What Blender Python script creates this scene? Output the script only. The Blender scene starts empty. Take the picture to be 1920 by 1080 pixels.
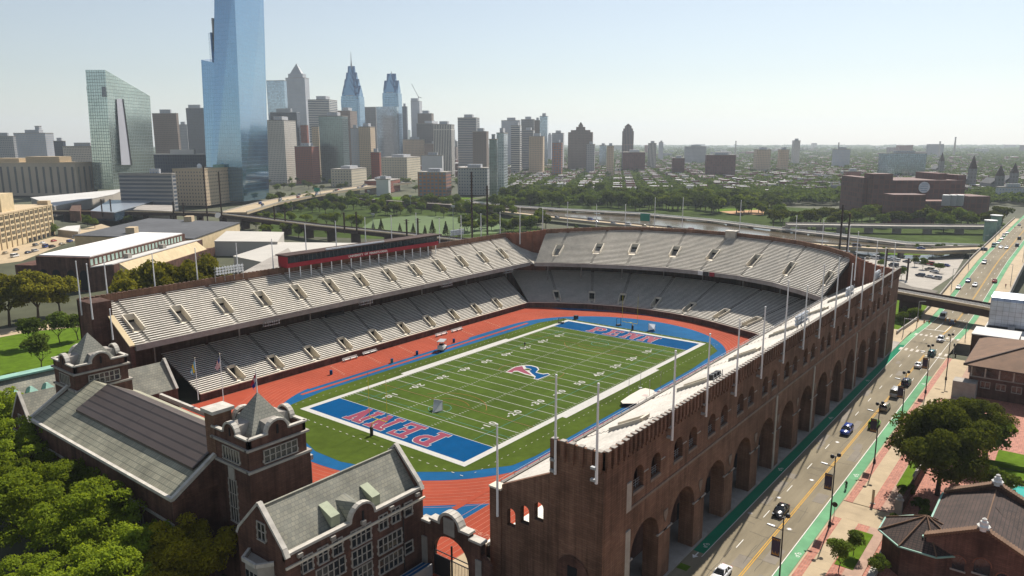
import bpy, math, random
import numpy as np
from mathutils import Vector, Matrix
R = math.radians
rnd = random.Random(7)
S = bpy.context.scene
COL = S.collection
# ---------------------------------------------------------------- camera
CAM = np.array((-155.880, -115.537, 61.523))
YAW, PIT, ROL, FOC = 0.664315, 0.194155, -0.001883, 1387.64
_f = np.array((math.cos(PIT)*math.cos(YAW), math.cos(PIT)*math.sin(YAW), -math.sin(PIT)))
_r = np.cross(_f, (0, 0, 1.)); _r /= np.linalg.norm(_r); _u = np.cross(_r, _f)
_r, _u = _r*math.cos(ROL)+_u*math.sin(ROL), -_r*math.sin(ROL)+_u*math.cos(ROL)
cd = bpy.data.cameras.new('camera'); cam = bpy.data.objects.new('camera', cd); COL.objects.link(cam)
cam.matrix_world = Matrix(((_r[0], _u[0], -_f[0], CAM[0]), (_r[1], _u[1], -_f[1], CAM[1]), (_r[2], _u[2], -_f[2], CAM[2]), (0, 0, 0, 1)))
cd.sensor_width = 36; cd.lens = 36*FOC/1920; cd.clip_start = 1; cd.clip_end = 60000
S.camera = cam
# ---------------------------------------------------------------- sky, sun, exposure
W = bpy.data.worlds.new('World'); S.world = W; W.use_nodes = True
nt = W.node_tree; sky = nt.nodes.new('ShaderNodeTexSky'); sky.sky_type = 'NISHITA'; sky.sun_disc = False
SUN = Vector((11.4, 1.35, 12.1)).normalized()
sky.sun_elevation = math.asin(SUN.z); sky.sun_rotation = math.pi/2-math.atan2(SUN.y, SUN.x)
sky.altitude = 50; sky.air_density = 1.15; sky.dust_density = 0.3; sky.ozone_density = 2.5
bg = nt.nodes['Background']; hs = nt.nodes.new('ShaderNodeHueSaturation'); hs.inputs['Saturation'].default_value = .62; hs.inputs['Value'].default_value = 1.12; nt.links.new(sky.outputs[0], hs.inputs['Color']); nt.links.new(hs.outputs[0], bg.inputs[0]); bg.inputs[1].default_value = 0.062
sd = bpy.data.lights.new('sun', 'SUN'); sd.energy = 5.0; sd.angle = R(.5); sd.color = (1, .93, .83)
so = bpy.data.objects.new('sun', sd); COL.objects.link(so); so.location = (300, 0, 400)
so.rotation_euler = (-SUN).to_track_quat('-Z', 'Y').to_euler()
S.view_settings.view_transform = 'Standard'; S.view_settings.look = 'None'; S.view_settings.exposure = 0.58; S.view_settings.gamma = 1
S.cycles.max_bounces = 6; S.cycles.diffuse_bounces = 2; S.cycles.glossy_bounces = 2; S.cycles.transmission_bounces = 3
S.cycles.volume_bounces = 0; S.cycles.transparent_max_bounces = 6; S.cycles.caustics_reflective = False; S.cycles.caustics_refractive = False
S.cycles.use_denoising = True
# ---------------------------------------------------------------- measuring helpers (a pixel of the photo -> a point of the place)
def ray(px, py):
    return _f+_r*(px-960)/FOC-_u*(py-540)/FOC
def onz(px, py, z):
    d = ray(px, py); t = (z-CAM[2])/d[2]; return Vector(CAM+d*t)
def ony(px, py, y):
    d = ray(px, py); return Vector(CAM+d*((y-CAM[1])/d[1]))
def onx(px, py, x):
    d = ray(px, py); return Vector(CAM+d*((x-CAM[0])/d[0]))
def proj(p):
    d = np.array(p, float)-CAM; z = d@_f
    return 960+FOC*(d@_r)/z, 540-FOC*(d@_u)/z, z
# ---------------------------------------------------------------- object helpers
def thing(name, label, cat, loc=(0, 0, 0), rz=0, group=None, kind=None):
    o = bpy.data.objects.new(name, None); COL.objects.link(o); o.empty_display_size = .5
    o.location = loc; o.rotation_euler = (0, 0, rz); return tag(o, label, cat, group, kind)
def tag(o, label, cat, group=None, kind=None):
    if label: o['label'] = label
    if cat: o['category'] = cat
    if group: o['group'] = group
    if kind: o['kind'] = kind
    return o
def inst(name, me, parent=None, loc=(0, 0, 0), rz=0, sc=None):
    o = bpy.data.objects.new(name, me); COL.objects.link(o); o.location = loc; o.rotation_euler = (0, 0, rz)
    if sc: o.scale = sc if hasattr(sc, '__len__') else (sc,)*3
    if parent: o.parent = parent
    return o
def dup(root, loc, rz=0, label=None, sc=None):
    def cp(o, par):
        c = o.copy(); COL.objects.link(c)
        if par: c.parent = par
        for ch in KIDS.get(o.name, ()): cp(ch, c)
        return c
    if root.name not in KIDS: _kids(root)
    c = cp(root, None); c.location = loc; c.rotation_euler = (0, 0, rz)
    if sc: c.scale = sc if hasattr(sc, '__len__') else (sc,)*3
    if label: c['label'] = label
    return c
KIDS = {}
def _kids(o):
    KIDS[o.name] = list(o.children)
    for c in KIDS[o.name]: _kids(c)
class MB:
    def __init__(s): s.v = []; s.f = []; s.m = []
    def poly(s, pts, mi=0):
        n = len(s.v); s.v += [tuple(p) for p in pts]; s.f.append(tuple(range(n, n+len(pts)))); s.m.append(mi); return s
    def hexa(s, p, mi=0, top=None):              # 8 points: bottom ring then top ring
        n = len(s.v); s.v += [tuple(q) for q in p]
        for k, q in enumerate(((3, 2, 1, 0), (4, 5, 6, 7), (0, 1, 5, 4), (1, 2, 6, 5), (2, 3, 7, 6), (3, 0, 4, 7))):
            s.f.append(tuple(n+i for i in q)); s.m.append(top if (k == 1 and top is not None) else mi)
        return s
    def box(s, x0, x1, y0, y1, z0, z1, mi=0, top=None):
        return s.hexa(((x0, y0, z0), (x1, y0, z0), (x1, y1, z0), (x0, y1, z0), (x0, y0, z1), (x1, y0, z1), (x1, y1, z1), (x0, y1, z1)), mi, top)
    def obox(s, c, sx, sy, sz, rz=0, mi=0, top=None):   # c = base centre
        ca, sa = math.cos(rz), math.sin(rz)
        q = [(c[0]+ca*x-sa*y, c[1]+sa*x+ca*y) for x, y in ((-sx/2, -sy/2), (sx/2, -sy/2), (sx/2, sy/2), (-sx/2, sy/2))]
        return s.hexa([(a, b, c[2]) for a, b in q]+[(a, b, c[2]+sz) for a, b in q], mi, top)
    def prism(s, pts, z0, z1, mi=0, top=None, taper=1.0, off=(0, 0)):
        a = sum((pts[i][0]*pts[(i+1) % len(pts)][1]-pts[(i+1) % len(pts)][0]*pts[i][1]) for i in range(len(pts)))
        if a < 0: pts = pts[::-1]
        n = len(pts); b = len(s.v); cx = sum(p[0] for p in pts)/n; cy = sum(p[1] for p in pts)/n
        s.v += [(p[0], p[1], z0) for p in pts]+[(cx+(p[0]-cx)*taper+off[0], cy+(p[1]-cy)*taper+off[1], z1) for p in pts]
        for i in range(n):
            j = (i+1) % n; s.f.append((b+i, b+j, b+n+j, b+n+i)); s.m.append(mi)
        s.f.append(tuple(b+n+i for i in range(n))); s.m.append(mi if top is None else top)
        s.f.append(tuple(b+i for i in range(n-1, -1, -1))); s.m.append(mi)
        return s
    def bar(s, a, b, w, h=None, mi=0):           # a square bar from a to b
        a, b = Vector(a), Vector(b); d = (b-a).normalized(); h = h or w
        u = d.cross(Vector((0, 0, 1)));
        if u.length < 1e-3: u = Vector((1, 0, 0))
        u.normalize(); v = u.cross(d); u = u*w/2; v = v*h/2
        return s.hexa([a-u-v, a+u-v, a+u+v, a-u+v, b-u-v, b+u-v, b+u+v, b-u+v], mi)
    def tube(s, a, b, r0, r1=None, n=8, mi=0):
        a, b = Vector(a), Vector(b); r1 = r0 if r1 is None else r1; d = (b-a).normalized()
        u = d.cross(Vector((0, 0, 1)))
        if u.length < 1e-3: u = Vector((1, 0, 0))
        u.normalize(); v = d.cross(u); k = len(s.v)
        for c, r in ((a, r0), (b, r1)):
            s.v += [tuple(c+u*(r*math.cos(6.28319*i/n))+v*(r*math.sin(6.28319*i/n))) for i in range(n)]
        for i in range(n):
            j = (i+1) % n; s.f.append((k+i, k+j, k+n+j, k+n+i)); s.m.append(mi)
        s.f.append(tuple(k+n+i for i in range(n))); s.m.append(mi); s.f.append(tuple(k+i for i in range(n-1, -1, -1))); s.m.append(mi)
        return s
    def lathe(s, c, prof, n=10, mi=0):           # prof: (r, z) from bottom to top
        k = len(s.v)
        for r, z in prof: s.v += [(c[0]+r*math.cos(6.28319*i/n), c[1]+r*math.sin(6.28319*i/n), c[2]+z) for i in range(n)]
        for q in range(len(prof)-1):
            for i in range(n):
                j = (i+1) % n; s.f.append((k+q*n+i, k+q*n+j, k+q*n+n+j, k+q*n+n+i)); s.m.append(mi)
        s.f.append(tuple(k+(len(prof)-1)*n+i for i in range(n))); s.m.append(mi)
        return s
    def mesh(s, name, mats, smooth=False):
        me = bpy.data.meshes.new(name); me.from_pydata(s.v, [], s.f)
        for m in (mats if isinstance(mats, (list, tuple)) else [mats]): me.materials.append(m)
        me.polygons.foreach_set('material_index', s.m)
        if smooth: me.polygons.foreach_set('use_smooth', [True]*len(s.f))
        me.update(); return me
    def build(s, name, mats, parent=None, smooth=False, **k):
        o = inst(name, s.mesh(name, mats, smooth), parent)
        if k: tag(o, k.get('label'), k.get('cat'), k.get('group'), k.get('kind'))
        return o
def structure(o): o['kind'] = 'structure'; return o
# ---------------------------------------------------------------- materials
def _n(nt, t, **k):
    n = nt.nodes.new(t)
    for a, b in k.items(): setattr(n, a, b)
    return n
def c4(c): return (c[0], c[1], c[2], 1)
MATS = {}
def mat(name, col, rough=.8, var=.15, scale=.6, metal=0, spec=.3, big=0, stretch=None, rnd_obj=0, bump=0):
    if name in MATS: return MATS[name]
    m = bpy.data.materials.new(name); m.use_nodes = True; nt = m.node_tree; b = nt.nodes['Principled BSDF']; MATS[name] = m
    b.inputs['Roughness'].default_value = rough; b.inputs['Metallic'].default_value = metal; b.inputs['Specular IOR Level'].default_value = spec
    tc = _n(nt, 'ShaderNodeTexCoord'); v = tc.outputs['Object']
    if stretch:
        mp = _n(nt, 'ShaderNodeMapping'); mp.inputs['Scale'].default_value = stretch; nt.links.new(v, mp.inputs[0]); v = mp.outputs[0]
    no = _n(nt, 'ShaderNodeTexNoise'); no.inputs['Scale'].default_value = scale; no.inputs['Detail'].default_value = 5; no.inputs['Roughness'].default_value = .65
    nt.links.new(v, no.inputs['Vector'])
    mr = _n(nt, 'ShaderNodeMapRange'); mr.inputs[1].default_value = .3; mr.inputs[2].default_value = .7
    mr.inputs[3].default_value = 1-var; mr.inputs[4].default_value = 1+var; nt.links.new(no.outputs[0], mr.inputs[0]); f = mr.outputs[0]
    if big:
        n2 = _n(nt, 'ShaderNodeTexNoise'); n2.inputs['Scale'].default_value = scale*.13; n2.inputs['Detail'].default_value = 3; nt.links.new(tc.outputs['Object'], n2.inputs['Vector'])
        m2 = _n(nt, 'ShaderNodeMapRange'); m2.inputs[1].default_value = .3; m2.inputs[2].default_value = .7; m2.inputs[3].default_value = 1-big; m2.inputs[4].default_value = 1+big
        nt.links.new(n2.outputs[0], m2.inputs[0]); ml = _n(nt, 'ShaderNodeMath', operation='MULTIPLY'); nt.links.new(f, ml.inputs[0]); nt.links.new(m2.outputs[0], ml.inputs[1]); f = ml.outputs[0]
    if rnd_obj:
        oi = _n(nt, 'ShaderNodeObjectInfo'); m3 = _n(nt, 'ShaderNodeMapRange'); m3.inputs[3].default_value = 1-rnd_obj; m3.inputs[4].default_value = 1+rnd_obj
        nt.links.new(oi.outputs['Random'], m3.inputs[0]); ml = _n(nt, 'ShaderNodeMath', operation='MULTIPLY'); nt.links.new(f, ml.inputs[0]); nt.links.new(m3.outputs[0], ml.inputs[1]); f = ml.outputs[0]
    vm = _n(nt, 'ShaderNodeVectorMath', operation='SCALE'); vm.inputs[0].default_value = col; nt.links.new(f, vm.inputs['Scale'])
    nt.links.new(vm.outputs[0], b.inputs['Base Color'])
    if bump:
        bp = _n(nt, 'ShaderNodeBump'); bp.inputs['Strength'].default_value = bump; bp.inputs['Distance'].default_value = .05; nt.links.new(no.outputs[0], bp.inputs['Height']); nt.links.new(bp.outputs[0], b.inputs['Normal'])
    return m
def brickmat(name, c1, c2, cm, bw, bh, mort, rough=.8, var=.25, scale=.4, offset=.5, wall='auto', glass=False, spec=.3, streak=0, metal=0.):
    """courses, slates, panels or window grids laid over a wall or roof in its own object space"""
    if name in MATS: return MATS[name]
    m = bpy.data.materials.new(name); m.use_nodes = True; nt = m.node_tree; b = nt.nodes['Principled BSDF']; MATS[name] = m; Lk = nt.links.new
    tc = _n(nt, 'ShaderNodeTexCoord'); sp = _n(nt, 'ShaderNodeSeparateXYZ'); Lk(tc.outputs['Object'], sp.inputs[0])
    if wall == 'auto':                             # along = x on faces that look to y, y on faces that look to x
        g = _n(nt, 'ShaderNodeNewGeometry'); vt = _n(nt, 'ShaderNodeVectorTransform', vector_type='NORMAL', convert_from='WORLD', convert_to='OBJECT'); Lk(g.outputs['True Normal'], vt.inputs[0])
        s2 = _n(nt, 'ShaderNodeSeparateXYZ'); Lk(vt.outputs[0], s2.inputs[0])
        ax = _n(nt, 'ShaderNodeMath', operation='ABSOLUTE'); Lk(s2.outputs[0], ax.inputs[0]); ay = _n(nt, 'ShaderNodeMath', operation='ABSOLUTE'); Lk(s2.outputs[1], ay.inputs[0])
        gt = _n(nt, 'ShaderNodeMath', operation='GREATER_THAN'); Lk(ax.outputs[0], gt.inputs[0]); Lk(ay.outputs[0], gt.inputs[1])
        mx = _n(nt, 'ShaderNodeMix'); Lk(gt.outputs[0], mx.inputs[0]); Lk(sp.outputs[0], mx.inputs[2]); Lk(sp.outputs[1], mx.inputs[3])
        u, w = mx.outputs[0], sp.outputs[2]
    elif wall == 'xz': u, w = sp.outputs[0], sp.outputs[2]
    elif wall == 'yz': u, w = sp.outputs[1], sp.outputs[2]
    else: u, w = sp.outputs[0], sp.outputs[1]
    cb = _n(nt, 'ShaderNodeCombineXYZ'); Lk(u, cb.inputs[0]); Lk(w, cb.inputs[1])
    br = _n(nt, 'ShaderNodeTexBrick'); br.offset = offset; br.squash = 1; Lk(cb.outputs[0], br.inputs['Vector'])
    br.inputs['Color1'].default_value = c4(c1); br.inputs['Color2'].default_value = c4(c2); br.inputs['Mortar'].default_value = c4(cm)
    br.inputs['Scale'].default_value = 1; br.inputs['Mortar Size'].default_value = mort; br.inputs['Mortar Smooth'].default_value = 0; br.inputs['Bias'].default_value = 0
    br.inputs['Brick Width'].default_value = bw; br.inputs['Row Height'].default_value = bh
    no = _n(nt, 'ShaderNodeTexNoise'); no.inputs['Scale'].default_value = scale; no.inputs['Detail'].default_value = 4; Lk(tc.outputs['Object'], no.inputs['Vector'])
    mr = _n(nt, 'ShaderNodeMapRange'); mr.inputs[1].default_value = .3; mr.inputs[2].default_value = .7; mr.inputs[3].default_value = 1-var; mr.inputs[4].default_value = 1+var; Lk(no.outputs[0], mr.inputs[0])
    f = mr.outputs[0]
    if streak:                                     # rain streaks and soot running down the wall
        mp = _n(nt, 'ShaderNodeMapping'); mp.inputs['Scale'].default_value = (1, 1, .05); Lk(tc.outputs['Object'], mp.inputs[0])
        n2 = _n(nt, 'ShaderNodeTexNoise'); n2.inputs['Scale'].default_value = 1.1; n2.inputs['Detail'].default_value = 6; n2.inputs['Roughness'].default_value = .7; Lk(mp.outputs[0], n2.inputs['Vector'])
        m2 = _n(nt, 'ShaderNodeMapRange'); m2.inputs[1].default_value = .32; m2.inputs[2].default_value = .68; m2.inputs[3].default_value = 1-streak; m2.inputs[4].default_value = 1+streak; Lk(n2.outputs[0], m2.inputs[0])
        ml = _n(nt, 'ShaderNodeMath', operation='MULTIPLY'); Lk(f, ml.inputs[0]); Lk(m2.outputs[0], ml.inputs[1]); f = ml.outputs[0]
    vm = _n(nt, 'ShaderNodeVectorMath', operation='SCALE'); Lk(br.outputs['Color'], vm.inputs[0]); Lk(f, vm.inputs['Scale']); Lk(vm.outputs[0], b.inputs['Base Color'])
    b.inputs['Roughness'].default_value = rough; b.inputs['Specular IOR Level'].default_value = spec; b.inputs['Metallic'].default_value = metal
    if glass:                                      # the panes are smooth, the wall round them is not
        rr = _n(nt, 'ShaderNodeMapRange'); rr.inputs[3].default_value = .12; rr.inputs[4].default_value = rough; Lk(br.outputs['Fac'], rr.inputs[0]); Lk(rr.outputs[0], b.inputs['Roughness'])
        ss = _n(nt, 'ShaderNodeMapRange'); ss.inputs[3].default_value = .8; ss.inputs[4].default_value = spec; Lk(br.outputs['Fac'], ss.inputs[0]); Lk(ss.outputs[0], b.inputs['Specular IOR Level'])
        if metal:
            mm = _n(nt, 'ShaderNodeMapRange'); mm.inputs[3].default_value = metal; mm.inputs[4].default_value = 0; Lk(br.outputs['Fac'], mm.inputs[0]); Lk(mm.outputs[0], b.inputs['Metallic'])
    return m
def leafmat(name, col, tr=.45, vary=.35, rnd_obj=.25, tint=(1.25, 1.15, .5)):
    m = bpy.data.materials.new(name); m.use_nodes = True; nt = m.node_tree; nt.nodes.remove(nt.nodes['Principled BSDF']); Lk = nt.links.new; MATS[name] = m
    out = nt.nodes['Material Output']; tc = _n(nt, 'ShaderNodeTexCoord'); no = _n(nt, 'ShaderNodeTexNoise'); no.inputs['Scale'].default_value = .45; no.inputs['Detail'].default_value = 6; no.inputs['Roughness'].default_value = .8
    Lk(tc.outputs['Object'], no.inputs['Vector'])
    mr = _n(nt, 'ShaderNodeMapRange'); mr.inputs[1].default_value = .3; mr.inputs[2].default_value = .7; mr.inputs[3].default_value = 1-vary; mr.inputs[4].default_value = 1+vary; Lk(no.outputs[0], mr.inputs[0])
    oi = _n(nt, 'ShaderNodeObjectInfo'); m3 = _n(nt, 'ShaderNodeMapRange'); m3.inputs[3].default_value = 1-rnd_obj; m3.inputs[4].default_value = 1+rnd_obj; Lk(oi.outputs['Random'], m3.inputs[0])
    ml = _n(nt, 'ShaderNodeMath', operation='MULTIPLY'); Lk(mr.outputs[0], ml.inputs[0]); Lk(m3.outputs[0], ml.inputs[1])
    vm = _n(nt, 'ShaderNodeVectorMath', operation='SCALE'); vm.inputs[0].default_value = col; Lk(ml.outputs[0], vm.inputs['Scale'])
    d = _n(nt, 'ShaderNodeBsdfDiffuse'); t = _n(nt, 'ShaderNodeBsdfTranslucent'); Lk(vm.outputs[0], d.inputs[0])
    v2 = _n(nt, 'ShaderNodeVectorMath', operation='MULTIPLY'); v2.inputs[1].default_value = tint; Lk(vm.outputs[0], v2.inputs[0]); Lk(v2.outputs[0], t.inputs[0])
    ad = _n(nt, 'ShaderNodeMixShader'); ad.inputs[0].default_value = tr; Lk(d.outputs[0], ad.inputs[1]); Lk(t.outputs[0], ad.inputs[2]); Lk(ad.outputs[0], out.inputs[0])
    return m
M = dict(
 turf=mat('turf', (.056, .090, .013), .9, .14, .45, big=.16, spec=.03), eturf=mat('turf_apron', (.056, .084, .011), .9, .16, .4, big=.18, spec=.03),
 track=mat('track_red', (.315, .064, .036), .9, .10, .35, big=.12, spec=.03), blue=mat('track_blue', (.008, .084, .205), .85, .12, .3, big=.16, spec=.05),
 ezblue=mat('endzone_blue', (.0006, .058, .165), .9, .10, .5, big=.1, spec=.03), white=mat('paint_white', (.70, .69, .65), .8, .05, 2.), line=mat('field_white', (.44, .43, .40), .85, .08, 1.), pred=mat('paint_red', (.20, .024, .055), .8, .05, 1.),
 lane=mat('lane_line', (.44, .17, .11), .8, .05, 1.), orange=mat('paint_orange', (.27, .115, .025), .8, .1, 1.), cyan=mat('paint_cyan', (.045, .22, .19), .8, .1, 1.),
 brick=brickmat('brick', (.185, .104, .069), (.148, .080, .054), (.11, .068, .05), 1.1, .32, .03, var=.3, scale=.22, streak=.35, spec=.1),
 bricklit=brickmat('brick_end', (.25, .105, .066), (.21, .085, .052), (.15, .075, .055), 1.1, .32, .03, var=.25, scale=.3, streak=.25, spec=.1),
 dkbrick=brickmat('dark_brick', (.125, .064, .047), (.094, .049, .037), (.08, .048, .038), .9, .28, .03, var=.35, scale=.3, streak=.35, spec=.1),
 dimstone=mat('dim_stone', (.20, .155, .125), .85, .2, .8, spec=.1), stone=mat('limestone', (.34, .31, .27), .8, .15, .8), cap=mat('coping', (.47, .44, .39), .8, .22, .8), conc=mat('concrete', (.30, .275, .245), .9, .2, .5, big=.15),
 bench=mat('bench_planks', (.80, .755, .675), .75, .12, .9, big=.10, spec=.1), bench_dim=mat('dimmed_bench', (.52, .49, .44), .8, .16, .8, big=.15, spec=.1), aisle=mat('aisle_steps', (.48, .45, .40), .9, .2, .8, spec=.05), tread=mat('stand_tread', (.41, .375, .32), .9, .25, .35, big=.2, spec=.05), tread_shade=mat('stand_tread_shaded', (.20, .19, .17), .9, .25, .35, big=.2, spec=.05), vom=mat('vomitory_concrete', (.62, .56, .45), .8, .12, .6),  # lower tread darkened with deck shade, second bench dimmed against sunlight burning out
 tanc=mat('tan_concrete', (.50, .39, .25), .85, .15, .6), dark=mat('dark_void', (.012, .012, .014), .9, .1, 1.), glass=mat('window_glass', (.018, .022, .026), .12, .3, .5, spec=.8),
 slate=brickmat('roof_slate', (.27, .26, .205), (.205, .205, .17), (.16, .16, .14), .55, .42, .03, var=.22, scale=.35, wall='xz'),
 slatey=brickmat('roof_slate_y', (.32, .30, .222), (.245, .24, .18), (.15, .15, .115), .55, .42, .03, var=.25, scale=.35, wall='yz'),
 solar=brickmat('solar_panels', (.085, .064, .055), (.075, .057, .049), (.035, .027, .023), 40., .62, .07, .45, .08, .3, wall='yz', spec=.4),
 metalw=mat('white_metal', (.75, .75, .75), .45, .04, 1., spec=.5), steel=mat('grey_steel', (.36, .37, .38), .5, .1, 1., .3), rust=mat('rusty_steel', (.055, .03, .024), .8, .3, .6), black=mat('black_paint', (.014, .014, .016), .5, .1, 1., spec=.4),
 yellow=mat('yellow_paint', (.65, .55, .02), .5, .05, 1.), redpanel=mat('press_red', (.27, .010, .022), .5, .08, .5), greyroof=mat('dark_roof', (.085, .088, .095), .85, .2, .2, big=.2),
 wroof=mat('white_roof', (.52, .51, .49), .8, .06, .12, big=.1), membrane=mat('membrane', (.46, .435, .39), .7, .06, .1, big=.05), copper=mat('copper_green', (.23, .40, .33), .7, .2, .6),
 asphalt=mat('asphalt', (.205, .175, .122), .9, .17, .3, big=.2, spec=.1, stretch=(.25, 1.6, 1)), dasphalt=mat('old_asphalt', (.16, .145, .125), .9, .15, .2, big=.15), lanegreen=mat('bike_lane_green', (.135, .31, .17), .9, .14, .4, big=.16, spec=.05),
 walk=mat('sidewalk', (.40, .315, .205), .9, .12, .35, big=.1), pave=brickmat('brick_paving', (.40, .15, .10), (.30, .11, .075), (.34, .17, .12), .9, .35, .05, var=.25, scale=1.5, wall='xy'),
 grass=mat('lawn', (.085, .145, .012), .95, .25, .5, big=.15, spec=.03), lanegreen_shade=mat('shaded_lane_green', (.012, .175, .095), .9, .12, .4, big=.14, spec=.05), rough_grass=mat('park_grass', (.042, .064, .013), .95, .35, .12, big=.3, spec=.03), earth=mat('ground_earth', (.062, .066, .036), .95, .35, .05, big=.3), gravel=mat('rail_ballast', (.14, .125, .105), .95, .3, .5, big=.2),  # darker lane green: the stadium wall's shadow is painted into the colour
 tile=brickmat('clay_roof_tile', (.075, .043, .033), (.055, .034, .028), (.022, .015, .013), .36, .5, .05, var=.3, scale=.5, wall='xy', offset=0), tile2=mat('brown_roof', (.15, .085, .05), .85, .2, .5, big=.1),
 mat_tan=mat('landing_mat', (.58, .53, .46), .8, .06, .5), bark=mat('bark', (.07, .05, .035), .9, .3, 1.5), muddy=mat('river_water', (.11, .082, .045), .12, .2, .02, spec=.5), cream=mat('cream_wall', (.55, .44, .27), .85, .12, .3),
 silver=mat('silver_cladding', (.55, .60, .66), .3, .1, .3, metal=.7), pool=mat('pool_water', (.03, .36, .30), .08, .1, .3, spec=.6), skin=mat('skin', (.35, .2, .14), .6, .05, 2.), cloth=mat('dark_clothes', (.02, .022, .03), .9, .2, 2.),
 rubber=mat('rubber', (.012, .012, .012), .8, .1, 2.), hlight=mat('lamp_lens', (.7, .72, .75), .15, .05, 2., spec=.8), glassb=mat('blue_glass', (.03, .05, .075), .08, .3, .15, spec=.9),
)
LEAF = [leafmat('leaf_locust', (.185, .245, .027), .55), leafmat('leaf_olive', (.25, .225, .017), .5), leafmat('leaf_dark', (.082, .098, .018), .38, .5), leafmat('leaf_mid', (.105, .150, .026), .38), leafmat('leaf_plane', (.17, .165, .022), .42), leafmat('leaf_belt', (.088, .122, .024), .36), leafmat('leaf_willow', (.125, .165, .022), .42)]
M['net'] = leafmat('net', (.50, .53, .60), .45, .05, 0, (1, 1, 1))
# ================================================================ ground
def ss(a, b, x):
    t = min(1, max(0, (x-a)/(b-a))); return t*t*(3-2*t)
def H(x, y):
    return -.3-4.7*ss(88, 112, x)
xs = [-15000, -2000, -600, -300, -160, -80, 0, 60, 88, 94, 100, 106, 112, 140, 250, 500, 900, 1500, 3000, 6000, 15000]; ys = [-15000, -4000, -1500, -600, -300, -150, -90, -60, 0, 60, 120, 250, 500, 900, 1500, 3000, 6000, 15000]
g = MB(); g.v = [(x, y, H(x, y)) for y in ys for x in xs]; nx = len(xs)
for j in range(len(ys)-1):
    for i in range(nx-1): g.f.append((j*nx+i, j*nx+i+1, j*nx+nx+i+1, j*nx+nx+i)); g.m.append(0)
structure(g.build('ground', M['earth']))
def sheet(name, pts, m, z=None):
    p = [(q[0], q[1], z if z is not None else q[2]) for q in pts]
    a = sum(p[i][0]*p[(i+1) % len(p)][1]-p[(i+1) % len(p)][0]*p[i][1] for i in range(len(p)))
    if a < 0: p = p[::-1]
    return structure(MB().poly(p).build(name, m))
# ================================================================ football field
def arc_close(cx, a, b, sgn, n=24, y1=37.):
    return [(cx+sgn*a*math.cos(t), b*math.sin(t)) for t in [(-math.pi/2+math.pi*i/n)*sgn for i in range(n+1)]]
def oval(off):
    p = arc_close(38, 35+off, 37.3+off, 1, 40)
    q = [(-40+(33+off)*math.cos(t), (37.3+off)*math.sin(t)) for t in [math.pi/2+math.pi*i/40 for i in range(41)]]
    return p+q
WALLE = [(64.4, 49), (70.5, 40), (76, 29.5), (79.6, 18), (81, 8), (81, -2), (79.8, -11), (77.2, -20), (71.5, -35), (64.4, -49)]
sheet('running_track', [(-92, -49), (-92, 49)]+WALLE, M['track'], 0)
sheet('blue_infield', oval(0), M['blue'], .02)
sheet('blue_corner', [(-72.4, -30.8), (-64.6, -39.2), (-73.7, -39.2), (-91, -39.2), (-91, -30.8)], M['blue'], .02)
sheet('blue_end_strip', [(68.9, 41.8), (70.2, 40), (75.6, 29.5), (79, 18), (80.4, 8), (80.5, -2), (79.6, -4), (79.8, 4), (78.3, 18), (74.5, 26), (69.5, 34)], M['blue'], .02)
G = [(-56, 30), (-45, 32), (-20, 32), (30, 31.4), (47, 31.4), (57.8, 27.7), (58.2, 0), (58.2, -26.3), (50.9, -32), (30, -33.6), (-44, -33.7), (-50.2, -32.7), (-58, -27.2), (-63.7, -20), (-67.4, -12.2), (-69.5, -5), (-69.4, 3), (-66.5, 12.2), (-62, 21)]
sheet('turf_apron', G, M['eturf'], .04)
sheet('turf_field', [(-56.7, -26.2), (56.7, -26.2), (56.7, 26.2), (-56.7, 26.2)], M['turf'], .06)
YD = .9144; HL, HW = 54.864, 24.384
for sx in (-1, 1): sheet('end_zone_paint', [(sx*HL, -HW), (sx*HL, HW), (sx*(HL-10*YD), HW), (sx*(HL-10*YD), -HW)], M['ezblue'], .08)
mk = MB(); zc = [.085]
def rect(x0, x1, y0, y1, mi=0): zc[0] += .00005; z = zc[0]; mk.poly(((x0, y0, z), (x1, y0, z), (x1, y1, z), (x0, y1, z)), mi)
for s in (-1, 1):
    w = 1.5
    rect(s*HL, s*(HL+w), -HW-w, HW+w) if s > 0 else rect(-HL-w, -HL, -HW-w, HW+w)
    rect(-HL, HL, HW, HW+w) if s > 0 else rect(-HL, HL, -HW-w, -HW)
    rect(-22.9, 22.9, HW+w, HW+w+1.1) if s > 0 else rect(-22.9, 22.9, -HW-w-1.1, -HW-w)
for k in range(-10, 11):
    x = k*5*YD; rect(x-.075, x+.075, -HW, HW)
for k in range(-49, 50):
    if k % 5:
        x = k*YD
        for y in (-HW+.45, HW-.45, -6.1, 6.1): rect(x-.06, x+.06, y-.33, y+.33)
for s in (-1, 1):                                           # dotted team lines
    for k in range(58): rect(-57+k*2-.25, -57+k*2+.25, s*29.2-.06, s*29.2+.06)
    for k in range(26): rect(s*59.6-.09 if s < 0 else 57.4, s*59.6+.09 if s < 0 else 57.5, -28+k*2.2-.35, -28+k*2.2+.35)
    rect(-24, 24, s*28-.05, s*28+.05, 3)
    rect(-45.5, 45.5, s*18.6-.05, s*18.6+.05, 2)
for x in (-14.5*YD*3, 14.5*YD*3, -32, 32): rect(x-.05, x+.05, -HW, HW, 1 if abs(x) == 32 else 2)
def arcmk(cx, cy, r, a0, a1, mi, w=.06, n=28):
    zc[0] += .0001; z = zc[0]
    for i in range(n):
        p, q = R(a0+(a1-a0)*i/n), R(a0+(a1-a0)*(i+1)/n)
        mk.poly([(cx+rr*math.cos(t), cy+rr*math.sin(t), z) for rr, t in ((r-w, p), (r+w, p), (r+w, q), (r-w, q))], mi)
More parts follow.
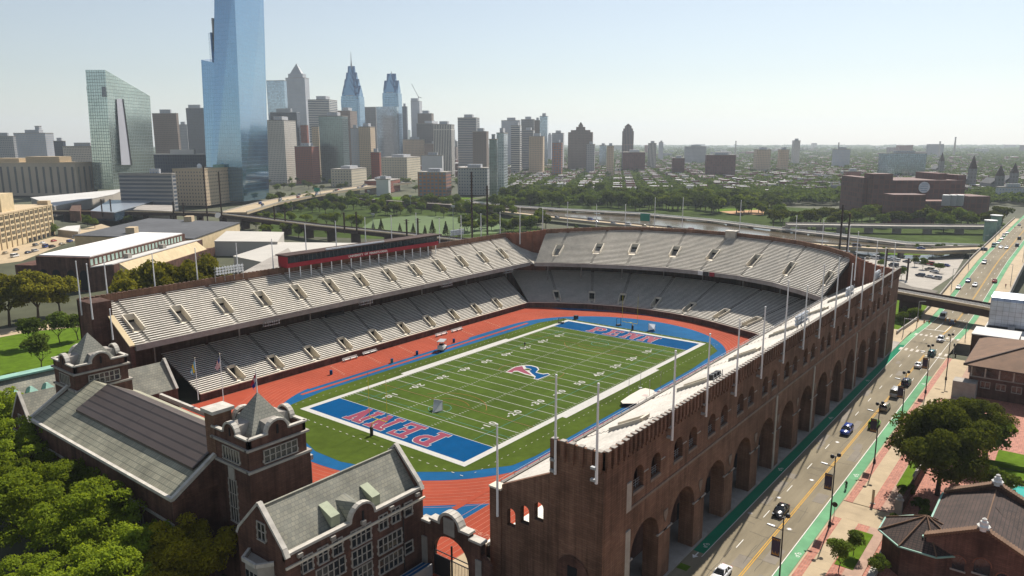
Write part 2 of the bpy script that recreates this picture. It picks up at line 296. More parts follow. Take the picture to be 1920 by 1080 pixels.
for s in (-1, 1):
    arcmk(s*36, 0, 11, -60 if s < 0 else 120, 60 if s < 0 else 240, 1); arcmk(s*36, 0, 7, -40 if s < 0 else 140, 40 if s < 0 else 220, 1); arcmk(s*36, 0, 2.7, 0, 360, 2)
arcmk(0, 0, 9, 60, 120, 1, .05); arcmk(0, 0, 9, 240, 300, 1, .05)
structure(mk.build('field_markings', [M['line'], M['orange'], M['cyan'], M['earth']]))
DG = None
def text_polys(s, size, bold=.0, ext=0.):
    cu = bpy.data.curves.new('t', 'FONT'); cu.body = s; cu.size = size; cu.align_x = 'CENTER'; cu.align_y = 'CENTER'; cu.offset = bold; cu.extrude = ext; cu.resolution_u = 3
    o = bpy.data.objects.new('t', cu); COL.objects.link(o); dg = bpy.context.evaluated_depsgraph_get(); dg.update()
    me = bpy.data.meshes.new_from_object(o.evaluated_get(dg)); bpy.data.objects.remove(o); bpy.data.curves.remove(cu)
    v = [tuple(q.co) for q in me.vertices]; f = [tuple(p.vertices) for p in me.polygons]; bpy.data.meshes.remove(me); return v, f
def put_text(mb, s, size, X, fx, bold=0., ext=0., mi=0):          # fx maps (u, v, w) to the place
    v, f = text_polys(s, size, bold, ext); n = len(mb.v)
    mb.v += [tuple(fx(a, b, c)) for a, b, c in v]; mb.f += [tuple(n+i for i in q) for q in f]; mb.m += [mi]*len(f)
nm = MB(); zt = .1
for s in (-1, 1):
    for k, t in ((-4, '10'), (-3, '20'), (-2, '30'), (-1, '40'), (0, '50'), (1, '40'), (2, '30'), (3, '20'), (4, '10')):
        x = k*10*YD; y = s*15.9
        # numerals read from the touchline beside them
        for ch, dx in ((t[0], -1.05), (t[1], 1.05)):
            put_text(nm, ch, 2.75, 0, (lambda a, b, c, x=x, y=y, dx=dx: (x+dx+a*1.05, y+b, zt)) if s < 0 else (lambda a, b, c, x=x, y=y, dx=dx: (x-dx-a*1.05, y-b, zt)), .05)
        if k:
            e = 1 if k > 0 else -1; xa = x+e*2.3; nm.poly(((xa, y-.35, zt), (xa+e*.9, y, zt), (xa, y+.35, zt)) if e > 0 else ((xa, y+.35, zt), (xa-.9, y, zt), (xa, y-.35, zt)))
structure(nm.build('yard_numbers', M['line']))
ln = MB()                                                  # track lane lines and lane numbers
for k in range(0, 9):
    P = oval(1.22*k+.6); z = .03+.0002*k
    for i in range(len(P)):
        a, b = Vector(P[i]).to_3d(), Vector(P[(i+1) % len(P)]).to_3d(); d = (b-a); L = d.length
        if L < 1e-4: continue
        nrm = Vector((-d.y, d.x, 0))/L*.04; ln.poly([(q.x, q.y, z) for q in (a-nrm, b-nrm, b+nrm, a+nrm)])
for k in range(9): y = -38.2-1.12*k; ln.poly([(-91, y-.04, .036), (-52, y-.04, .036), (-52, y+.04, .036), (-91, y+.04, .036)])
for k in range(8): put_text(ln, str(k+1), 1.25, 0, lambda a, b, c, k=k: (-73.4+b, -38.8-1.12*k-a*1.2, .05), .03)
for k in range(9): ln.poly([(-60+.8*(k % 2), -38-1.1*k, .041), (-60.9+.8*(k % 2), -38.25-1.1*k, .041), (-60.9+.8*(k % 2), -37.75-1.1*k, .041)])
ln.poly([(-92, 48.6, .035), (64, 48.6, .035), (64, 48.8, .035), (-92, 48.8, .035)])
for x in (-33, -20, -7, 6, 20, 34):                         # painted lane digits on the far straight
    for k in range(8): ln.poly([(x+.35*k, 38.6+1.2*k, .04), (x+.35*k+.7, 38.6+1.2*k, .04), (x+.35*k+.7, 39+1.2*k, .04), (x+.35*k, 39+1.2*k, .04)])
structure(ln.build('lane_lines', M['lane']))
rw = MB()
for x0, x1, y0, y1 in ((-46, 16, 36.2, 37.2), (-50, 44, 33.6, 34.6), (-70, -14, -36.1, -35), (-1, 46, -36.1, -35)): rw.poly([(x0, y0, .045), (x1, y0, .045), (x1, y1, .045), (x0, y1, .045)])
structure(rw.build('jump_runways', M['track']))
# lettering in the end zones: slab letters on a 5 x 7 grid, each piece (polygon)
def slab(ch):
    if ch == 'P':
        p = [[(0, 0), (2.9, 0), (2.9, .95), (0, .95)], [(.6, .95), (2.1, .95), (2.1, 6.05), (.6, 6.05)], [(0, 6.05), (2.1, 6.05), (2.1, 7), (0, 7)]]
        n = 8; oc, ic = [], []
        for i in range(n+1):
            t = math.pi/2-math.pi*i/n; oc.append((3.0+2.0*math.cos(t), 4.85+2.15*math.sin(t))); ic.append((3.0+.75*math.cos(t), 4.85+1.1*math.sin(t)))
        for i in range(n): p.append([oc[i], ic[i], ic[i+1], oc[i+1]][::-1])
        return p+[[(2.1, 5.95), (3, 5.95), (3, 7), (2.1, 7)], [(2.1, 2.7), (3, 2.7), (3, 3.75), (2.1, 3.75)]]
    if ch == 'E': return [[(0, 0), (4.8, 0), (4.8, .95), (0, .95)], [(.8, .95), (2.1, .95), (2.1, 6.05), (.8, 6.05)], [(0, 6.05), (4.7, 6.05), (4.7, 7), (0, 7)], [(2.1, 3.1), (3.5, 3.1), (3.5, 3.95), (2.1, 3.95)], [(3.5, 2.6), (4.0, 2.6), (4.0, 4.5), (3.5, 4.5)], [(4.0, .95), (4.8, .95), (4.8, 2.1), (4.0, 2.1)], [(4.0, 5.1), (4.7, 5.1), (4.7, 6.05), (4.0, 6.05)]]
    return [[(0, 0), (2.1, 0), (2.1, .95), (0, .95)], [(.5, .95), (1.65, .95), (1.65, 5.3), (.5, 6.05)], [(0, 6.05), (1.9, 6.05), (1.6, 7), (0, 7)], [(1.2, 7), (1.65, 5.6), (3.7, 0), (5.2, 0), (2.7, 7)], [(3.75, 1.6), (4.9, 1.4), (4.9, 6.05), (3.75, 6.05)], [(3.2, 6.05), (5.4, 6.05), (5.4, 7), (3.2, 7)]]
def word(s, scale, fx, tag_):
    wb = MB(); z = [.095]
    for layer in (0, 1):
        x = -len(s)*6.6/2+.6
        for ch in s:
            for p in slab(ch):
                z[0] += .0006
                cx = sum(q[0] for q in p)/len(p); cy = sum(q[1] for q in p)/len(p); e = .20 if layer == 0 else .05
                q = [(a+(e if a > cx else -e), b+(e if b > cy else -e)) for a, b in p]
                ar = sum(q[i][0]*q[(i+1) % len(q)][1]-q[(i+1) % len(q)][0]*q[i][1] for i in range(len(q)))
                if ar < 0: q = q[::-1]
                wb.poly([fx((x+a)*scale, (b-3.5)*scale, z[0]) for a, b in q], layer)
            x += 6.6
        z[0] += .01
    return structure(wb.build(tag_, [M['line'], M['pred']]))
word('PENN', 1.06, lambda u, v, z: (-50.2-v, u, z), 'end_zone_lettering')
word('PENN', .96, lambda u, v, z: (50.2+v, -u, z), 'end_zone_lettering')
# the split letter at midfield, traced on the turf
lg = MB(); Z8 = lambda l, z: [(p.x, p.y, z) for p in (onz(a/4.571+920, b/4.571+560, .1) for a, b in l)]
def cw(p):
    a = sum(p[i][0]*p[(i+1) % len(p)][1]-p[(i+1) % len(p)][0]*p[i][1] for i in range(len(p))); return p if a > 0 else p[::-1]
lg.poly(cw(Z8([(126, 628), (203, 585), (273, 571), (350, 571), (402, 585), (417, 607), (394, 630), (448, 642), (492, 638), (512, 652), (405, 695), (366, 688), (376, 671), (350, 663), (293, 649), (230, 625), (200, 626), (178, 639)], .11)), 0)
lg.poly(cw(Z8([(137, 627), (210, 588), (270, 578), (282, 600), (300, 616), (335, 640), (352, 657), (300, 643), (232, 618), (200, 618), (185, 633)], .115)), 1)
lg.poly(cw(Z8([(292, 576), (345, 577), (392, 590), (406, 607), (384, 633), (450, 649), (488, 644), (503, 652), (405, 689), (376, 685), (387, 668), (352, 640), (330, 617), (352, 607), (328, 597), (305, 594)], .116)), 2)
lg.poly(cw(Z8([(287, 604), (312, 599), (330, 601), (344, 607), (328, 615), (306, 614)], .122)), 3)
structure(lg.build('midfield_emblem', [M['line'], M['pred'], M['ezblue'], M['turf']]))
# ================================================================ stadium
ST = thing('stadium', 'huge brown brick horseshoe stadium with two tiers of pale benches round a football field', 'stadium')
class Deck:
    def __init__(s, inner, outer, z0, z1, n): s.i = [Vector(p) for p in inner]; s.o = [Vector(p) for p in outer]; s.z0 = z0; s.z1 = z1; s.n = n; s.K = len(inner)-1; s.cuts = []; s.aisles = []
    def at(s, u, v):
        u = min(max(u, 0), s.K); k = min(int(u), s.K-1); t = u-k
        return s.i[k].lerp(s.i[k+1], t).lerp(s.o[k].lerp(s.o[k+1], t), v)
    def z(s, v): return s.z0+(s.z1-s.z0)*v
    def P(s, u, v, dz=0): p = s.at(u, v); return Vector((p.x, p.y, s.z(v)+dz))
    def width(s, u, v=.5): return (s.at(u+.02, v)-s.at(u-.02, v)).length/.04 if 0.03 < u < s.K-.03 else (s.at(.04, v)-s.at(0, v)).length/.04
    def find(s, px, py):
        best = (1e9, 0, 0)
        for a in range(0, 121):
            for b in range(0, 41):
                u, v = a/120*s.K, b/40; x, y, _ = proj(s.P(u, v)); e = (x-px)**2+(y-py)**2
                if e < best[0]: best = (e, u, v)
        return best[1], best[2]
    def vomitory(s, u, v0, v1, w=2.5):
        hw = w/2/s.width(u); r0, r1 = round(v0*s.n), round(v1*s.n); v0, v1 = r0/s.n, r1/s.n
        s.cuts.append((u-hw, u+hw, r0, r1)); mb = MB(); zf = s.z(v0)
        for sg in (-1, 1):
            a, b = u+sg*hw, u+sg*hw*1.22; q = []
            for uu, vv in ((a, v0), (b, v0), (b, v1), (a, v1)): p = s.at(uu, vv); q.append((p.x, p.y))
            tops = (s.z(v0)+.95, s.z(v0)+.95, s.z(v1)+.95, s.z(v1)+.95)
            mb.hexa([(x, y, zf-.6) for x, y in q]+[(q[i][0], q[i][1], tops[i]) for i in range(4)])
        q = [s.at(uu, vv) for uu, vv in ((u-hw, v1-.3/s.n), (u+hw, v1-.3/s.n), (u+hw, v1+.15/s.n), (u-hw, v1+.15/s.n))]
        mb.hexa([(p.x, p.y, zf+2.1) for p in q]+[(p.x, p.y, s.z(v1)+.95) for p in q])
        mb.poly([(p.x, p.y, zf-.05) for p in (s.at(u-hw, v0), s.at(u+hw, v0), s.at(u+hw, v1), s.at(u-hw, v1))])
        o = mb.build('vomitory', M['vom'], ST)
        q = [s.at(uu, vv) for uu, vv in ((u-hw, v1-.2/s.n), (u+hw, v1-.2/s.n), (u+hw, v1+.9/s.n), (u-hw, v1+.9/s.n))]
        MB().hexa([(p.x, p.y, zf-.04) for p in q]+[(p.x, p.y, zf+2.1) for p in q]).build('doorway', M['dark'], o)
    def sections(s, bd=.48, low=False, bm='bench'):
        ed = sorted(set([0, s.K]+s.aisles))
        for ui, uj in zip(ed[:-1], ed[1:]):
            mb = MB(); stn = [ui]+[k for k in range(1, s.K) if ui+1e-3 < k < uj-1e-3]+[uj]
            for r in range(s.n):
                iv = [(ui, uj)]
                for c in s.cuts:
                    if c[2] <= r < c[3]: iv = [q for a, b in iv for q in ((a, min(b, c[0])), (max(a, c[1]), b)) if q[1]-q[0] > 1e-4]
                v0, v1 = r/s.n, (r+1)/s.n; z = s.z(v0); zp = s.z(v0-1/s.n); dep = (s.at(ui, 1)-s.at(ui, 0)).length/s.n
                b0, b1 = v0+(.12/dep)/s.n, v0+(min(.12+bd, dep*.93)/dep)/s.n
                for a, b in iv:
                    cut = [a]+[k for k in stn if a+1e-3 < k < b-1e-3]+[b]
                    for p, q in zip(cut[:-1], cut[1:]):
                        A, B, D, E_ = s.at(p, v0), s.at(q, v0), s.at(q, v1), s.at(p, v1)
                        mb.poly([(A.x, A.y, z), (B.x, B.y, z), (D.x, D.y, z), (E_.x, E_.y, z)], 0); mb.poly([(A.x, A.y, zp), (B.x, B.y, zp), (B.x, B.y, z), (A.x, A.y, z)], 0)
                        g = .55/s.width((p+q)/2); p2 = p+(g if any(abs(p-x) < 1e-3 for x in s.aisles) else 0); q2 = q-(g if any(abs(q-x) < 1e-3 for x in s.aisles) else 0)
                        for c0, c1 in ((p, p2), (q2, q)):
                            if c1-c0 > 1e-5: k4 = [s.at(c0, v0), s.at(c1, v0), s.at(c1, v1), s.at(c0, v1)]; mb.hexa([(k.x, k.y, z-.1) for k in k4]+[(k.x, k.y, z+.03) for k in k4], 2)
                        if q2-p2 < 1e-4: continue
                        w = [s.at(p2, b0), s.at(q2, b0), s.at(q2, b1), s.at(p2, b1)]
                        mb.hexa([(k.x, k.y, z+.33) for k in w]+[(k.x, k.y, z+.42) for k in w], 1)
            mb.build('seating_section', [M['tread_shade' if low else 'tread'], M[bm], M['aisle']], ST)
# north upper deck
XV = [-75.6+11.83*k for k in range(13)]
X0, XI, XO = -79., 74.5, 80.
NU = Deck([(X0, 56), (XI, 56)], [(X0, 72.3), (XO, 72.3)], 15., 23.4, 22)
uN = lambda x, y: (x-X0)/((XI+(XO-XI)*(y-56)/16.3)-X0)
for x in XV: NU.vomitory(uN(x, 63), .28, .60)
NU.aisles = [uN(x+.1, 63) for x in XV]; NU.sections()
# south upper deck (mirror)
SU = Deck([(XI, -56), (-82.5, -56)], [(XO, -72.3), (-82.5, -72.3)], 15., 23.4, 22)
for x in (-61, -37.5, -14, 9.5, 33, 56): SU.vomitory((XI+2-x)/(XI+2+82.5), .3, .62)
SU.aisles = [(XI+2-x)/(XI+2+82.5) for x in (-61, -37.5, -14, 9.5, 33, 56)]; SU.sections(.42, False, 'bench_dim')
# east upper deck
EI = [(74.5, 53.5), (79.3, 46.5), (86, 33), (91.5, 20), (95, 6), (96, -6), (95, -20), (90, -34.), (82, -45.5), (74.5, -54)]
EO = [(87.5, 57.5), (98, 50), (111, 40.5), (118.5, 28), (122, 11), (122, -6), (118, -23), (111.5, -36), (102, -48), (90, -58)]
EU = Deck(EI, EO, 15., 25.6, 29)
EV = [EU.find(px, py) for px, py in ((1045, 472), (1121, 468), (1190, 470), (1267, 475), (1337, 482), (1413, 493), (1479, 506), (1550, 526))]
for u, v in EV: EU.vomitory(u, max(.2, v-.12), v+.14, 2.7)
EU.aisles = [u for u, v in EV]; EU.sections(.46)
# lower decks
NL = Deck([(-68, 49.3), (63.8, 49.3)], [(-68, 67), (72, 67)], 2.0, 8.8, 24)
uL = lambda x, y: (x+68)/((63.8+8.2*(y-49.3)/17.7)+68)
XL = [-56.2+11.8*k for k in range(10)]
for x in XL: NL.vomitory(uL(x, 53), .04, .33, 2.3)
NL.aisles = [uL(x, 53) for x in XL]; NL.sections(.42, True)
def outw(p, d):
    v = (Vector(p)-Vector((30, 0))).normalized(); return (p[0]+v.x*d, p[1]+v.y*d)
ELO = [outw(p, 24) for p in WALLE]; ELI = [outw(p, .3) for p in WALLE]
EL = Deck(ELI, ELO, 2.0, 10.2, 30)
LV = [EL.find(px, py) for px, py in ((1044, 555), (1109, 559), (1168, 563), (1230, 571), (1290, 579), (1353, 592), (1405, 606))]
for u, v in LV: EL.vomitory(u, .07, .30, 2.3)
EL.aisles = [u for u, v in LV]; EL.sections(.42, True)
u_, v_ = NL.find(629, 596); q_ = [NL.at(u_+a, v_+b) for a, b in ((-.025, 0), (.025, 0), (.025, .06), (-.025, .06))]; MB().hexa([(p.x, p.y, NL.z(v_)+.2) for p in q_]+[(p.x, p.y, NL.z(v_)+1.3) for p in q_]).build('dark_slot', M['black'], ST)  # black box set in for the dark of an open slot
SL = Deck([(63.8, -49.3), (-78, -49.3)], [(72, -66), (-78, -66)], 2.0, 8.8, 22); SL.sections(.4, True)
# deck edges, undersides and columns
def edge(D, name, h=.9, d=.5, m='conc', rail=False):
    mb = MB(); n = D.K*3 if D.K > 1 else 1
    for i in range(n):
        u, w = D.K*i/n, D.K*(i+1)/n; a, b = D.at(u, -.001), D.at(w, -.001); a2, b2 = D.at(u, -d/16), D.at(w, -d/16); z = D.z0
        mb.hexa([(p.x, p.y, z-h) for p in (a2, b2, b, a)]+[(p.x, p.y, z+.55) for p in (a2, b2, b, a)])
    mb.build(name, M[m], ST)
def under(D, zd=1.2):
    mb = MB(); n = D.K*2
    for i in range(n):
        u, w = D.K*i/n, D.K*(i+1)/n; a, b, c, d = D.P(u, 0, -.9), D.P(w, 0, -.9), D.P(w, 1, -zd), D.P(u, 1, -zd); mb.poly((d, c, b, a))
    mb.build('deck_underside', M['conc'], ST)
for D in (NU, SU, EU): edge(D, 'deck_edge'); under(D)
for x in [-70+23.66*k for k in range(7)]: MB().box(x-.2, x+.2, 65.8, 66.2, 7, 19).build('deck_column', M['conc'], ST)
for k in range(8): p = EU.at(.4+k*1.1, .3); MB().lathe((p.x, p.y, 5), [(.2, 0), (.2, 11.6)], 8).build('deck_column', M['conc'], ST)
fw = MB(); cp = MB()                                         # low brick wall round the track
ring = [(-68, 49.0)]+WALLE+[(-78, -49.)]
for a, b in zip(ring[:-1], ring[1:]):
    d = (Vector(b)-Vector(a)).normalized(); nn = Vector((d.y, -d.x))*-.5
    q = [a, b, (b[0]+nn.x, b[1]+nn.y), (a[0]+nn.x, a[1]+nn.y)]; fw.prism(q, 0, 1.8); cp.prism([(x-nn.x*.25, y-nn.y*.25) for x, y in q[:2]]+[(x+nn.x*.3, y+nn.y*.3) for x, y in q[2:]], 1.8, 2.05)
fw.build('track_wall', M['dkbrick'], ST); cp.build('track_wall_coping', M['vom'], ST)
# outer walls: north, east (with the curved corners), parapets
def wall_run(name, pts, z0, zt, th=.7, m='brick', crest=True):
    mb = MB()
    for i in range(len(pts)-1):
        a, b = Vector(pts[i]), Vector(pts[i+1]); d = (b-a).normalized(); nn = Vector((d.y, -d.x))*th; za, zb = (zt[i], zt[i+1]) if hasattr(zt, '__len__') else (zt, zt)
        q = [a, b, b+nn, a+nn]; zz = (za, zb, zb, za)
        mb.hexa([(p.x, p.y, z0) for p in q]+[(p.x, p.y, z) for p, z in zip(q, zz)])
        if crest:
            L = (b-a).length; k = max(1, int(L/1.3))
            for j in range(k):
                t = (j+.5)/k; c = a.lerp(b, t)+nn/2; zc_ = za+(zb-za)*t; ang = math.atan2(d.y, d.x)
                mb.obox((c.x, c.y, zc_+.002), .75, th+.3, .16, ang)
    mb.build(name, M[m], ST)
wall_run('north_wall', [(-84, 72.6), (80, 72.6)], -.3, 25.1)
corner = [(80, 72.6), (81.6, 66.5), (84, 61.8), (87.5, 57.5)]
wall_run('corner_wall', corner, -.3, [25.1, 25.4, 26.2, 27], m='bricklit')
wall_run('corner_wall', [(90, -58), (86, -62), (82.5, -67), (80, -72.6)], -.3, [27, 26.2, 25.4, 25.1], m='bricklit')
wall_run('east_wall', [(p[0]*1.004, p[1]*1.004) for p in [(87.5, 57.5)]+EO[1:-1]+[(90, -58)]], -5.2, 27.)
wd = MB(); wd.poly([(74.5, 56, 14.7), (74.5, 53.5, 14.7), (87.5, 57.5, 17), (84, 61.8, 18), (81.6, 66.5, 20), (80, 72.3, 22.8)]); wd.build('corner_infill', M['tread'], ST); wd = MB(); wd.poly([(74.5, -54, 14.7), (74.5, -56, 14.7), (80, -72.3, 22.8), (82.5, -67, 20), (86, -62, 18), (90, -58, 17)]); wd.build('corner_infill', M['tread'], ST)
# arcaded wall on the street
def arch_pts(uc, r, zs, n=14): return [(uc+r*math.cos(math.pi-math.pi*i/n), zs+r*math.sin(math.pi-math.pi*i/n)) for i in range(n+1)]
def arch_bay(mb, F, u0, u1, z0, z1, uc, r, sill, zs, th, mi=0, im=0):
    """a bay of wall from u0 to u1 with one round-headed opening, F(u, z, d) -> point"""
    A = arch_pts(uc, r, zs)
    for d, fl in ((0, 0), (th, 1)):
        def P(*l): q = [F(u, z, d) for u, z in l]; mb.poly(q[::-1] if fl else q, mi)
        if u0 < uc-r: P((u0, z0), (uc-r, z0), (uc-r, zs), (u0, zs))
        if uc+r < u1: P((uc+r, z0), (u1, z0), (u1, zs), (uc+r, zs))
        if sill > z0: P((uc-r, z0), (uc+r, z0), (uc+r, sill), (uc-r, sill))
        P((u0, zs), A[0], (A[0][0], z1), (u0, z1)); P(A[-1], (u1, zs), (u1, z1), (A[-1][0], z1))
        for a, b in zip(A[:-1], A[1:]): P(a, b, (b[0], z1), (a[0], z1))
    B = [(uc-r, sill)]+A+[(uc+r, sill)]
    for a, b in zip(B[:-1], B[1:]): mb.poly([F(a[0], a[1], th), F(b[0], b[1], th), F(b[0], b[1], 0), F(a[0], a[1], 0)], im)
    mb.poly([F(uc-r, sill, 0), F(uc+r, sill, 0), F(uc+r, sill, th), F(uc-r, sill, th)], im)
SW = lambda u, z, d: (u, -73+d, z)
BAY = 11.75
for j in range(14):
    u0 = -78.25+BAY*j; u1 = min(u0+BAY, 84.0); mb = MB()
    uc = u0+BAY/2
    if uc+4.1 < u1:
        arch_bay(mb, SW, u0, u1, -.3, 14.8, uc, 4.07, -.3, 7.5, 2.4)
        for q in (-1, 1):
            c = uc+q*2.45; a, b = (u0, uc) if q < 0 else (uc, u1)
            arch_bay(mb, SW, a, b, 15.2, 22.9, c, 1.4, 16.9, 18.9, 1.0)
    else:
        mb.box(u0, u1, -73, -71, -.3, 22.9)
    bay = mb.build('arcade_bay', M['brick'], ST)
    MB().box(u0, u1, -73.10, -70.6, 14.8, 15.2).build('string_course', M['dimstone'], bay)
    if uc+4.1 < u1:
        for q in (-1, 1):
            MB().box(uc+q*4.07-(.5 if q > 0 else 2.3), uc+q*4.07+(2.3 if q > 0 else .5), -73.12, -72.85, 7.42, 7.6).build('impost', M['conc'], bay)
            MB().box(uc+q*2.45-1.5, uc+q*2.45+1.5, -73.1, -72.75, 16.55, 16.95).build('sill', M['dimstone'], bay); MB().box(uc+q*2.45+1.4, uc+q*2.45+2.6, -73.08, -72.9, 18.77, 18.92).build('impost', M['conc'], bay)
        rl = MB()
        for q in (-1, 1):
            for z in (17.3, 17.65, 18.0): rl.bar((uc+q*2.45-1.4, -72.4, z), (uc+q*2.45+1.4, -72.4, z), .05)
            for dx in (-1, -.35, .35, 1): rl.bar((uc+q*2.45+dx, -72.4, 16.9), (uc+q*2.45+dx, -72.4, 18.05), .05)
        rl.build('railing', M['steel'], bay)
        o = MB().prism([(u0+.0-.55, 0), (u0+.55, 0), (u0+.62, .6), (u0, 1.9), (u0-.62, .6)][::-1], 0, .12).build('shield', M['dimstone'], bay)
        o.rotation_euler = (R(90), 0, 0); o.location = (0, -73.02, 10.6); o.scale = (1, -1, 1)
for j, (a, b) in enumerate(((0, 12.2), (14.9, 18.9))): MB().box(-78.2, -76.9, -73.2, -72.9, a, b).build('quoin_strip', M['stone'], ST)
for k in (3, 5, 8, 11): x = -56.5+BAY*k; MB().box(x, x+.8, -73.16, -72.9, 0, 14.7).build('quoin_strip', M['stone'], ST)
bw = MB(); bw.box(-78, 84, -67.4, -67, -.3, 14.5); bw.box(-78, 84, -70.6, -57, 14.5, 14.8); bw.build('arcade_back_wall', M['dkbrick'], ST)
ar = MB()
for j in range(14): u = -78.25+BAY*j; ar.box(u+4.4, u+7.4, -67.46, -67.4, -.2, 3); ar.box(u+5, u+6.8, -67.46, -67.4, 5, 7.2)
ar.build('arcade_doors', M['dark'], ST)
def parapet(name, F, u0, u1, z0, z1, th, out):
    mb = MB(); n = int((u1-u0)/1.17); w = (u1-u0)/n; o = mb
    def bx(b, a0, a1, d0, d1, q0, q1, mi=0): b.hexa([F(a0, q0, d0), F(a1, q0, d0), F(a1, q0, d1), F(a0, q0, d1), F(a0, q1, d0), F(a1, q1, d0), F(a1, q1, d1), F(a0, q1, d1)], mi)
    bx(mb, u0, u1, 0, th, z0, z1-.25)
    for i in range(n):
        a = u0+w*i; bx(mb, a+w*.14, a+w*.62, -out, 0, z0+.35, z1); bx(mb, a+w*.22, a+w*.54, -out*.55, 0, z0-.35, z0+.35)
        bx(o, a+w*.10, a+w*.66, -out-.05, th*.55, z1, z1+.1, 1)
    mb.build(name, [M['brick'], M['conc']], ST)
parapet('parapet', SW, -78.2, 84, 22.9, 25.3, .5, .42)
rl = MB()
for z in (15.3, 15.7, 16.1): rl.bar((-82.4, -55.75, z), (74, -55.75, z), .05)
for k in range(53): rl.bar((-82+3*k, -55.75, 15), (-82+3*k, -55.75, 16.1), .06)
rl.build('railing', M['steel'], ST)
# south-west corner and the sloping end wall with three arches
tw = MB(); tw.box(-84, -78.2, -73.2, -72.7, -.3, 22.9); tw.box(-84, -83.4, -72.7, -65.3, -.3, 22.9); tw.box(-78.8, -78.2, -72.7, -65.3, -.3, 21.5); tw.box(-84.15, -78.1, -73.3, -65.2, -.3, 3.2)
co = tw.build('corner_tower', M['brick'], ST)
parapet('parapet', lambda u, z, d: (-84+d, u, z), -73.2, -65.3, 22.9, 25.3, .45, .42); parapet('parapet', lambda u, z, d: (u, -73.2+d, z), -84, -78.2, 22.9, 25.3, .45, .42)
nb = MB(); A = arch_pts(-69, 2.4, 7.8); nb.poly([(-84.2, a, z) for a, z in ([(-71.4, .2)]+A+[(-66.6, .2)])][::-1]); nb.build('blind_arch', M['dkbrick'], co)
MB().box(-84.26, -84.2, -69.7, -68.3, 6.5, 8.8).build('slit_window', M['dark'], co)
ew = MB(); WE = lambda u, z, d: (-83.8+d, u, z)
y0 = -65.3; cs = ((-63.45, 14.95), (-61.15, 13.75), (-58.85, 12.6))
bd = [-65.3, -62.3, -60.0, -57.3]
for (c, zs), a, b in zip(cs, bd[:-1], bd[1:]): arch_bay(ew, WE, a, b, 0, 16.3+(c+57.5)*-.0, c, .72, zs-1.9, zs, .8)
ew.hexa([(-83.8, -65.3, 16.3), (-83, -65.3, 16.3), (-83, -57.3, 16.3), (-83.8, -57.3, 16.3), (-83.8, -65.3, 20.3), (-83, -65.3, 20.3), (-83, -57.3, 16.35), (-83.8, -57.3, 16.35)])
ew.box(-84.1, -82.7, -57.3, -55.4, -.3, 15.6)
ow = ew.build('end_wall', M['brick'], ST); MB().box(-84.2, -82.6, -57.4, -55.3, 15.6, 15.85).build('pier_cap', M['vom'], ow)
# north-west end wall
nw = MB(); nw.box(-84, -79.2, 65.5, 72.6, -.3, 24.9); nw.hexa([(-80.2, 56, 0), (-79.2, 56, 0), (-79.2, 65.5, 0), (-80.2, 65.5, 0), (-80.2, 56, 15.2), (-79.2, 56, 15.2), (-79.2, 65.5, 21), (-80.2, 65.5, 21)]); nw.box(-80.2, -79.2, 47, 56, -.3, 8)
nw.build('north_end_wall', M['dkbrick'], ST)
MB().hexa([(-80.3, 55.9, 15.2), (-79, 55.9, 15.2), (-79, 65.5, 21), (-80.3, 65.5, 21), (-80.3, 55.9, 15.5), (-79, 55.9, 15.5), (-79, 65.5, 21.3), (-80.3, 65.5, 21.3)]).build('end_wall_coping', M['cream'], ST)
# press box
pb = MB(); x0, x1 = -27, 37.4
pb.box(x0, x1, 69.6, 74, 25.2, 26.5); BX = pb.build('press_box', M['redpanel'], ST)
MB().box(x0+.3, x1-.3, 69.9, 74, 26.5, 28.6).build('window_band', brickmat('press_glass', (.012, .018, .025), (.02, .03, .04), (.09, .09, .09), 1.6, 2.6, .06, .5, .3, .5, 0, glass=True), BX)
MB().box(x0-.6, x1+1.2, 68.9, 74.4, 28.6, 29.0).build('roof', M['rust'], BX)
MB().box(x0-.05, x0+.25, 69.6, 74, 26.5, 28.6).build('end_panel', M['redpanel'], BX)
sg = MB(); put_text(sg, 'UNIVERSITY  OF  PENNSYLVANIA', 1.0, 0, lambda a, b, c: (4.3+a*1.12, 69.58, 25.86+b), .02)
sg.build('sign_lettering', M['white'], BX)
for k in range(17): x = x0+.8+k*3.9; MB().box(x-.12, x+.12, 69.8, 70.05, 21.5, 25.2).build('post', M['metalw'], BX)
rr = MB()
for k in range(40): x = x0+14+k*.6; rr.box(x, x+.42, 69.0, 69.4, 29.0, 29.5)
rr.build('roof_lamps', M['hlight'], BX)
# tower on the east rim
et = MB(); p = EU.P(5.05, .97); et.obox((p.x, p.y, 24.5), 3, 4, 3.2, 0); eo = et.build('timing_booth', M['stone'], ST); MB().obox((p.x, p.y, 27.7), 3.6, 4.6, .25).build('roof', M['cap'], eo)
bs = MB()                                                    # ad boards on the east deck edge
for k, (a, m) in enumerate(((0, 0), (.16, 1), (.33, 2))):
    p, q = EU.at(4.93+a, -.03), EU.at(5.07+a, -.03); MB().hexa([(p.x-.3, p.y, 14.1), (q.x-.3, q.y, 14.1), (q.x-.1, q.y, 14.1), (p.x-.1, p.y, 14.1), (p.x-.3, p.y, 15.6), (q.x-.3, q.y, 15.6), (q.x-.1, q.y, 15.6), (p.x-.1, p.y, 15.6)]).build('sign_board', (M['white'], M['black'], M['redpanel'])[m], ST)
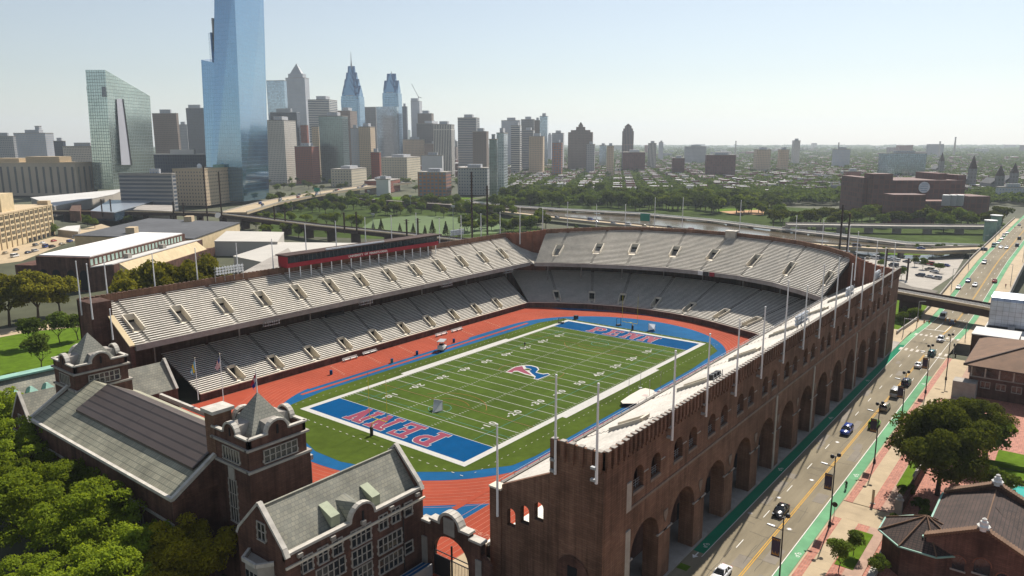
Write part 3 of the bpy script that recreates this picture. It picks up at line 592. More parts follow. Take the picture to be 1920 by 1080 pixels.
# ================================================================ windows
WC = {}
def win(par, p, rz, w, h, n=2, tr=1, tooth=True, name='window', fm='stone'):
    key = (round(w, 2), round(h, 2), n, tr, tooth, fm)
    if key not in WC:
        f = MB(); e = .15
        f.box(-w/2-e, -w/2, -.14, 0, -e, h+e); f.box(w/2, w/2+e, -.14, 0, -e, h+e); f.box(-w/2, w/2, -.14, 0, h, h+e); f.box(-w/2-e, w/2+e, -.24, 0, -e, 0)
        if tooth:
            k = max(1, int(h/.9))
            for i in range(k):
                z = i*h/k+.1
                for s in (-1, 1): f.box(min(s*(w/2+e), s*(w/2+e+.15)), max(s*(w/2+e), s*(w/2+e+.15)), -.12, 0, z, z+.36)
        for i in range(1, n): x = -w/2+w*i/n; f.box(x-.09, x+.09, -.10, 0, 0, h)
        for i in range(1, tr): z = h*i/tr; f.box(-w/2, w/2, -.08, 0, z-.07, z+.07)
        WC[key] = (f.mesh('window_frame', M[fm]), MB().box(-w/2, w/2, -.03, 0, 0, h).mesh('pane', M['glass']))
    a = inst(name, WC[key][0], par, p, rz); inst('pane', WC[key][1], a); return a
WEST = R(-90)
def coping(par, pts, w=.45, h=.35, name='coping', m='cap'):
    mb = MB()
    for a, b in zip(pts[:-1], pts[1:]): mb.bar(a, b, w, h)
    return mb.build(name, M[m], par)
def round_gable(mb, cb, F, c, z, r, th=.5, n=10, depth=.0):
    A = arch_pts(c, r, z, n)
    for d in (0, th): mb.poly([F(a, b, d) for a, b in A])
    for a, b in zip(A[:-1], A[1:]): cb.bar(F(a[0], a[1], th/2), F(b[0], b[1], th/2), th+.25, .3)
# ================================================================ brick dormitory by the gate
DO = thing('brick_hall', 'dark brick hall with long slate roof and stone mullioned windows beside the gate', 'building')
mb = MB(); X0_, X1_, Y0_, Y1_ = -109.2, -86, -44.4, -34.4
mb.box(X0_, X1_, Y0_, Y1_, -.3, 12.2); mb.box(X0_, X1_, Y0_, Y0_+.5, 12.2, 12.9)
for x in (X0_, X1_-.5): mb.poly([(x, Y0_, 12.2), (x, Y1_, 12.2), (x, Y1_+.6, 12.8), (x, -39.4, 18.1), (x, Y0_-.1, 12.8)]); mb.poly([(x+.5, Y0_, 12.2), (x+.5, Y1_, 12.2), (x+.5, Y1_+.6, 12.8), (x+.5, -39.4, 18.1), (x+.5, Y0_-.1, 12.8)])
cb = MB(); cx = ony(679, 940, Y0_).x; round_gable(mb, cb, lambda u, z, d: (u, Y0_-.02+d, z), cx, 12.9, 2.1)
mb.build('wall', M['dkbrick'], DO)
rf = MB(); rf.poly([(X0_+.5, Y0_+.5, 12.25), (X1_-.5, Y0_+.5, 12.25), (X1_-.5, -39.4, 17.6), (X0_+.5, -39.4, 17.6)]); rf.poly([(X0_+.5, -39.4, 17.6), (X1_-.5, -39.4, 17.6), (X1_-.5, Y1_, 12.25), (X0_+.5, Y1_, 12.25)]); rf.bar((X0_, -39.4, 17.62), (X1_, -39.4, 17.62), .3)
RF = rf.build('roof', M['slate'], DO)
for px, py in ((622, 973), (698, 930)):
    p = ony(px, py, -42.9); MB().hexa([(p.x-.7, -43.6, 13.1), (p.x+.7, -43.6, 13.1), (p.x+.7, -41.7, 14.9), (p.x-.7, -41.7, 14.9), (p.x-.7, -43.7, 14.6), (p.x+.7, -43.7, 14.6), (p.x+.7, -41.2, 15.6), (p.x-.7, -41.2, 15.6)]).build('roof_vent', mat('vent_green', (.30, .33, .23), .7), RF)
MB().hexa([(cx-2, -43.9, 12.8), (cx+1.2, -43.9, 12.8), (cx+1.2, -41.3, 15.3), (cx-2, -41.3, 15.3), (cx-.4, -43.9, 15), (cx-.2, -43.9, 15), (cx-.2, -41, 15.6), (cx-.4, -41, 15.6)]).build('dormer', M['slate'], RF)
for x in (X0_+.25, X1_-.25): coping(DO, [(x, Y0_-.2, 12.7), (x, Y0_+.35, 13.7), (x, -39.4, 18.3), (x, Y1_-.35, 13.7), (x, Y1_+.2, 12.7)], .65)
coping(DO, [(X0_, Y0_+.2, 13), (cx-2.1, Y0_+.2, 13)], .7); coping(DO, [(cx+2.1, Y0_+.2, 13), (X1_+.2, Y0_+.2, 13)], .7)
cb.build('coping', M['cap'], DO); MB().box(X0_, X1_+.3, Y0_-.25, Y0_, 11.2, 11.5).build('string_course', M['vom'], DO)
MB().box(cx-.14, cx+.14, Y0_-.1, Y0_-.02, 12.6, 13.9).build('slit_window', M['dark'], DO)
for k in range(5): MB().box(X0_+2+k*5-.35, X0_+2+k*5+.35, Y0_-.4, Y0_, 12.1, 12.6).build('corbel_stone', M['stone'], DO)
Zx = lambda a, b: ony(440+a/5.333, 880+b/5.333, Y0_)
for a, b, w, h, n in ((1735, 455, 1.3, 1.9, 1), (1610, 520, 1.4, 2.0, 2), (1485, 590, 1.4, 2.0, 2), (1265, 735, 3.2, 2.2, 4), (1030, 845, 1.4, 2.0, 2), (885, 925, 1.4, 2, 2), (730, 1010, 1.4, 2, 2), (1555, 790, 4.2, 2.1, 5), (1275, 925, 3.2, 2.1, 4), (965, 1090, 4.4, 2.1, 5), (1565, 985, 4.2, 2.1, 5), (1280, 1110, 3.2, 2.1, 4), (1740, 830, 1.4, 1.6, 1)):
    p = Zx(a, b); win(DO, (p.x, Y0_, p.z), 0, w, h, n, 2)
p = onx(492, 1012, X0_); win(DO, (X0_, p.y, p.z), WEST, 1.5, 2.2, 2, 2)
bb = MB(); q = [(X0_, -42), (X0_-1.6, -40.9), (X0_-1.6, -38.3), (X0_, -37.2)]; bb.prism(q, 6.6, 11.); by = bb.build('bay_window', M['stone'], DO)
for y in (-40.5, -39.6, -38.7): MB().box(X0_-1.64, X0_-1.6, y-.3, y+.3, 7.6, 9.9).build('pane', M['glass'], by)
coping(DO, [(X0_-.1, -42.2, 11.3), (X0_-1.8, -41, 11.3), (X0_-1.8, -38.2, 11.3), (X0_-.1, -37, 11.3)], .35, .5)
for y, z in ((-43, 3), (-36, 3), (-43, 7.5)): win(DO, (X0_, y, z), WEST, 1.3, 2, 2, 2)
for x in (-107, -101.5, -90): MB().tube((x, Y0_-.08, .2), (x, Y0_-.08, 12), .08).build('downpipe', M['black'], DO)
# ================================================================ towers and gymnasium hall
def tower(name, label, y0, y1, chim, pole):
    T = thing(name, label, 'tower', ((-104.5-95.3)/2, (y0+y1)/2, 0)); cx, cy = T.location.x, T.location.y; hx, hy = 4.6, (y1-y0)/2
    mb = MB().box(-hx-.12, hx+.5, -hy-.12, hy+.12, -.3, 17.9); mb.box(-hx, hx, -hy, hy, 17.9, 21.2)
    for s in (-1, 1): mb.box(s*hx-(.5 if s > 0 else 0), s*hx+(0 if s > 0 else .5), -hy, hy, 21.2, 22.5); mb.box(-hx, hx, s*hy-(.5 if s > 0 else 0), s*hy+(0 if s > 0 else .5), 21.2, 22.5)
    cb = MB()
    for s in (-1, 1):
        round_gable(mb, cb, lambda u, z, d: (u, s*(hy+.02-d), z), 0, 22.5, 1.75); round_gable(mb, cb, lambda u, z, d: (s*(hx+.02-d), u, z), 0, 22.5, 1.6)
    mb.build('wall', M['dkbrick'], T)
    for s in (-1, 1):
        for a, b in ((-hx, -1.75), (1.75, hx)): cb.box(a-.1, b+.1, s*hy-.3, s*hy+.3, 22.5, 22.75)
        for a, b in ((-hy, -1.6), (1.6, hy)): cb.box(s*hx-.3, s*hx+.3, a-.1, b+.1, 22.5, 22.75)
    cb.build('coping', M['cap'], T)
    bt = MB()
    for z, e, h in ((20.95, .38, .3), (17.8, .35, .35)):
        for s in (-1, 1): bt.box(-hx-e, hx+e+(.3 if z < 19 else 0), s*hy-e, s*hy+e, z, z+h); bt.box(s*hx-e, s*hx+e+(.3 if z < 19 else 0), -hy, hy, z+.003, z+h-.003)
    bt.build('string_course', M['stone'], T)
    MB().prism([(-hx+.8, -hy+.8), (hx-.8, -hy+.8), (hx-.8, hy-.8), (-hx+.8, hy-.8)], 21.3, 27.2, 0, None, .01).build('roof', brickmat('slate_pyr', (.30, .29, .24), (.25, .25, .21), (.17, .17, .15), .5, .4, .03, var=.2), T)
    st_ = MB()
    for s in (-1, 1): st_.hexa([(-1.7, s*(hy-.6), 21.6), (1.7, s*(hy-.6), 21.6), (1.7, s*1.2, 22.3), (-1.7, s*1.2, 22.3), (-1.2, s*(hy-.6), 23.6), (1.2, s*(hy-.6), 23.6), (1.2, s*1.2, 24), (-1.2, s*1.2, 24)]); st_.hexa([(s*(hx-.6), -1.5, 21.6), (s*(hx-.6), 1.5, 21.6), (s*1.2, 1.5, 22.3), (s*1.2, -1.5, 22.3), (s*(hx-.6), -1.1, 23.5), (s*(hx-.6), 1.1, 23.5), (s*1.2, 1.1, 24), (s*1.2, -1.1, 24)])
    st_.build('gable_roof', M['conc'], T)
    win(T, (.3, -hy, 18.6), 0, 5.2, 1.7, 6, 2); win(T, (-hx, 0, 18.6), WEST, 3.9, 1.7, 6, 1); win(T, (-hx-.12, 0, 9.6), WEST, 1.7, 6.2, 3, 3)
    MB().box(-hx-.3, -hx-.1, -.7, .7, 16, 17.7).build('carved_crest', M['stone'], T)
    for u in (0,): MB().box(-.16, .16, -hy-.08, -hy, 22.2, 23.5).build('slit_window', M['dark'], T); MB().box(-hx-.08, -hx, -.16, .16, 22.2, 23.4).build('slit_window', M['dark'], T)
    if chim:
        MB().box(-hx-.05, -hx+2.7, hy-.4, hy+2.0, 12, 24.4).build('chimney', M['brick'], T); MB().box(-hx-.4, -hx+3.05, hy-.75, hy+2.35, 24.4, 24.9).build('chimney_cap', M['cap'], T)
    return T
tower('brick_tower', 'dark brick tower with slate pyramid roof and big square chimney at its corner', -30.5, -22., True, True)
tower('brick_tower', 'brick tower with slate pyramid roof next to the north stand end, without chimney', 23.5, 32.5, False, False)
HA = thing('gymnasium_hall', 'long brick gymnasium hall between two towers with dark solar panels on slate roof', 'building')
XE, XR, XF, ZE_, ZR_ = -111.1, -101.7, -92.3, 14.2, 19.5
mb = MB(); mb.box(XE, XF, -21.9, 26.5, -.3, ZE_-.3)
for y in (-22.4, 26.4): mb.hexa([(XE, y, ZE_-.3), (XF, y, ZE_-.3), (XF, y+.6, ZE_-.3), (XE, y+.6, ZE_-.3), (XR-.2, y, ZR_+.4), (XR+.2, y, ZR_+.4), (XR+.2, y+.6, ZR_+.4), (XR-.2, y+.6, ZR_+.4)])
mb.build('wall', M['dkbrick'], HA)
rf = MB(); rf.poly([(XE, -21.8, ZE_), (XE, 26.4, ZE_), (XR, 26.4, ZR_), (XR, -21.8, ZR_)][::-1]); rf.poly([(XF, -21.8, ZE_), (XF, 26.4, ZE_), (XR, 26.4, ZR_), (XR, -21.8, ZR_)])
RH = rf.build('roof', M['slatey'], HA)
sl = (ZR_-ZE_)/(XR-XE); W_ = lambda x, e: ZE_+(x-XE)*sl+e; xs0 = -107.2
MB().hexa([(xs0, -20.5, W_(xs0, .05)), (XR, -20.5, ZR_+.05), (XR, 17.5, ZR_+.05), (xs0, 17.5, W_(xs0, .05)), (xs0, -20.5, W_(xs0, .42)), (XR, -20.5, ZR_+.42), (XR, 17.5, ZR_+.42), (xs0, 17.5, W_(xs0, .42))]).build('solar_array', M['solar'], RH)
E2 = lambda x, e: ZR_-(x-XR)*sl+e; xs1 = -97.2
MB().hexa([(XR, -20.5, ZR_+.05), (xs1, -20.5, E2(xs1, .05)), (xs1, 17.5, E2(xs1, .05)), (XR, 17.5, ZR_+.05), (XR, -20.5, ZR_+.42), (xs1, -20.5, E2(xs1, .42)), (xs1, 17.5, E2(xs1, .42)), (XR, 17.5, ZR_+.42)]).build('solar_array', M['solar'], RH)
MB().box(XF, -88.5, -22, 26, -.3, 11.4).build('east_wing', M['conc'], HA)
coping(HA, [(XE-.2, -22.3, ZE_), (XE-.2, 26.7, ZE_)], .5, .45); coping(HA, [(XE-.2, -22.1, ZE_), (-106, -22.1, W_(-106, .5)), (-104.6, -22.1, W_(-104.6, .6))], .6, .5); coping(HA, [(XE-.2, 26.7, ZE_), (-106, 26.7, W_(-106, .5)), (-104.6, 26.7, W_(-104.6, .6))], .6, .5)
coping(HA, [(-88.4, 26.3, 12.2), (-88.4, 10, 12.2), (-88, 6, 13), (-88, -3, 13), (-88.4, -6, 12.2), (-88.4, -22, 12.2)], .6, .8)
MB().box(XE-.15, XE, -21.9, 26.5, 10, 10.4).build('string_course', M['stone'], HA)
for k in range(7): win(HA, (XE, -18+k*6.6, 4.5), WEST, 2.2, 4, 3, 3)
def gable_house(T, x0, x1, y0, y1, ze, zr, wm='dkbrick', rm='slate', z0=-.3):
    yc = (y0+y1)/2; MB().box(x0, x1, y0, y1, z0, ze).build('wall', M[wm], T)
    g = MB()
    for x in (x0, x1-.4): g.prism([(0, 0), (1, 0), (1, 1), (0, 1)], 0, 0) if 0 else g.hexa([(x, y0, ze), (x+.4, y0, ze), (x+.4, y1, ze), (x, y1, ze), (x, yc-.1, zr+.4), (x+.4, yc-.1, zr+.4), (x+.4, yc+.1, zr+.4), (x, yc+.1, zr+.4)])
    g.build('gable_wall', M[wm], T)
    r = MB(); r.poly([(x0+.4, y0, ze), (x1-.4, y0, ze), (x1-.4, yc, zr), (x0+.4, yc, zr)]); r.poly([(x0+.4, yc, zr), (x1-.4, yc, zr), (x1-.4, y1, ze), (x0+.4, y1, ze)])
    o = r.build('roof', M[rm], T)
    for x in (x0+.2, x1-.2): coping(T, [(x, y0-.2, ze), (x, yc, zr+.55), (x, y1+.2, ze)], .55, .35)
    return o
T = thing('brick_hall', 'brick gabled hall with pale slate roof squeezed between far tower and north stand', 'building'); gable_house(T, -109, -80.8, 34.3, 43, 10, 15.3)
p = onx(78, 765, -109); win(T, (-109, 38.7, 9.2), WEST, 1.4, 2.2, 2, 2); coping(T, [(-110, 36, 8.3), (-110, 41, 8.3)], .5, .6)
T = thing('copper_ridged_hall', 'slate roofed building with copper ridge and small copper dormers at left of towers', 'building')
rr_ = gable_house(T, -140, -92, 52, 66, 8, 13.5); MB().bar((-140, 59, 13.6), (-92, 59, 13.6), 2.6, .4).build('copper_ridge', M['copper'], rr_)
for px, py in ((32, 735), (62, 727), (92, 720)):
    p = ony(px, py, 54); d = MB().box(p.x-.9, p.x+.9, 53.3, 56.5, 8.6, 10.2).build('dormer', M['dark'], rr_); MB().prism([(p.x-1.3, 52.9), (p.x+1.3, 52.9), (p.x+1.3, 57.5), (p.x-1.3, 57.5)], 10.2, 11.6, 0, None, .15).build('dormer_roof', M['copper'], d)
# ================================================================ gateway
GA = thing('gateway', 'dark brick gateway with curved stone top and black iron gates', 'gate')
mb = MB(); WG = lambda u, z, d: (-86.3+d, u, z); yc = -49.8
arch_bay(mb, WG, -55.6, -44.3, -.3, 7.9, yc, 3.5, -.3, 3.5, 1.0)
mb.box(-86.3, -85.3, -53.4, -46.2, 7.9, 8.6)
A = arch_pts(yc, 2.0, 8.6, 10)
for d in (0, 1.0): mb.poly([WG(a, z, d) for a, z in A])
mb.build('wall', M['dkbrick'], GA)
cb = MB()
for a, b in zip(A[:-1], A[1:]): cb.bar(WG(a[0], a[1], .5), WG(b[0], b[1], .5), 1.3, .4)
for a, b, z in ((-53.6, -51.8, 8.65), (-47.8, -46, 8.65), (-55.8, -53.5, 7.95), (-46.1, -44.1, 7.95)): cb.box(-86.5, -85.1, a, b, z, z+.35)
cb.build('coping', M['cap'], GA); MB().box(-86.45, -86.3, yc-1, yc+1, 7.4, 9.9).build('carved_crest', M['conc'], GA)
for y in (-55.2, -44.9): MB().box(-86.5, -86.3, y-.5, y+.5, .6, 5.6).build('stone_block', M['conc'], GA)
ig = MB()
for y in (-53.1, yc, -46.5): ig.box(-86, -85.8, y-.1, y+.1, -.3, 5.5)
for z in (3.2, 3.9): ig.bar((-85.9, -53.2, z), (-85.9, -46.4, z), .12)
for k in range(24): y = -53+k*.28; ig.bar((-85.9, y, 0), (-85.9, y, 3.2), .05)
ig.build('iron_gate', M['black'], GA); MB().box(-85.95, -85.85, -49.5, -46.6, 0, 3.1).build('gate_screen', M['black'], GA)
BWL = thing('boundary_wall', 'low dark brick wall with sloping top between gateway and stadium corner', 'wall')
MB().hexa([(-86.2, -57.2, -.3), (-85.6, -57.2, -.3), (-85.6, -55.6, -.3), (-86.2, -55.6, -.3), (-86.2, -57.2, 5.2), (-85.6, -57.2, 5.2), (-85.6, -55.6, 6.4), (-86.2, -55.6, 6.4)]).build('wall', M['dkbrick'], BWL)
sheet('courtyard', [(-110, -71), (-84, -71), (-84, -44.4), (-110, -44.4)], M['dasphalt'], -.2)
sheet('gate_apron', [(-86, -53.2), (-78, -53.2), (-78, -46.2), (-86, -46.2)], M['walk'], .06)
BS = thing('barrier_stack', 'stack of blue folded barriers against brick hall wall near the gateway', 'barriers', (-89.5, -46.2, -.2))
for k in range(7): MB().box(-3+k*.1, 2.6-k*.1, -.7+k*.22, -.55+k*.22, 0, 2.4).build('barrier', M['blue'] if k % 3 else M['steel'], BS)
YC = thing('equipment_mat', 'yellow padded mat lying on the ground in front of the gateway', 'mat', (-89.6, -50.2, -.19)); MB().box(-.8, .8, -.9, .9, 0, .3).build('pad', M['orange'], YC); MB().box(-.8, .8, 1, 1.9, 0, .25).build('pad', mat('pad_yellow', (.6, .4, .03)), YC)
# ================================================================ flags and flagpoles
def flag(name, label, base, top, cols, paint, L=2.9, h=1.9):
    T = thing(name, label, 'flag', base); H_ = top-base[2]
    MB().lathe((0, 0, 0), [(.09, 0), (.05, H_)], 8).build('pole', M['metalw'], T); MB().lathe((0, 0, H_), [(.02, 0), (.13, .12), (.1, .24), (.01, .28)], 8).build('finial', M['vom'], T)
    mb = MB(); nu, nv = 12, 13; d = Vector((-_r[0]*.42, -_r[1]*.42, -.9)).normalized()
    P = lambda i, j: Vector((0, 0, H_-.2-h*j/nv))+d*(L*i/nu)*(.55+.45*(1-j/nv)*.8)+Vector((.16*math.sin(i*.9+j*.25), .16*math.cos(i*.8), 0))*(i/nu)
    for i in range(nu):
        for j in range(nv): mb.poly([P(i, j), P(i+1, j), P(i+1, j+1), P(i, j+1)], paint((i+.5)/nu, (j+.5)/nv, j))
    mb.build('flag_cloth', [mat('flag_%d_%s' % (k, name), c, .8, .05) for k, c in enumerate(cols)], T, True)
    return T
b = onz(372, 750, 11.9); b2 = onz(419, 752, 11.9)
flag('city_flag', 'pale blue and yellow flag on white pole above the gymnasium hall', b, ony(367, 672, b.y).z, [(.17, .42, .62), (.72, .47, .02), (.8, .8, .75)], lambda u, v, j: 1 if .33 < u < .67 else (2 if u > .75 and .3 < v < .6 else 0))
flag('national_flag', 'red and white striped flag with blue canton on white pole above the gymnasium hall', b2, ony(414, 664, b2.y).z, [(.5, .02, .04), (.8, .8, .8), (.05, .07, .22)], lambda u, v, j: 2 if u < .4 and j < 7 else j % 2)
b3 = Vector((-99.9, -26.25, 27.1)); flag('university_flag', 'red and blue flag on pole at the tip of the tower with chimney', b3, 30.4, [(.45, .015, .04), (.02, .035, .25), (.7, .7, .7)], lambda u, v, j: 2 if .42 < u < .5 or (.2 < u < .35 and .3 < v < .7) else (0 if v < .55 else 1), 2.2, 1.7)
PG = 'white flagpoles round the stadium rim'
def flagpole(base, top, lab):
    T = thing('flagpole', lab, 'flagpole', base, 0, PG); h = top-base.z
    MB().lathe((0, 0, 0), [(.19, 0), (.11, h)], 8).build('pole', M['metalw'], T); MB().lathe((0, 0, h), [(.03, 0), (.16, .12), (.14, .3), (.02, .36)], 8).build('finial', M['metalw'], T)
    return T
SP = (-86.4, -78.4, -66.9, -55.6, -44.1, -32.6, -21.1, -9.3, 1.3, 12.6, 24.4, 35.8, 47.6, 58.2, 69.9)
for i, x in enumerate(SP):
    if i == 0:
        b = onx(1041, 889, -84.3); t = onx(1040.5, 706, -84.3)
        lab = 'white flagpole at corner of the brick end parapet facing the hall roofs'
    else: b = Vector((x, -73.75, 17.4)); lab = 'white flagpole bracketed to the arcaded street wall of the stadium'
    if i == 1: b = ony(1118, 907, -73.7); t = ony(1118, 725, -73.7); lab = 'white flagpole on the outer edge of the south west corner tower'
    elif i > 1: b.z = 21.3; t = Vector((0, 0, (33.8, 36.6)[i in (6, 8, 9, 12)]))
    T = flagpole(b, t.z, lab)
    for dz in (.2, 1.7): MB().box(-.2, .2, 0, .75, dz, dz+.3).build('bracket', M['steel'], T)
b = onx(933, 968, -84.4); t = onx(932, 799, -84.4); flagpole(b, t.z, 'white flagpole on the end pier of the sloping brick end wall')
for x, z in ((-76.4, 33.5), (-64.5, 33.5), (-52.8, 33.5), (-40.6, 33.5), (-29, 33.5), (-17, 36.8), (-5.4, 36.8), (6.8, 36.9), (18.5, 36.8), (30.4, 36.7), (42.3, 33.8), (54.3, 33.9), (66, 33.8), (78, 33.5)):
    flagpole(Vector((x, 73.7, 24)), z, 'white flagpole on the far wall behind the press box side' if z > 36 else 'white flagpole on the far straight wall, clear of the press box')
for px, py0, py1 in ((143.7, 492, 591), (164, 497, 599)):
    b = onx(px+10, py1, -84.3); flagpole(b, onx(px, py0, -84.3).z, 'white flagpole on the brick end wall behind the pyramid roofed tower')
b = ony(212, 637, 55.5); flagpole(b, ony(208, 581, 55.5).z, 'white flagpole at the front corner of the north upper tier')
for px, p0, p1 in ((975, 390, 432), (1017.5, 391, 430), (1064, 380, 424), (1118, 385, 424), (1172, 385, 424), (1227, 372, 424), (1279, 372, 426), (1386.5, 377, 435), (1491, 406, 451), (1541, 414, 460), (1590, 424, 471), (1605, 436, 491)):
    b = onz(px, p1, 26.6); t = onx(px, p0, b.x); b.z = 21; flagpole(b, t.z, 'white flagpole on the curved east rim of the stadium')
for px0, p0, px1, p1, y in ((1263, 660, 1261, 745, 0), (1467, 535, 0, 0, 0))[:0]: pass
# ================================================================ floodlight racks
lamp_me = MB().lathe((0, 0, 0), [(.18, -.1), (.34, .12), (.38, .4)], 8).mesh('lamp', M['hlight']); lamps_me = MB().lathe((0, 0, 0), [(.1, -.1), (.2, .1), (.24, .3)], 6).mesh('lamp', M['steel']); lampb_me = MB().box(-.45, .45, -.45, .45, 0, .8).mesh('lamp', M['black'])
def rack(p, ang, lab, rows=3, n=8, leg=3, dx=.75, me=None, drop=False):
    T = thing('floodlight_rack', lab, 'floodlight', p, ang, 'floodlight racks on the stadium'); w = n*dx
    mb = MB()
    for k in range(4): x = -w/2+w*k/3; mb.bar((x, 0, -leg if drop else 0), (x, 0, 0 if drop else leg+rows*.75), .09)
    for r in range(rows): z = (-leg if drop else leg)+r*.75; mb.bar((-w/2, 0, z), (w/2, 0, z), .08); mb.bar((-w/2, .8, z-.3), (w/2, .8, z-.3), .06)
    for k in range(4): x = -w/2+w*k/3; mb.bar((x, 0, -leg if drop else leg), (x, .9, -.2 if drop else 0), .06)
    mb.build('frame', M['steel'], T)
    for r in range(rows):
        for k in range(n): o = inst('lamp', me or lamp_me, T, (-w/2+dx*(k+.5), -.15, (-leg if drop else leg)+.12+r*.75)); o.rotation_euler = (R(100), 0, 0)
rack((onz(431, 525, 24)), 0, 'floodlight rack over the far stand near its left end', 3, 10, 2.2, .85); rack(onz(856, 450, 24.5), 0, 'floodlight rack on the far wall right of the press box', 3, 9, 2.2, .85)
rack(Vector((-3, -71.6, 23)), R(180), 'big floodlight rack on the street side stand, nearest of three', 3, 9, 2.2, .85); rack(Vector((35, -71.4, 23)), R(180), 'floodlight rack on the street side stand, middle of three', 3, 7, 1.8, .8); rack(Vector((66, -71, 23)), R(180), 'floodlight rack on the street side stand beside the far brick corner', 3, 7, 1.5, .8)
rack(Vector((-44, -70.6, 22.8)), R(180), 'pair of black floodlights leaning over the near street side stand', 1, 3, 1.2, 1.2, lampb_me)
for k, x in enumerate((-42.8, -9.5, 26.5, 60.5)): rack(Vector((x, 55.6, 14.2)), 0, 'small lamp cluster hung under the far upper tier edge, %s' % ('nearest to the flags', 'below the dark press box start', 'below the press box end', 'beside the far corner')[k], 2, 7, .9, .7, lamps_me, True)
# ================================================================ things on the field
def goalpost(x, s, lab):
    T = thing('goal_post', lab, 'goal post', (x, .2, .06)); mb = MB(); o = s*2.0
    mb.tube((o, 0, 1.9), (o, 0, 2.2), .09, .09, 8)
    pr = None
    for k in range(7): t = math.pi/2*k/6; q = (o*math.cos(t)**1, 0, 2.2+.85*math.sin(t)); pr and mb.tube(pr, q, .08, .08, 8); pr = q
    mb.build('gooseneck', M['yellow'], T); MB().tube((0, -2.82, 3.05), (0, 2.82, 3.05), .08, .08, 8).build('crossbar', M['yellow'], T)
    for y in (-2.82, 2.82): u = MB().tube((0, y, 3.05), (0, y, 12.1), .055, .05, 8).build('upright', M['yellow'], T); MB().box(-.02, .02, y-.03, y+.03, 12.1, 13).build('ribbon', M['orange'], u)
    MB().lathe((o, 0, -.02), [(.36, 0), (.36, 1.9), (.2, 1.95)], 10).build('base_pad', M['black'], T)
goalpost(-HL, -1, 'yellow goal post with black base pad at the near end zone'); goalpost(HL, 1, 'yellow goal post with black base pad at the far end zone')
def lacrosse(p, rz, lab, sc=1.):
    T = thing('lacrosse_goal', lab, 'goal', p, rz); f = MB()
    for y in (-.95, .95): f.tube((0, y, 0), (0, y, 1.9), .05, .05, 6); f.tube((0, y, 0), (2., 0, 0), .05, .05, 6)
    f.tube((0, -.95, 1.9), (0, .95, 1.9), .05, .05, 6); f.build('frame', M['white'], T)
    n = MB(); n.poly([(0, -.95, 1.9), (0, -.95, 0), (2, 0, 0)]); n.poly([(0, .95, 0), (0, .95, 1.9), (2, 0, 0)]); n.poly([(0, .95, 1.9), (0, -.95, 1.9), (2, 0, 0)]); n.build('net', M['net'], T); T.scale = (sc,)*3
lacrosse(onz(822, 768, .07), R(190), 'white lacrosse goal standing on the turf near the ten yard line', 1.25); lacrosse(onz(1222, 620, .05), R(10), 'white netted goal on the blue surface behind the far end zone', 1.2)
def hurdle(p, rz, lab, w=2.2, h=2.0):
    T = thing('frame_stand', lab, 'stand', p, rz); f = MB()
    for y in (-w/2, w/2): f.bar((0, y, 0), (0, y, h), .12); f.bar((-.7, y, .06), (.7, y, .06), .12)
    f.bar((0, -w/2, h), (0, w/2, h), .12); f.build('frame', M['black'], T); MB().box(-.5, .5, -w/2+.1, w/2-.1, .1, .4).build('tray', M['black'], T)
hurdle(onz(1052, 606, .06), R(20), 'small black frame on the far corner of the turf', 2, 1.8); hurdle(onz(1160, 610, .05), R(60), 'tall leaning black frame on the blue end beside the goal post', 1.6, 2.6)
MBX = thing('drinks_cooler', 'black box on the turf edge beyond the far end zone', 'box', onz(1080, 598, .05)); MB().box(-.6, .6, -.6, .6, 0, 1.2).build('body', M['black'], MBX); MB().box(-.65, .65, -.65, .65, 1.2, 1.3).build('lid', M['black'], MBX)
for px, py, l in ((621, 702, 'blue barrel standing on the red track near the bend'), (735, 680, 'pale blue barrel on the blue strip left of the white cart'), (782, 665, 'dark blue barrel on the blue strip nearest the white cart'), (851, 642, 'dark blue barrel just beyond the white cart')):
    T = thing('barrel', l, 'barrel', onz(px, py, .05)); MB().lathe((0, 0, 0), [(.36, 0), (.42, .5), (.38, 1.05)], 10).build('drum', M['ezblue'] if px != 735 else M['cyan'], T); MB().lathe((0, 0, 1.05), [(.42, 0), (.40, .1)], 10).build('lid', M['ezblue'], T)
for px, py, l in ((657, 675, 'white bench at the far track wall, nearest to the flags'), (694, 663, 'white bench at the far track wall with bags on it'), (828, 629, 'white bench at the far track wall left of another bench'), (857, 621, 'white bench at the far track wall behind the white cart')):
    T = thing('bench', l, 'bench', onz(px, py, .03)); MB().box(-2.7, 2.7, -.25, .25, .42, .5).build('seat', M['white'], T); MB().box(-2.7, 2.7, .3, .36, .6, 1.0).build('backrest', M['white'], T)
    for x in (-2.3, 0, 2.3): MB().box(x-.05, x+.05, -.25, .33, 0, .6).build('leg', M['steel'], T)
T = thing('utility_cart', 'white flat roofed utility cart parked on the blue and red runway strips', 'cart', onz(829, 656, .05), R(28)); T.scale = (1.3, 1.3, 1.35)
MB().box(-1.5, .3, -.7, .7, .35, 1.2).box(.3, 1.5, -.7, .7, .35, .75).build('body', M['white'], T); MB().box(-1.55, 1.3, -.8, .8, 2.15, 2.25).build('canopy', M['steel'], T); MB().box(-.5, .2, -.6, .6, 1.2, 1.5).build('seat', M['black'], T)
mb = MB()
for x in (-1.4, 1.1):
    for y in (-.7, .7): mb.bar((x, y, .9), (x, y, 2.15), .07)
mb.build('canopy_post', M['steel'], T)
for x in (-1, 1):
    for y in (-.68, .68): MB().tube((x, y-.1, .3), (x, y+.1, .3), .3, .3, 12).build('wheel', M['rubber'], T)
z7 = lambda l, z: [(p.x, p.y) for p in (onz(a/4+960, b/4+580, z) for a, b in l)]
T = thing('landing_mat', 'big tan pole vault landing mat beside the south runway', 'mat')
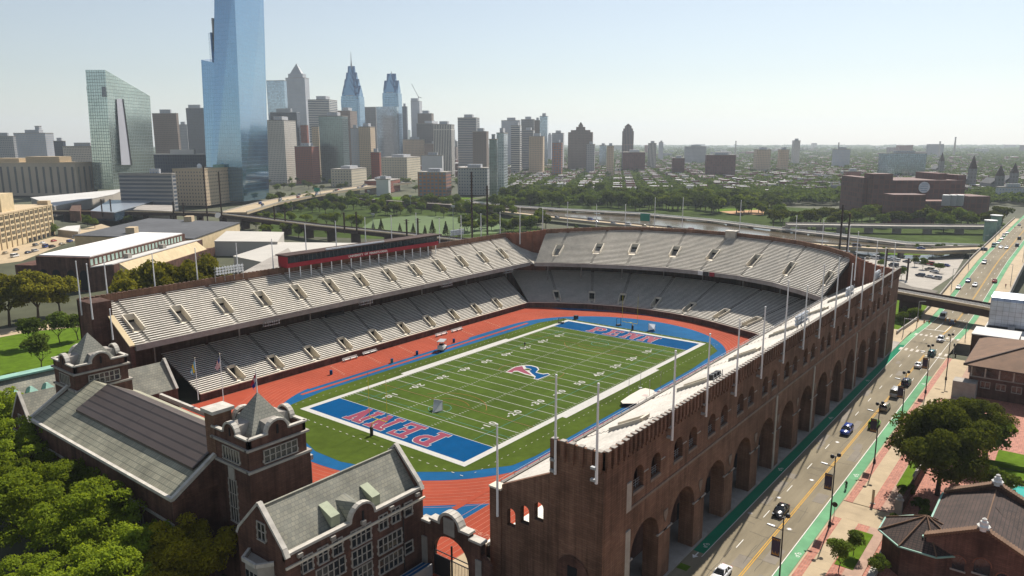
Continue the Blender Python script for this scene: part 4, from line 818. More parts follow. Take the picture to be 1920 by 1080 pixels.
P7 = z7([(815, 690), (880, 645), (960, 600), (1000, 590), (1060, 605), (1075, 622), (1172, 630), (1100, 675), (985, 732), (925, 732), (940, 706), (830, 706)], .9)
MB().prism(P7, .06, .9, 1, 0).build('pad', [M['mat_tan'], M['black']], T)
lm = MB(); P = z7([(968, 650), (990, 637), (1022, 640), (1010, 655)], .91); lm.poly([(x, y, .915) for x, y in cw(P)]); lm.build('emblem', mat('mat_mark', (.42, .33, .31)), T)
for a, b in ((875, 660), (963, 590), (1030, 672), (1113, 610)):
    p = onz(a/4+960, b/4+580, .1); T = thing('vault_standard', 'slim dark upright of the pole vault beside the tan landing mat', 'upright', p, 0, 'pole vault uprights'); MB().tube((0, 0, 0), (0, 0, 5), .05).build('post', M['steel'], T); MB().box(-.5, .5, -.3, .3, 0, .12).build('base', M['steel'], T)
# ================================================================ people
def person(name, label, p, rz, pose, cols, cat='person'):
    """one skinned body; pose = joints, cols = shirt, trousers, hair"""
    J = dict(pel=(0, 0, .95), sp=(0, 0, 1.2), ch=(0, 0, 1.4), nk=(0, 0, 1.53), hd=(.02, 0, 1.62), ht=(.02, 0, 1.76), sl=(0, .18, 1.43), el=(.02, .24, 1.15), wl=(.08, .25, .9), hl=(.1, .25, .8), sr=(0, -.18, 1.43), er=(.02, -.24, 1.15), wr=(.08, -.25, .9), hr=(.1, -.25, .8), ll=(0, .1, .92), kl=(.03, .11, .5), al=(0, .11, .09), tl=(.17, .12, .04), lr=(0, -.1, .92), kr=(.03, -.11, .5), ar=(0, -.11, .09), tr=(.17, -.12, .04)); J.update(pose)
    Rr = dict(pel=.15, sp=.14, ch=.17, nk=.06, hd=.1, ht=.085, sl=.075, el=.05, wl=.035, hl=.04, sr=.075, er=.05, wr=.035, hr=.04, ll=.1, kl=.065, al=.045, tl=.04, lr=.1, kr=.065, ar=.045, tr=.04)
    K = list(J); E_ = [('pel', 'sp'), ('sp', 'ch'), ('ch', 'nk'), ('nk', 'hd'), ('hd', 'ht'), ('ch', 'sl'), ('sl', 'el'), ('el', 'wl'), ('wl', 'hl'), ('ch', 'sr'), ('sr', 'er'), ('er', 'wr'), ('wr', 'hr'), ('pel', 'll'), ('ll', 'kl'), ('kl', 'al'), ('al', 'tl'), ('pel', 'lr'), ('lr', 'kr'), ('kr', 'ar'), ('ar', 'tr')]
    me = bpy.data.meshes.new('skel'); me.from_pydata([J[k] for k in K], [(K.index(a), K.index(b)) for a, b in E_], []); o = bpy.data.objects.new('skel', me); COL.objects.link(o)
    sk = o.modifiers.new('s', 'SKIN'); o.modifiers.new('d', 'SUBSURF').levels = 1
    for i, k in enumerate(K): me.skin_vertices[0].data[i].radius = (Rr[k],)*2; me.skin_vertices[0].data[i].use_root = (k == 'pel')
    dg = bpy.context.evaluated_depsgraph_get(); dg.update(); m2 = bpy.data.meshes.new_from_object(o.evaluated_get(dg)); bpy.data.objects.remove(o)
    for c in (M['skin'],)+cols: m2.materials.append(c)
    for f in m2.polygons:
        c = f.center; d = {k: (c-Vector(J[k])).length for k in K}; k = min(d, key=d.get)
        f.material_index = 0 if k in ('hd', 'nk', 'hl', 'hr', 'wl', 'wr') else (3 if k == 'ht' else (2 if k in ('pel', 'll', 'lr', 'kl', 'kr', 'al', 'ar', 'tl', 'tr') else 1))
        f.use_smooth = True
    T = thing(name, label, cat, p, rz); b = inst('body', m2, T); return T
person('person', 'person in dark clothes standing on the turf near the far thirty yard number', onz(984, 651, .07), R(200), {}, (M['black'], M['cloth'], M['black']))
# ================================================================ street
def zr(x):
    if x < 95: return 0.
    if x < 150: return -2.2*ss(95, 150, x)
    return -2.2+5.4*ss(150, 300, x)+1.0*ss(300, 480, x)
RXS = [-260, -60, 95]+[95+8*k for k in range(1, 27)]+[330, 380, 430, 480, 560]
def strip(name, y0, y1, m, dz, x0=-260, x1=560, build=True, mb=None, mi=0):
    b = mb or MB(); xs_ = [x0]+[x for x in RXS if x0 < x < x1]+[x1]
    f0 = y0 if callable(y0) else (lambda x: y0); f1 = y1 if callable(y1) else (lambda x: y1)
    for a, c in zip(xs_[:-1], xs_[1:]): b.poly([(a, f0(a), zr(a)+dz), (c, f0(c), zr(c)+dz), (c, f1(c), zr(c)+dz), (a, f1(a), zr(a)+dz)], mi)
    return b if mb else structure(b.build(name, m))
strip('street', -87.3, -73.3, M['asphalt'], 0)
strip('bike_lane', -75.1, -73.4, M['lanegreen_shade'], .02, -57, 92); strip('bike_lane', -75.1, -73.4, M['lanegreen'], .02, 92); strip('bike_lane', -87.15, -85.45, M['lanegreen'], .02, -260, 62); strip('bike_lane', -87.15, -85.45, M['lanegreen'], .02, 112); strip('bike_lane', -75.05, -73.45, M['grass'], .02, -63, -61.4)
lm = MB(); strip('', -75.25, -75.15, 0, .025, -58, 560, mb=lm); strip('', -85.4, -85.28, 0, .025, -260, 560, mb=lm)
for k in range(-12, 45): x = -52.3+11.9*k; strip('', -78.4, -78.28, 0, .025, x, x+3, mb=lm)
for k in range(8, 45): x = -52.3+11.9*k; strip('', -83.6, -83.5, 0, .025, x, x+3, mb=lm)
for y in (-81.55, -81.85): strip('', y-.07, y+.07, 0, .025, -260, 84, mb=lm, mi=1); strip('', y-.07, y+.07, 0, .025, 116, 560, mb=lm, mi=1)
for x0 in (86, 110):
    for k in range(9): y = -74.4-k*1.5; lm.poly([(x0, y-.7, zr(x0)+.027), (x0+3, y-.7, zr(x0+3)+.027), (x0+3, y, zr(x0+3)+.027), (x0, y, zr(x0)+.027)], 2)
lm.poly([(83, -87, .026), (83.5, -87, .026), (83.5, -82, .026), (83, -82, .026)]); strip('', -81.5, -75.3, 0, .026, 124, 124.5, mb=lm); strip('', -81.5, -81.3, 0, .026, 124, 140, mb=lm); strip('', -78.4, -78.2, 0, .026, 124, 142, mb=lm)
def arrow(x, y, s): lm.poly([(x-s*.9, y, .03), (x, y+.5*s, .03), (x, y-.5*s, .03)]); lm.poly([(x, y-.1, .03), (x+s*1.1, y-.1, .03), (x+s*1.1, y+.1, .03), (x, y+.1, .03)] if s > 0 else [(x+s*1.1, y-.1, .03), (x, y-.1, .03), (x, y+.1, .03), (x+s*1.1, y+.1, .03)])
arrow(-58.2, -74.3, 1); arrow(-57, -86.3, -1)
def bikemark(x, y):
    for dx in (-.45, .45):
        for i in range(10):
            a, b = 6.283*i/10, 6.283*(i+1)/10; lm.poly([(x+dx+r*math.cos(t), y-.3+r*math.sin(t), .03) for r, t in ((.2, a), (.28, a), (.28, b), (.2, b))])
    lm.bar((x-.45, y-.3, .03), (x, y+.15, .03), .08, .004); lm.bar((x+.45, y-.3, .03), (x+.15, y+.35, .03), .08, .004); lm.bar((x-.15, y+.2, .03), (x+.2, y+.2, .03), .08, .004)
for x in (-54.5, -20, 14, 48): bikemark(x, -74.2); bikemark(x+6, -86.3)
structure(lm.build('road_markings', [M['white'], mat('paint_yellow', (.55, .30, .03), .85, .15, 1.), mat('worn_paint', (.50, .46, .40), .9, .2, 1.)]))
mh = MB()
for px, py in ((1480, 992), (1406, 962), (1460, 933), (1522, 900), (1570, 829)):
    p = onz(px, py, .02); mh.prism([(p.x+.5*math.cos(.5236*i), p.y+.5*math.sin(.5236*i)) for i in range(12)], .01, .022); mh.prism([(p.x+.3*math.cos(.5236*i), p.y+.3*math.sin(.5236*i)) for i in range(12)], .02, .03, 1)
structure(mh.build('manhole_covers', [mat('pale_patch', (.27, .235, .19)), M['steel']]))
pm = MB()                                                    # repaired patches in the asphalt
for k in range(26): x = rnd.uniform(-75, 90); y = rnd.choice((-76.8, -80, -83.6))+rnd.uniform(-.6, .6); pm.obox((x, y, .0), rnd.uniform(2, 7), rnd.uniform(.7, 2), .008+.0004*k, 0)
structure(pm.build('asphalt_patches', mat('asphalt_patch', (.20, .175, .142), .9, .12, .5)))
cr = MB()                                                    # tarred cracks and seams
for k in range(70):
    x, y = rnd.uniform(-80, 84), rnd.uniform(-86.5, -76); lo = rnd.random() < .6; n = rnd.randrange(3, 7)
    for j in range(n):
        x2, y2 = (x+rnd.uniform(.8, 2.2), y+rnd.uniform(-.15, .15)) if lo else (x+rnd.uniform(-.3, .3), y+rnd.uniform(.5, 1.1))
        if y2 > -75.5: break
        cr.bar((x, y, .012), (x2, y2, .012), .07, .004); x, y = x2, y2
structure(cr.build('asphalt_cracks', mat('tar', (.09, .08, .065), .8, .2, 1.)))
# pavements with real kerbs
def slab_(name, x0, x1, y0, y1, z0, z1, m): return structure(MB().box(x0, x1, y0, y1, z0, z1).build(name, m))
slab_('pavement', -260, 95, -73.3, -56, -.25, .13, M['conc']); slab_('pavement', 84.5, 112, -73.3, -60, -.25, .12, M['walk'])
cut = (-33, -26)
for a, b in ((-260, cut[0]), (cut[1], 84)):
    slab_('kerb', a, b, -87.55, -87.3, -.25, .15, M['walk']); slab_('brick_verge', a, b, -88.8, -87.55, -.25, .14, M['pave']); slab_('pavement', a, b, -91.4, -88.8, -.25, .145, M['walk']); slab_('brick_verge', a, b, -93.2, -91.4, -.25, .14, M['pave']); slab_('patio', a, b, -95.6, -93.2, -.25, .135, mat('pink_flags', (.36, .24, .18), .9, .15, .8))
slab_('driveway', cut[0], cut[1], -96, -87.3, -.25, .06, M['walk']); slab_('pavement', 44, 84, -93.5, -89, .1, .152, M['walk'])
slab_('museum_ground', -140, 60, -140, -95.6, -.25, .0, M['pave']); slab_('lawn', -48, -35.5, -94.2, -91.6, 0, .2, M['grass']); slab_('lawn', -14.5, -1, -95.2, -93.4, 0, .25, M['grass'])
jt = MB()
for k in range(70): x = -100+k*2.6; jt.box(x, x+.05, -91.4, -88.8, .145, .148)
structure(jt.build('pavement_joints', mat('joint', (.30, .24, .17))))
# road bridge over the railway and river
RB = thing('road_bridge', 'long concrete road bridge with parapets leading away over railway and river', 'bridge')
b = MB()
xs_ = [105]+[x for x in RXS if 105 < x < 520]+[520]
for a, c in zip(xs_[:-1], xs_[1:]):
    b.hexa([(a, -93, -5 if a < 145 else zr(a)-1.5), (c, -93, -5 if c < 145 else zr(c)-1.5), (c, -70, -5 if c < 145 else zr(c)-1.5), (a, -70, -5 if a < 145 else zr(a)-1.5), (a, -93, zr(a)-.02), (c, -93, zr(c)-.02), (c, -70, zr(c)-.02), (a, -70, zr(a)-.02)])
b.build('deck', M['conc'], RB)
for nm_, y0, y1, h in (('parapet', -70.4, -70, 1.3), ('parapet', -93, -92.6, 1.3), ('footway', -73.3, -70.4, .15), ('footway', -92.6, -87.3, .15)):
    b = MB()
    for a, c in zip(xs_[:-1], xs_[1:]): b.hexa([(a, y0, zr(a)-.1), (c, y0, zr(c)-.1), (c, y1, zr(c)-.1), (a, y1, zr(a)-.1), (a, y0, zr(a)+h), (c, y0, zr(c)+h), (c, y1, zr(c)+h), (a, y1, zr(a)+h)])
    b.build(nm_, M['conc'] if nm_ == 'parapet' else M['walk'], RB)
for x in range(180, 500, 40): MB().box(x-1.5, x+1.5, -91, -72, -9, zr(x)-1.5).build('bridge_pier', M['conc'], RB)
for px, py in ((1855, 420), (1866, 409)):
    p = onz(px, py+18, 3); T = thing('bridge_tower', 'pale green old bridge tower at the far end of the road bridge, ' + ('nearer one' if px == 1855 else 'farther one'), 'tower', (p.x, p.y, -2)); MB().lathe((0, 0, 0), [(3.4, 0), (3.4, 13)], 10).build('shaft', mat('pale_green', (.22, .32, .27), .8), T); MB().lathe((0, 0, 13), [(3.9, 0), (3.9, .8)], 10).build('cap', M['steel'], T)
# railway viaduct
VP = [(118, -155), (138, -101), (144, -92), (157, -59), (163, -40)]+[tuple(onz(px, py, 4.6)[:2]) for px, py in ((900, 455), (770, 441), (690, 433), (600, 424), (480, 409), (400, 400), (250, 397), (100, 396))]
VI = thing('railway_viaduct', 'dark elevated railway on piers running behind the stadium and over the street', 'viaduct')
def path_mesh(pts, w, z0, z1, zs=None):
    mb = MB(); L, Rr = [], []
    for i, p in enumerate(pts):
        a = Vector(pts[max(i-1, 0)]); c = Vector(pts[min(i+1, len(pts)-1)]); d = (c-a).normalized(); n = Vector((-d.y, d.x))*w/2; L.append(Vector(p)+n); Rr.append(Vector(p)-n)
    for i in range(len(pts)-1):
        za, zb = (zs[i], zs[i+1]) if zs else (0, 0)
        mb.hexa([(Rr[i].x, Rr[i].y, z0+za), (Rr[i+1].x, Rr[i+1].y, z0+zb), (L[i+1].x, L[i+1].y, z0+zb), (L[i].x, L[i].y, z0+za), (Rr[i].x, Rr[i].y, z1+za), (Rr[i+1].x, Rr[i+1].y, z1+zb), (L[i+1].x, L[i+1].y, z1+zb), (L[i].x, L[i].y, z1+za)])
    return mb
path_mesh(VP, 9, 2.4, 4.9).build('deck', M['rust'], VI); path_mesh(VP, 8, 4.9, 5.05).build('ballast', M['gravel'], VI)
def offs(pts, d):
    o = []
    for i, p in enumerate(pts):
        a = Vector(pts[max(i-1, 0)]); c = Vector(pts[min(i+1, len(pts)-1)]); t = (c-a).normalized(); o.append((p[0]-t.y*d, p[1]+t.x*d))
    return o
for d in (4.3, -4.3): path_mesh(offs(VP, d), .4, 4.9, 5.7).build('edge_beam', M['tanc'] if d > 0 else M['rust'], VI)
for d in (-2.6, -1.1, 1.1, 2.6): path_mesh(offs(VP, d), .15, 5.05, 5.2).build('rail', M['steel'], VI)
seg = [(Vector(a), Vector(b)) for a, b in zip(VP[:-1], VP[1:])]
for a, b_ in seg:
    n = max(1, int((b_-a).length/22))
    for k in range(n):
        p = a.lerp(b_, (k+.5)/n)
        if -93 < p.y < -69: continue
        MB().obox((p.x, p.y, -5.2), 1.6, 7, 7.7, math.atan2((b_-a).y, (b_-a).x)).build('viaduct_pier', M['rust'], VI)
MB().box(151, 158, -68.5, -62, -5.2, 2.5).build('abutment', M['rust'], VI)
g0, g1 = Vector((157-4.6, -59-1.8, 0)), Vector((144-4.6, -92-1.8, 0)); dd = (g1-g0).normalized(); tx = MB()
FX = lambda u0, s: (lambda a, b, c: (g0+dd*(u0+a*s)+Vector((-.15, -.06, 3.55+b*s)))[:])
put_text(tx, 'Penn', 2.3, 0, FX(13.2, 1), .02); put_text(tx, 'University', 1.4, 0, FX(42, 1), .01)
c = FX(9, 1); tx.poly([c(*q) for q in ((-.9, .9, 0), (.9, .9, 0), (.9, -.1, 0), (0, -1.1, 0), (-.9, -.1, 0))]); tx.poly([(q[0]-.02, q[1]-.01, q[2]) for q in (c(-.6, .1, 0), c(.6, .1, 0), c(0, .7, 0))], 1)
tx.build('bridge_lettering', [M['stone'], M['black']], VI)
# ================================================================ vehicles
CARM = {}
PAINT = dict(white=(.72, .72, .72), silver=(.42, .43, .45), grey=(.16, .165, .17), black=(.012, .012, .014), blue=(.02, .05, .25), red=(.33, .02, .02), green=(.24, .48, .05), teal=(.02, .14, .15), tan=(.35, .29, .2), navy=(.015, .025, .07), brown=(.12, .07, .05))
for k, c in list(PAINT.items()): M['car_'+k] = mat('car_'+k, c, .25, .03, 1., 0, .6)
def loft(mb, st, mi=0):
    rings = []
    for x, w, zb, zt in st:
        n = len(mb.v); mb.v += [(x, -w*.93, zb), (x, -w, zb+.2), (x, -w, zt-.14), (x, -w*.86, zt), (x, w*.86, zt), (x, w, zt-.14), (x, w, zb+.2), (x, w*.93, zb)]; rings.append(n)
    for a, b in zip(rings[:-1], rings[1:]):
        for i in range(8): j = (i+1) % 8; mb.f.append((a+i, a+j, b+j, b+i)[::-1]); mb.m.append(mi)
    mb.f.append(tuple(rings[0]+i for i in range(8))); mb.m.append(mi); mb.f.append(tuple(rings[-1]+i for i in range(7, -1, -1))); mb.m.append(mi)
def car_meshes(kind):
    if kind in CARM: return CARM[kind]
    body, gl, far = MB(), MB(), MB()
    if kind == 'sedan': st = [(-2.3, .68, .35, .80), (-2.15, .82, .28, .92), (-1.3, .9, .25, .97), (.7, .9, .25, .95), (1.7, .87, .25, .84), (2.15, .80, .28, .74), (2.3, .62, .35, .62)]; cab = (-1.65, 1.15, -1.0, .25, .93, 1.43, .80, .60)
    elif kind == 'suv': st = [(-2.3, .75, .40, .95), (-2.2, .88, .32, 1.08), (.8, .93, .30, 1.08), (1.8, .91, .30, 1.0), (2.2, .85, .34, .9), (2.35, .68, .4, .72)]; cab = (-2.2, 1.15, -2.0, .35, 1.05, 1.72, .86, .70)
    else: st = [(-2.6, .85, .45, 1.1), (-2.5, .96, .35, 1.2), (1.6, .98, .35, 1.2), (2.4, .93, .38, 1.05), (2.65, .8, .45, .85)]; cab = (-2.52, 1.9, -2.45, 1.1, 1.17, 2.15, .92, .82)
    loft(body, st); x0, x1, t0, t1, zb, zt, wb, wt = cab
    body.hexa([(t0-.05, -wt, zt-.05), (t1+.05, -wt, zt-.05), (t1+.05, wt, zt-.05), (t0-.05, wt, zt-.05), (t0+.08, -wt*.9, zt+.05), (t1-.08, -wt*.9, zt+.05), (t1-.08, wt*.9, zt+.05), (t0+.08, wt*.9, zt+.05)])
    for s in (-1, 1):
        for a, b in ((x0, t0), (x1, t1), ((x0+x1)/2-.1, (t0+t1)/2-.1)): body.bar((a, s*wb, zb), (b, s*wt, zt), .09)
    gl.hexa([(x0+.02, -wb*.98, zb-.05), (x1-.02, -wb*.98, zb-.05), (x1-.02, wb*.98, zb-.05), (x0+.02, wb*.98, zb-.05), (t0+.02, -wt*.97, zt-.02), (t1-.02, -wt*.97, zt-.02), (t1-.02, wt*.97, zt-.02), (t0+.02, wt*.97, zt-.02)])
    L = st[-1][0]; wx = L*.62
    wh = MB().tube((0, -.11, 0), (0, .11, 0), .33, .33, 14); hub = MB().tube((0, -.115, 0), (0, .115, 0), .19, .19, 8)
    hl = MB().box(-.1, .1, -.16, .16, -.07, .07)
    n = 0
    for src, mi in ((body, 0), (gl, 1)): far.v += src.v; far.f += [tuple(n+i for i in f) for f in src.f]; far.m += [mi]*len(src.f); n = len(far.v)
    for x in (-wx, wx):
        for y in (-.78, .78): far.tube((x, y-.1, .33), (x, y+.1, .33), .33, .33, 8, 2)
    CARM[kind] = dict(body=body, gl=gl.mesh('car_windows', M['glass']), wh=wh.mesh('tyre', M['rubber']), hub=hub.mesh('rim', M['steel']), hl=hl.mesh('headlight', M['hlight']), tl=hl.mesh('tail_light', M['redpanel']), far=far, wx=wx, L=L, cache={}); return CARM[kind]
def car(kind, colr, p, yaw, label, near=False, group='cars', name=None):
    K = car_meshes(kind); name = name or {'sedan': 'sedan_car', 'suv': 'suv_car', 'van': 'van'}[kind]; key = (colr, near)
    if key not in K['cache']: K['cache'][key] = K['body'].mesh('car_body', M['car_'+colr], True) if near else K['far'].mesh('car', [M['car_'+colr], M['glass'], M['rubber']])
    me = K['cache'][key]
    if not near:
        o = inst(name, me, None, p, yaw); return tag(o, label, 'van' if kind == 'van' else 'car', group)
    T = thing(name, label, 'van' if kind == 'van' else 'car', p, yaw, group); inst('body', me, T); inst('windows', K['gl'], T)
    for x in (-K['wx'], K['wx']):
        for y in (-.79, .79): w = inst('wheel', K['wh'], T, (x, y, .33)); inst('rim', K['hub'], w)
    for y in (-.6, .6): inst('headlight', K['hl'], T, (K['L']-.12, y, .66)); inst('tail_light', K['tl'], T, (-K['L']+.02, y, .78))
    return T
PI = math.pi; GS = 'vehicles on the street'
for kind, colr, px, py, s, lab in (
 ('sedan', 'white', 1352, 1082, -1, 'white sedan at the bottom of the street below the first banner'), ('sedan', 'black', 1464, 962, -1, 'black sedan driving towards the viewer near the white manhole'), ('suv', 'blue', 1587, 812, -1, 'bright blue car driving towards the viewer beside the yellow line'), ('suv', 'green', 1639, 800, 1, 'lime green van shaped car seen behind a banner lamp post'),
 ('suv', 'tan', 1659, 768, 1, 'pale roofed brown car partly under the big tree'), ('van', 'silver', 1679, 742, 1, 'silver van half hidden behind the big tree crown'), ('suv', 'navy', 1699, 721, 1, 'dark blue car behind a banner just beyond the big tree'), ('sedan', 'white', 1722, 688, 1, 'white sedan waiting before the near zebra crossing'), ('suv', 'teal', 1747, 666, 1, 'teal pickup coloured car standing on the near zebra crossing'),
 ('suv', 'silver', 1763, 640, -1, 'silver car between the two zebra crossings'), ('sedan', 'navy', 1785, 608, 1, 'dark blue car just past the far zebra crossing'), ('van', 'white', 1768, 597, -1, 'tall white van in the shadow of the rail bridge'), ('suv', 'grey', 1811, 585, 1, 'grey car in the far lane under the rail bridge shadow'), ('suv', 'white', 1764, 575, -1, 'white car right behind the rail bridge lettering')):
    p = onz(px, py, 0)
    for _ in range(4): p = onz(px, py, zr(p.x))
    car(kind, colr, p, 0 if s > 0 else PI, lab, p.x < 130, GS)
for kind, colr, px, py, s, lab in (('sedan', 'white', 1797, 541, -1, 'white car on the bridge just beyond the rail bridge'), ('sedan', 'white', 1828, 536, -1, 'white car on the bridge beside the yellow line, second from rail bridge'), ('sedan', 'blue', 1815, 528, -1, 'blue car on the bridge left of the yellow line'), ('sedan', 'red', 1865, 529, 1, 'red car on the right lane of the bridge'), ('suv', 'silver', 1845, 494, -1, 'silver car alone in the middle of the bridge'), ('suv', 'navy', 1842, 470, 0, 'dark car turning across the bridge junction'), ('van', 'teal', 1863, 463, -1, 'green van at the bridge stop line'), ('sedan', 'white', 1876, 465, -1, 'white car beside the green van at the bridge stop line'), ('sedan', 'white', 1887, 466, -1, 'white car in the inner lane at the bridge stop line'), ('suv', 'navy', 1907, 462, 1, 'navy car leaving the bridge junction'), ('sedan', 'silver', 1871, 457, -1, 'silver car queuing behind the green van'), ('sedan', 'white', 1878, 449, -1, 'white car queuing behind the silver one on the bridge'), ('suv', 'grey', 1882, 443, -1, 'grey car queuing third behind the green van'), ('sedan', 'white', 1888, 438, -1, 'white car last in the bridge queue'), ('suv', 'black', 1911, 449, 1, 'black car on the far right of the bridge'), ('sedan', 'silver', 1911, 423, 1, 'silver car at the far end of the bridge')):
    p = onz(px, py, 3)
    for _ in range(4): p = onz(px, py, zr(p.x))
    car(kind, colr, p, {1: 0, -1: PI, 0: 1.4}[s], lab, False, GS)
# ================================================================ street lamps and banners
def street_lamp(p, label, s=1):
    T = thing('street_lamp', label, 'street lamp', p, 0, 'black street lamps along the street')
    MB().lathe((0, 0, 0), [(.28, 0), (.22, .7), (.13, .8), (.08, 12)], 8).build('post', M['black'], T)
    a = MB(); a.bar((-.6, .35, 12.1), (.6, -.35, 12.1), .1); a.tube((0, 0, 10.2), (0, 1.4, 10.35), .05); a.build('arm', M['black'], T)
    for q in (-1, 1): MB().lathe((q*.6, -q*.35, 11.85), [(.1, 0), (.3, .15), (.34, .45), (.15, .65)], 8).build('lamp_head', M['black'], T)
    h = MB().hexa([(-.2, 1.1, 10.3), (.2, 1.1, 10.3), (.16, 2.2, 10.42), (-.16, 2.2, 10.42), (-.2, 1.1, 10.5), (.2, 1.1, 10.5), (.12, 2.1, 10.55), (-.12, 2.1, 10.55)]).build('lamp_head', M['steel'], T)
    return T
def banner(p, z, label):
    T = thing('banner', label, 'banner', (p[0], p[1]+.1, z), 0, 'dark banners hung on the street lamps')
    MB().box(-.04, .04, .08, 1.25, -2.7, 0).build('cloth', mat('banner_cloth', (.05, .035, .06), .8), T)
    d = MB()
    for i in range(5): d.poly([(-.05, .2+.2*i, -2.5), (-.05, .35+.2*i, -2.5), (-.05, .28+.2*i, -1.9-(i % 2)*.25)][::-1]); d.poly([(-.05, .2+.2*i, -.15), (-.05, .35+.2*i, -.15), (-.05, .28+.2*i, -.45)])
    d.build('printed_pattern', mat('banner_gold', (.5, .26, .05)), T)
    b = MB(); b.bar((0, -.05, .03), (0, 1.3, .03), .05); b.bar((0, -.05, -2.73), (0, 1.3, -2.73), .05); b.build('rod', M['black'], T)
for (x, y), l in (((-61.7, -87.9), 'black street lamp with twin heads, nearest at the bottom of the street'), ((-36.8, -87.9), 'black street lamp with banner standing by the driveway kerb'), ((-6.2, -87.9), 'black street lamp with banner and small sign left of the big tree'), ((18.5, -87.9), 'black street lamp with its foot hidden behind the big tree'), ((46, -88.2), 'black street lamp rising before the near zebra crossing')):
    street_lamp((x, y, .14), l); banner((x, y), 9.0, l.replace('black street lamp', 'dark banner with gold pattern on the lamp').replace(' with banner and small sign', '').replace(' with banner', '').replace(' with twin heads,', ''))
for px, py, z0, l in ((1778, 668, 0, 'tall black street lamp on the right pavement by the brown hipped roof'),):
    p = onz(1800, 690, 0); street_lamp((61, -90.5, .14), l)
for x, y, l in ((126, -72.5, 'grey lamp post on left footway before the rail bridge'), (205, -72, 'grey lamp post on left side of the bridge beyond rail bridge'), (255, -72, 'second grey lamp post on the left of the bridge'), (310, -72, 'grey lamp post midway along the left of the bridge'), (225, -91.5, 'grey lamp post on the right side of the bridge'), (285, -91.5, 'slim grey lamp post further along the right of the bridge'), (360, -91.5, 'farthest grey lamp post on the right of the bridge'), (370, -72, 'farthest grey lamp post on the left of the bridge')):
    T = thing('street_lamp', l, 'street lamp', (x, y, zr(x)), 0, 'grey lamp posts on the bridge'); MB().lathe((0, 0, 0), [(.15, 0), (.08, 9)], 6).build('post', M['steel'], T); MB().bar((0, 0, 9), (0, -2 if y > -80 else 2, 9.3), .12).build('arm', M['steel'], T)
def traffic(p, d, L, l):
    T = thing('traffic_light', l, 'traffic light', p); MB().lathe((0, 0, 0), [(.14, 0), (.1, 6)], 6).build('post', M['steel'], T); MB().bar((0, 0, 5.8), (0, d*L, 6), .12).build('arm', M['steel'], T)
    for k in (.55, .8, 1): MB().box(-.16, .16, d*L*k-.16, d*L*k+.16, 5.2, 6.2).build('signal_head', mat('signal_yellow', (.28, .13, .02)), T)
traffic((104, -72.2, 0), -1, 7, 'traffic light mast on the left pavement before rail bridge'); traffic((112, -88.6, -.2), 1, 6, 'traffic light mast on the right pavement beyond zebra crossings'); traffic((395, -71.5, zr(395)), -1, 14, 'traffic light mast across the far end of the bridge')
for px, py, l in ((1787, 668, 'white signal post on the kerb at the near zebra crossing'),):
    p = onz(px, py, 0); T = thing('signal_post', l, 'signal post', p); MB().lathe((0, 0, 0), [(.08, 0), (.06, 3)], 6).build('post', M['metalw'], T); MB().box(-.2, .2, -.2, .2, 3, 3.9).build('signal_head', M['black'], T)
T = thing('bollard', 'brown bollard by the crossing on the right pavement', 'bollard', onz(1791, 671, .1)); MB().lathe((0, 0, 0), [(.2, 0), (.2, 1.1)], 8).build('post', M['rust'], T); MB().lathe((0, 0, 1.1), [(.22, 0), (.1, .15)], 8).build('cap', M['black'], T)
T = thing('sign_post', 'tall flat grey sign slab on the brick verge beside driveway', 'sign', onz(1636, 944, .14)); MB().box(-.08, .08, -.2, .2, 0, 2.6).build('panel', M['tanc'], T); MB().box(-.2, .2, -.4, .4, 0, .1).build('base', M['conc'], T)
T = thing('parking_sign', 'round dark sign on short post at the driveway corner', 'sign', (-33.6, -87.7, .14)); MB().lathe((0, 0, 0), [(.05, 0), (.05, 2.2)], 6).build('post', M['steel'], T); MB().tube((-.06, 0, 2.4), (.02, 0, 2.4), .45, .45, 12).build('disc', M['rust'], T)
# cyclist and walkers
def bike(p, rz, lab):
    T = thing('bicycle', lab, 'bicycle', p, rz)
    for x in (-.52, .52):
        w = MB(); pr = [(x+.33*math.cos(6.283*i/14), 0, .34+.33*math.sin(6.283*i/14)) for i in range(15)]
        for a, b in zip(pr[:-1], pr[1:]): w.bar(a, b, .05)
        w.build('wheel', M['rubber'], T)
    f = MB()
    for a, b in (((-.52, 0, .34), (-.12, 0, .3)), ((-.12, 0, .3), (-.2, 0, .85)), ((-.2, 0, .8), (.35, 0, .85)), ((.35, 0, .85), (-.12, 0, .3)), ((.35, 0, .95), (.52, 0, .34)), ((-.52, 0, .34), (-.2, 0, .8))): f.bar(a, b, .04)
    f.build('frame', M['rust'], T); MB().box(-.33, -.08, -.07, .07, .88, .94).build('saddle', M['black'], T); MB().bar((.35, -.28, 1.0), (.35, .28, 1.0), .04).build('handlebar', M['black'], T)
pb_ = onz(1586, 917, .03); bike((pb_.x, pb_.y, .03), PI, 'bicycle ridden along the right hand green bike lane')
person('person', 'cyclist in dark clothes riding in the right hand green bike lane', (pb_.x, pb_.y, .03), PI, dict(pel=(-.2, 0, .98), sp=(-.1, 0, 1.2), ch=(.05, 0, 1.4), nk=(.12, 0, 1.52), hd=(.17, 0, 1.6), ht=(.19, 0, 1.74), sl=(.06, .18, 1.42), el=(.22, .22, 1.2), wl=(.33, .24, 1.05), hl=(.36, .24, 1.02), sr=(.06, -.18, 1.42), er=(.22, -.22, 1.2), wr=(.33, -.24, 1.05), hr=(.36, -.24, 1.02), ll=(-.18, .1, .95), kl=(.2, .11, .75), al=(-.02, .11, .32), tl=(.14, .11, .27), lr=(-.18, -.1, .95), kr=(.1, -.11, .6), ar=(-.16, -.11, .18), tr=(.0, -.11, .12)), (M['black'], M['cloth'], M['black']))
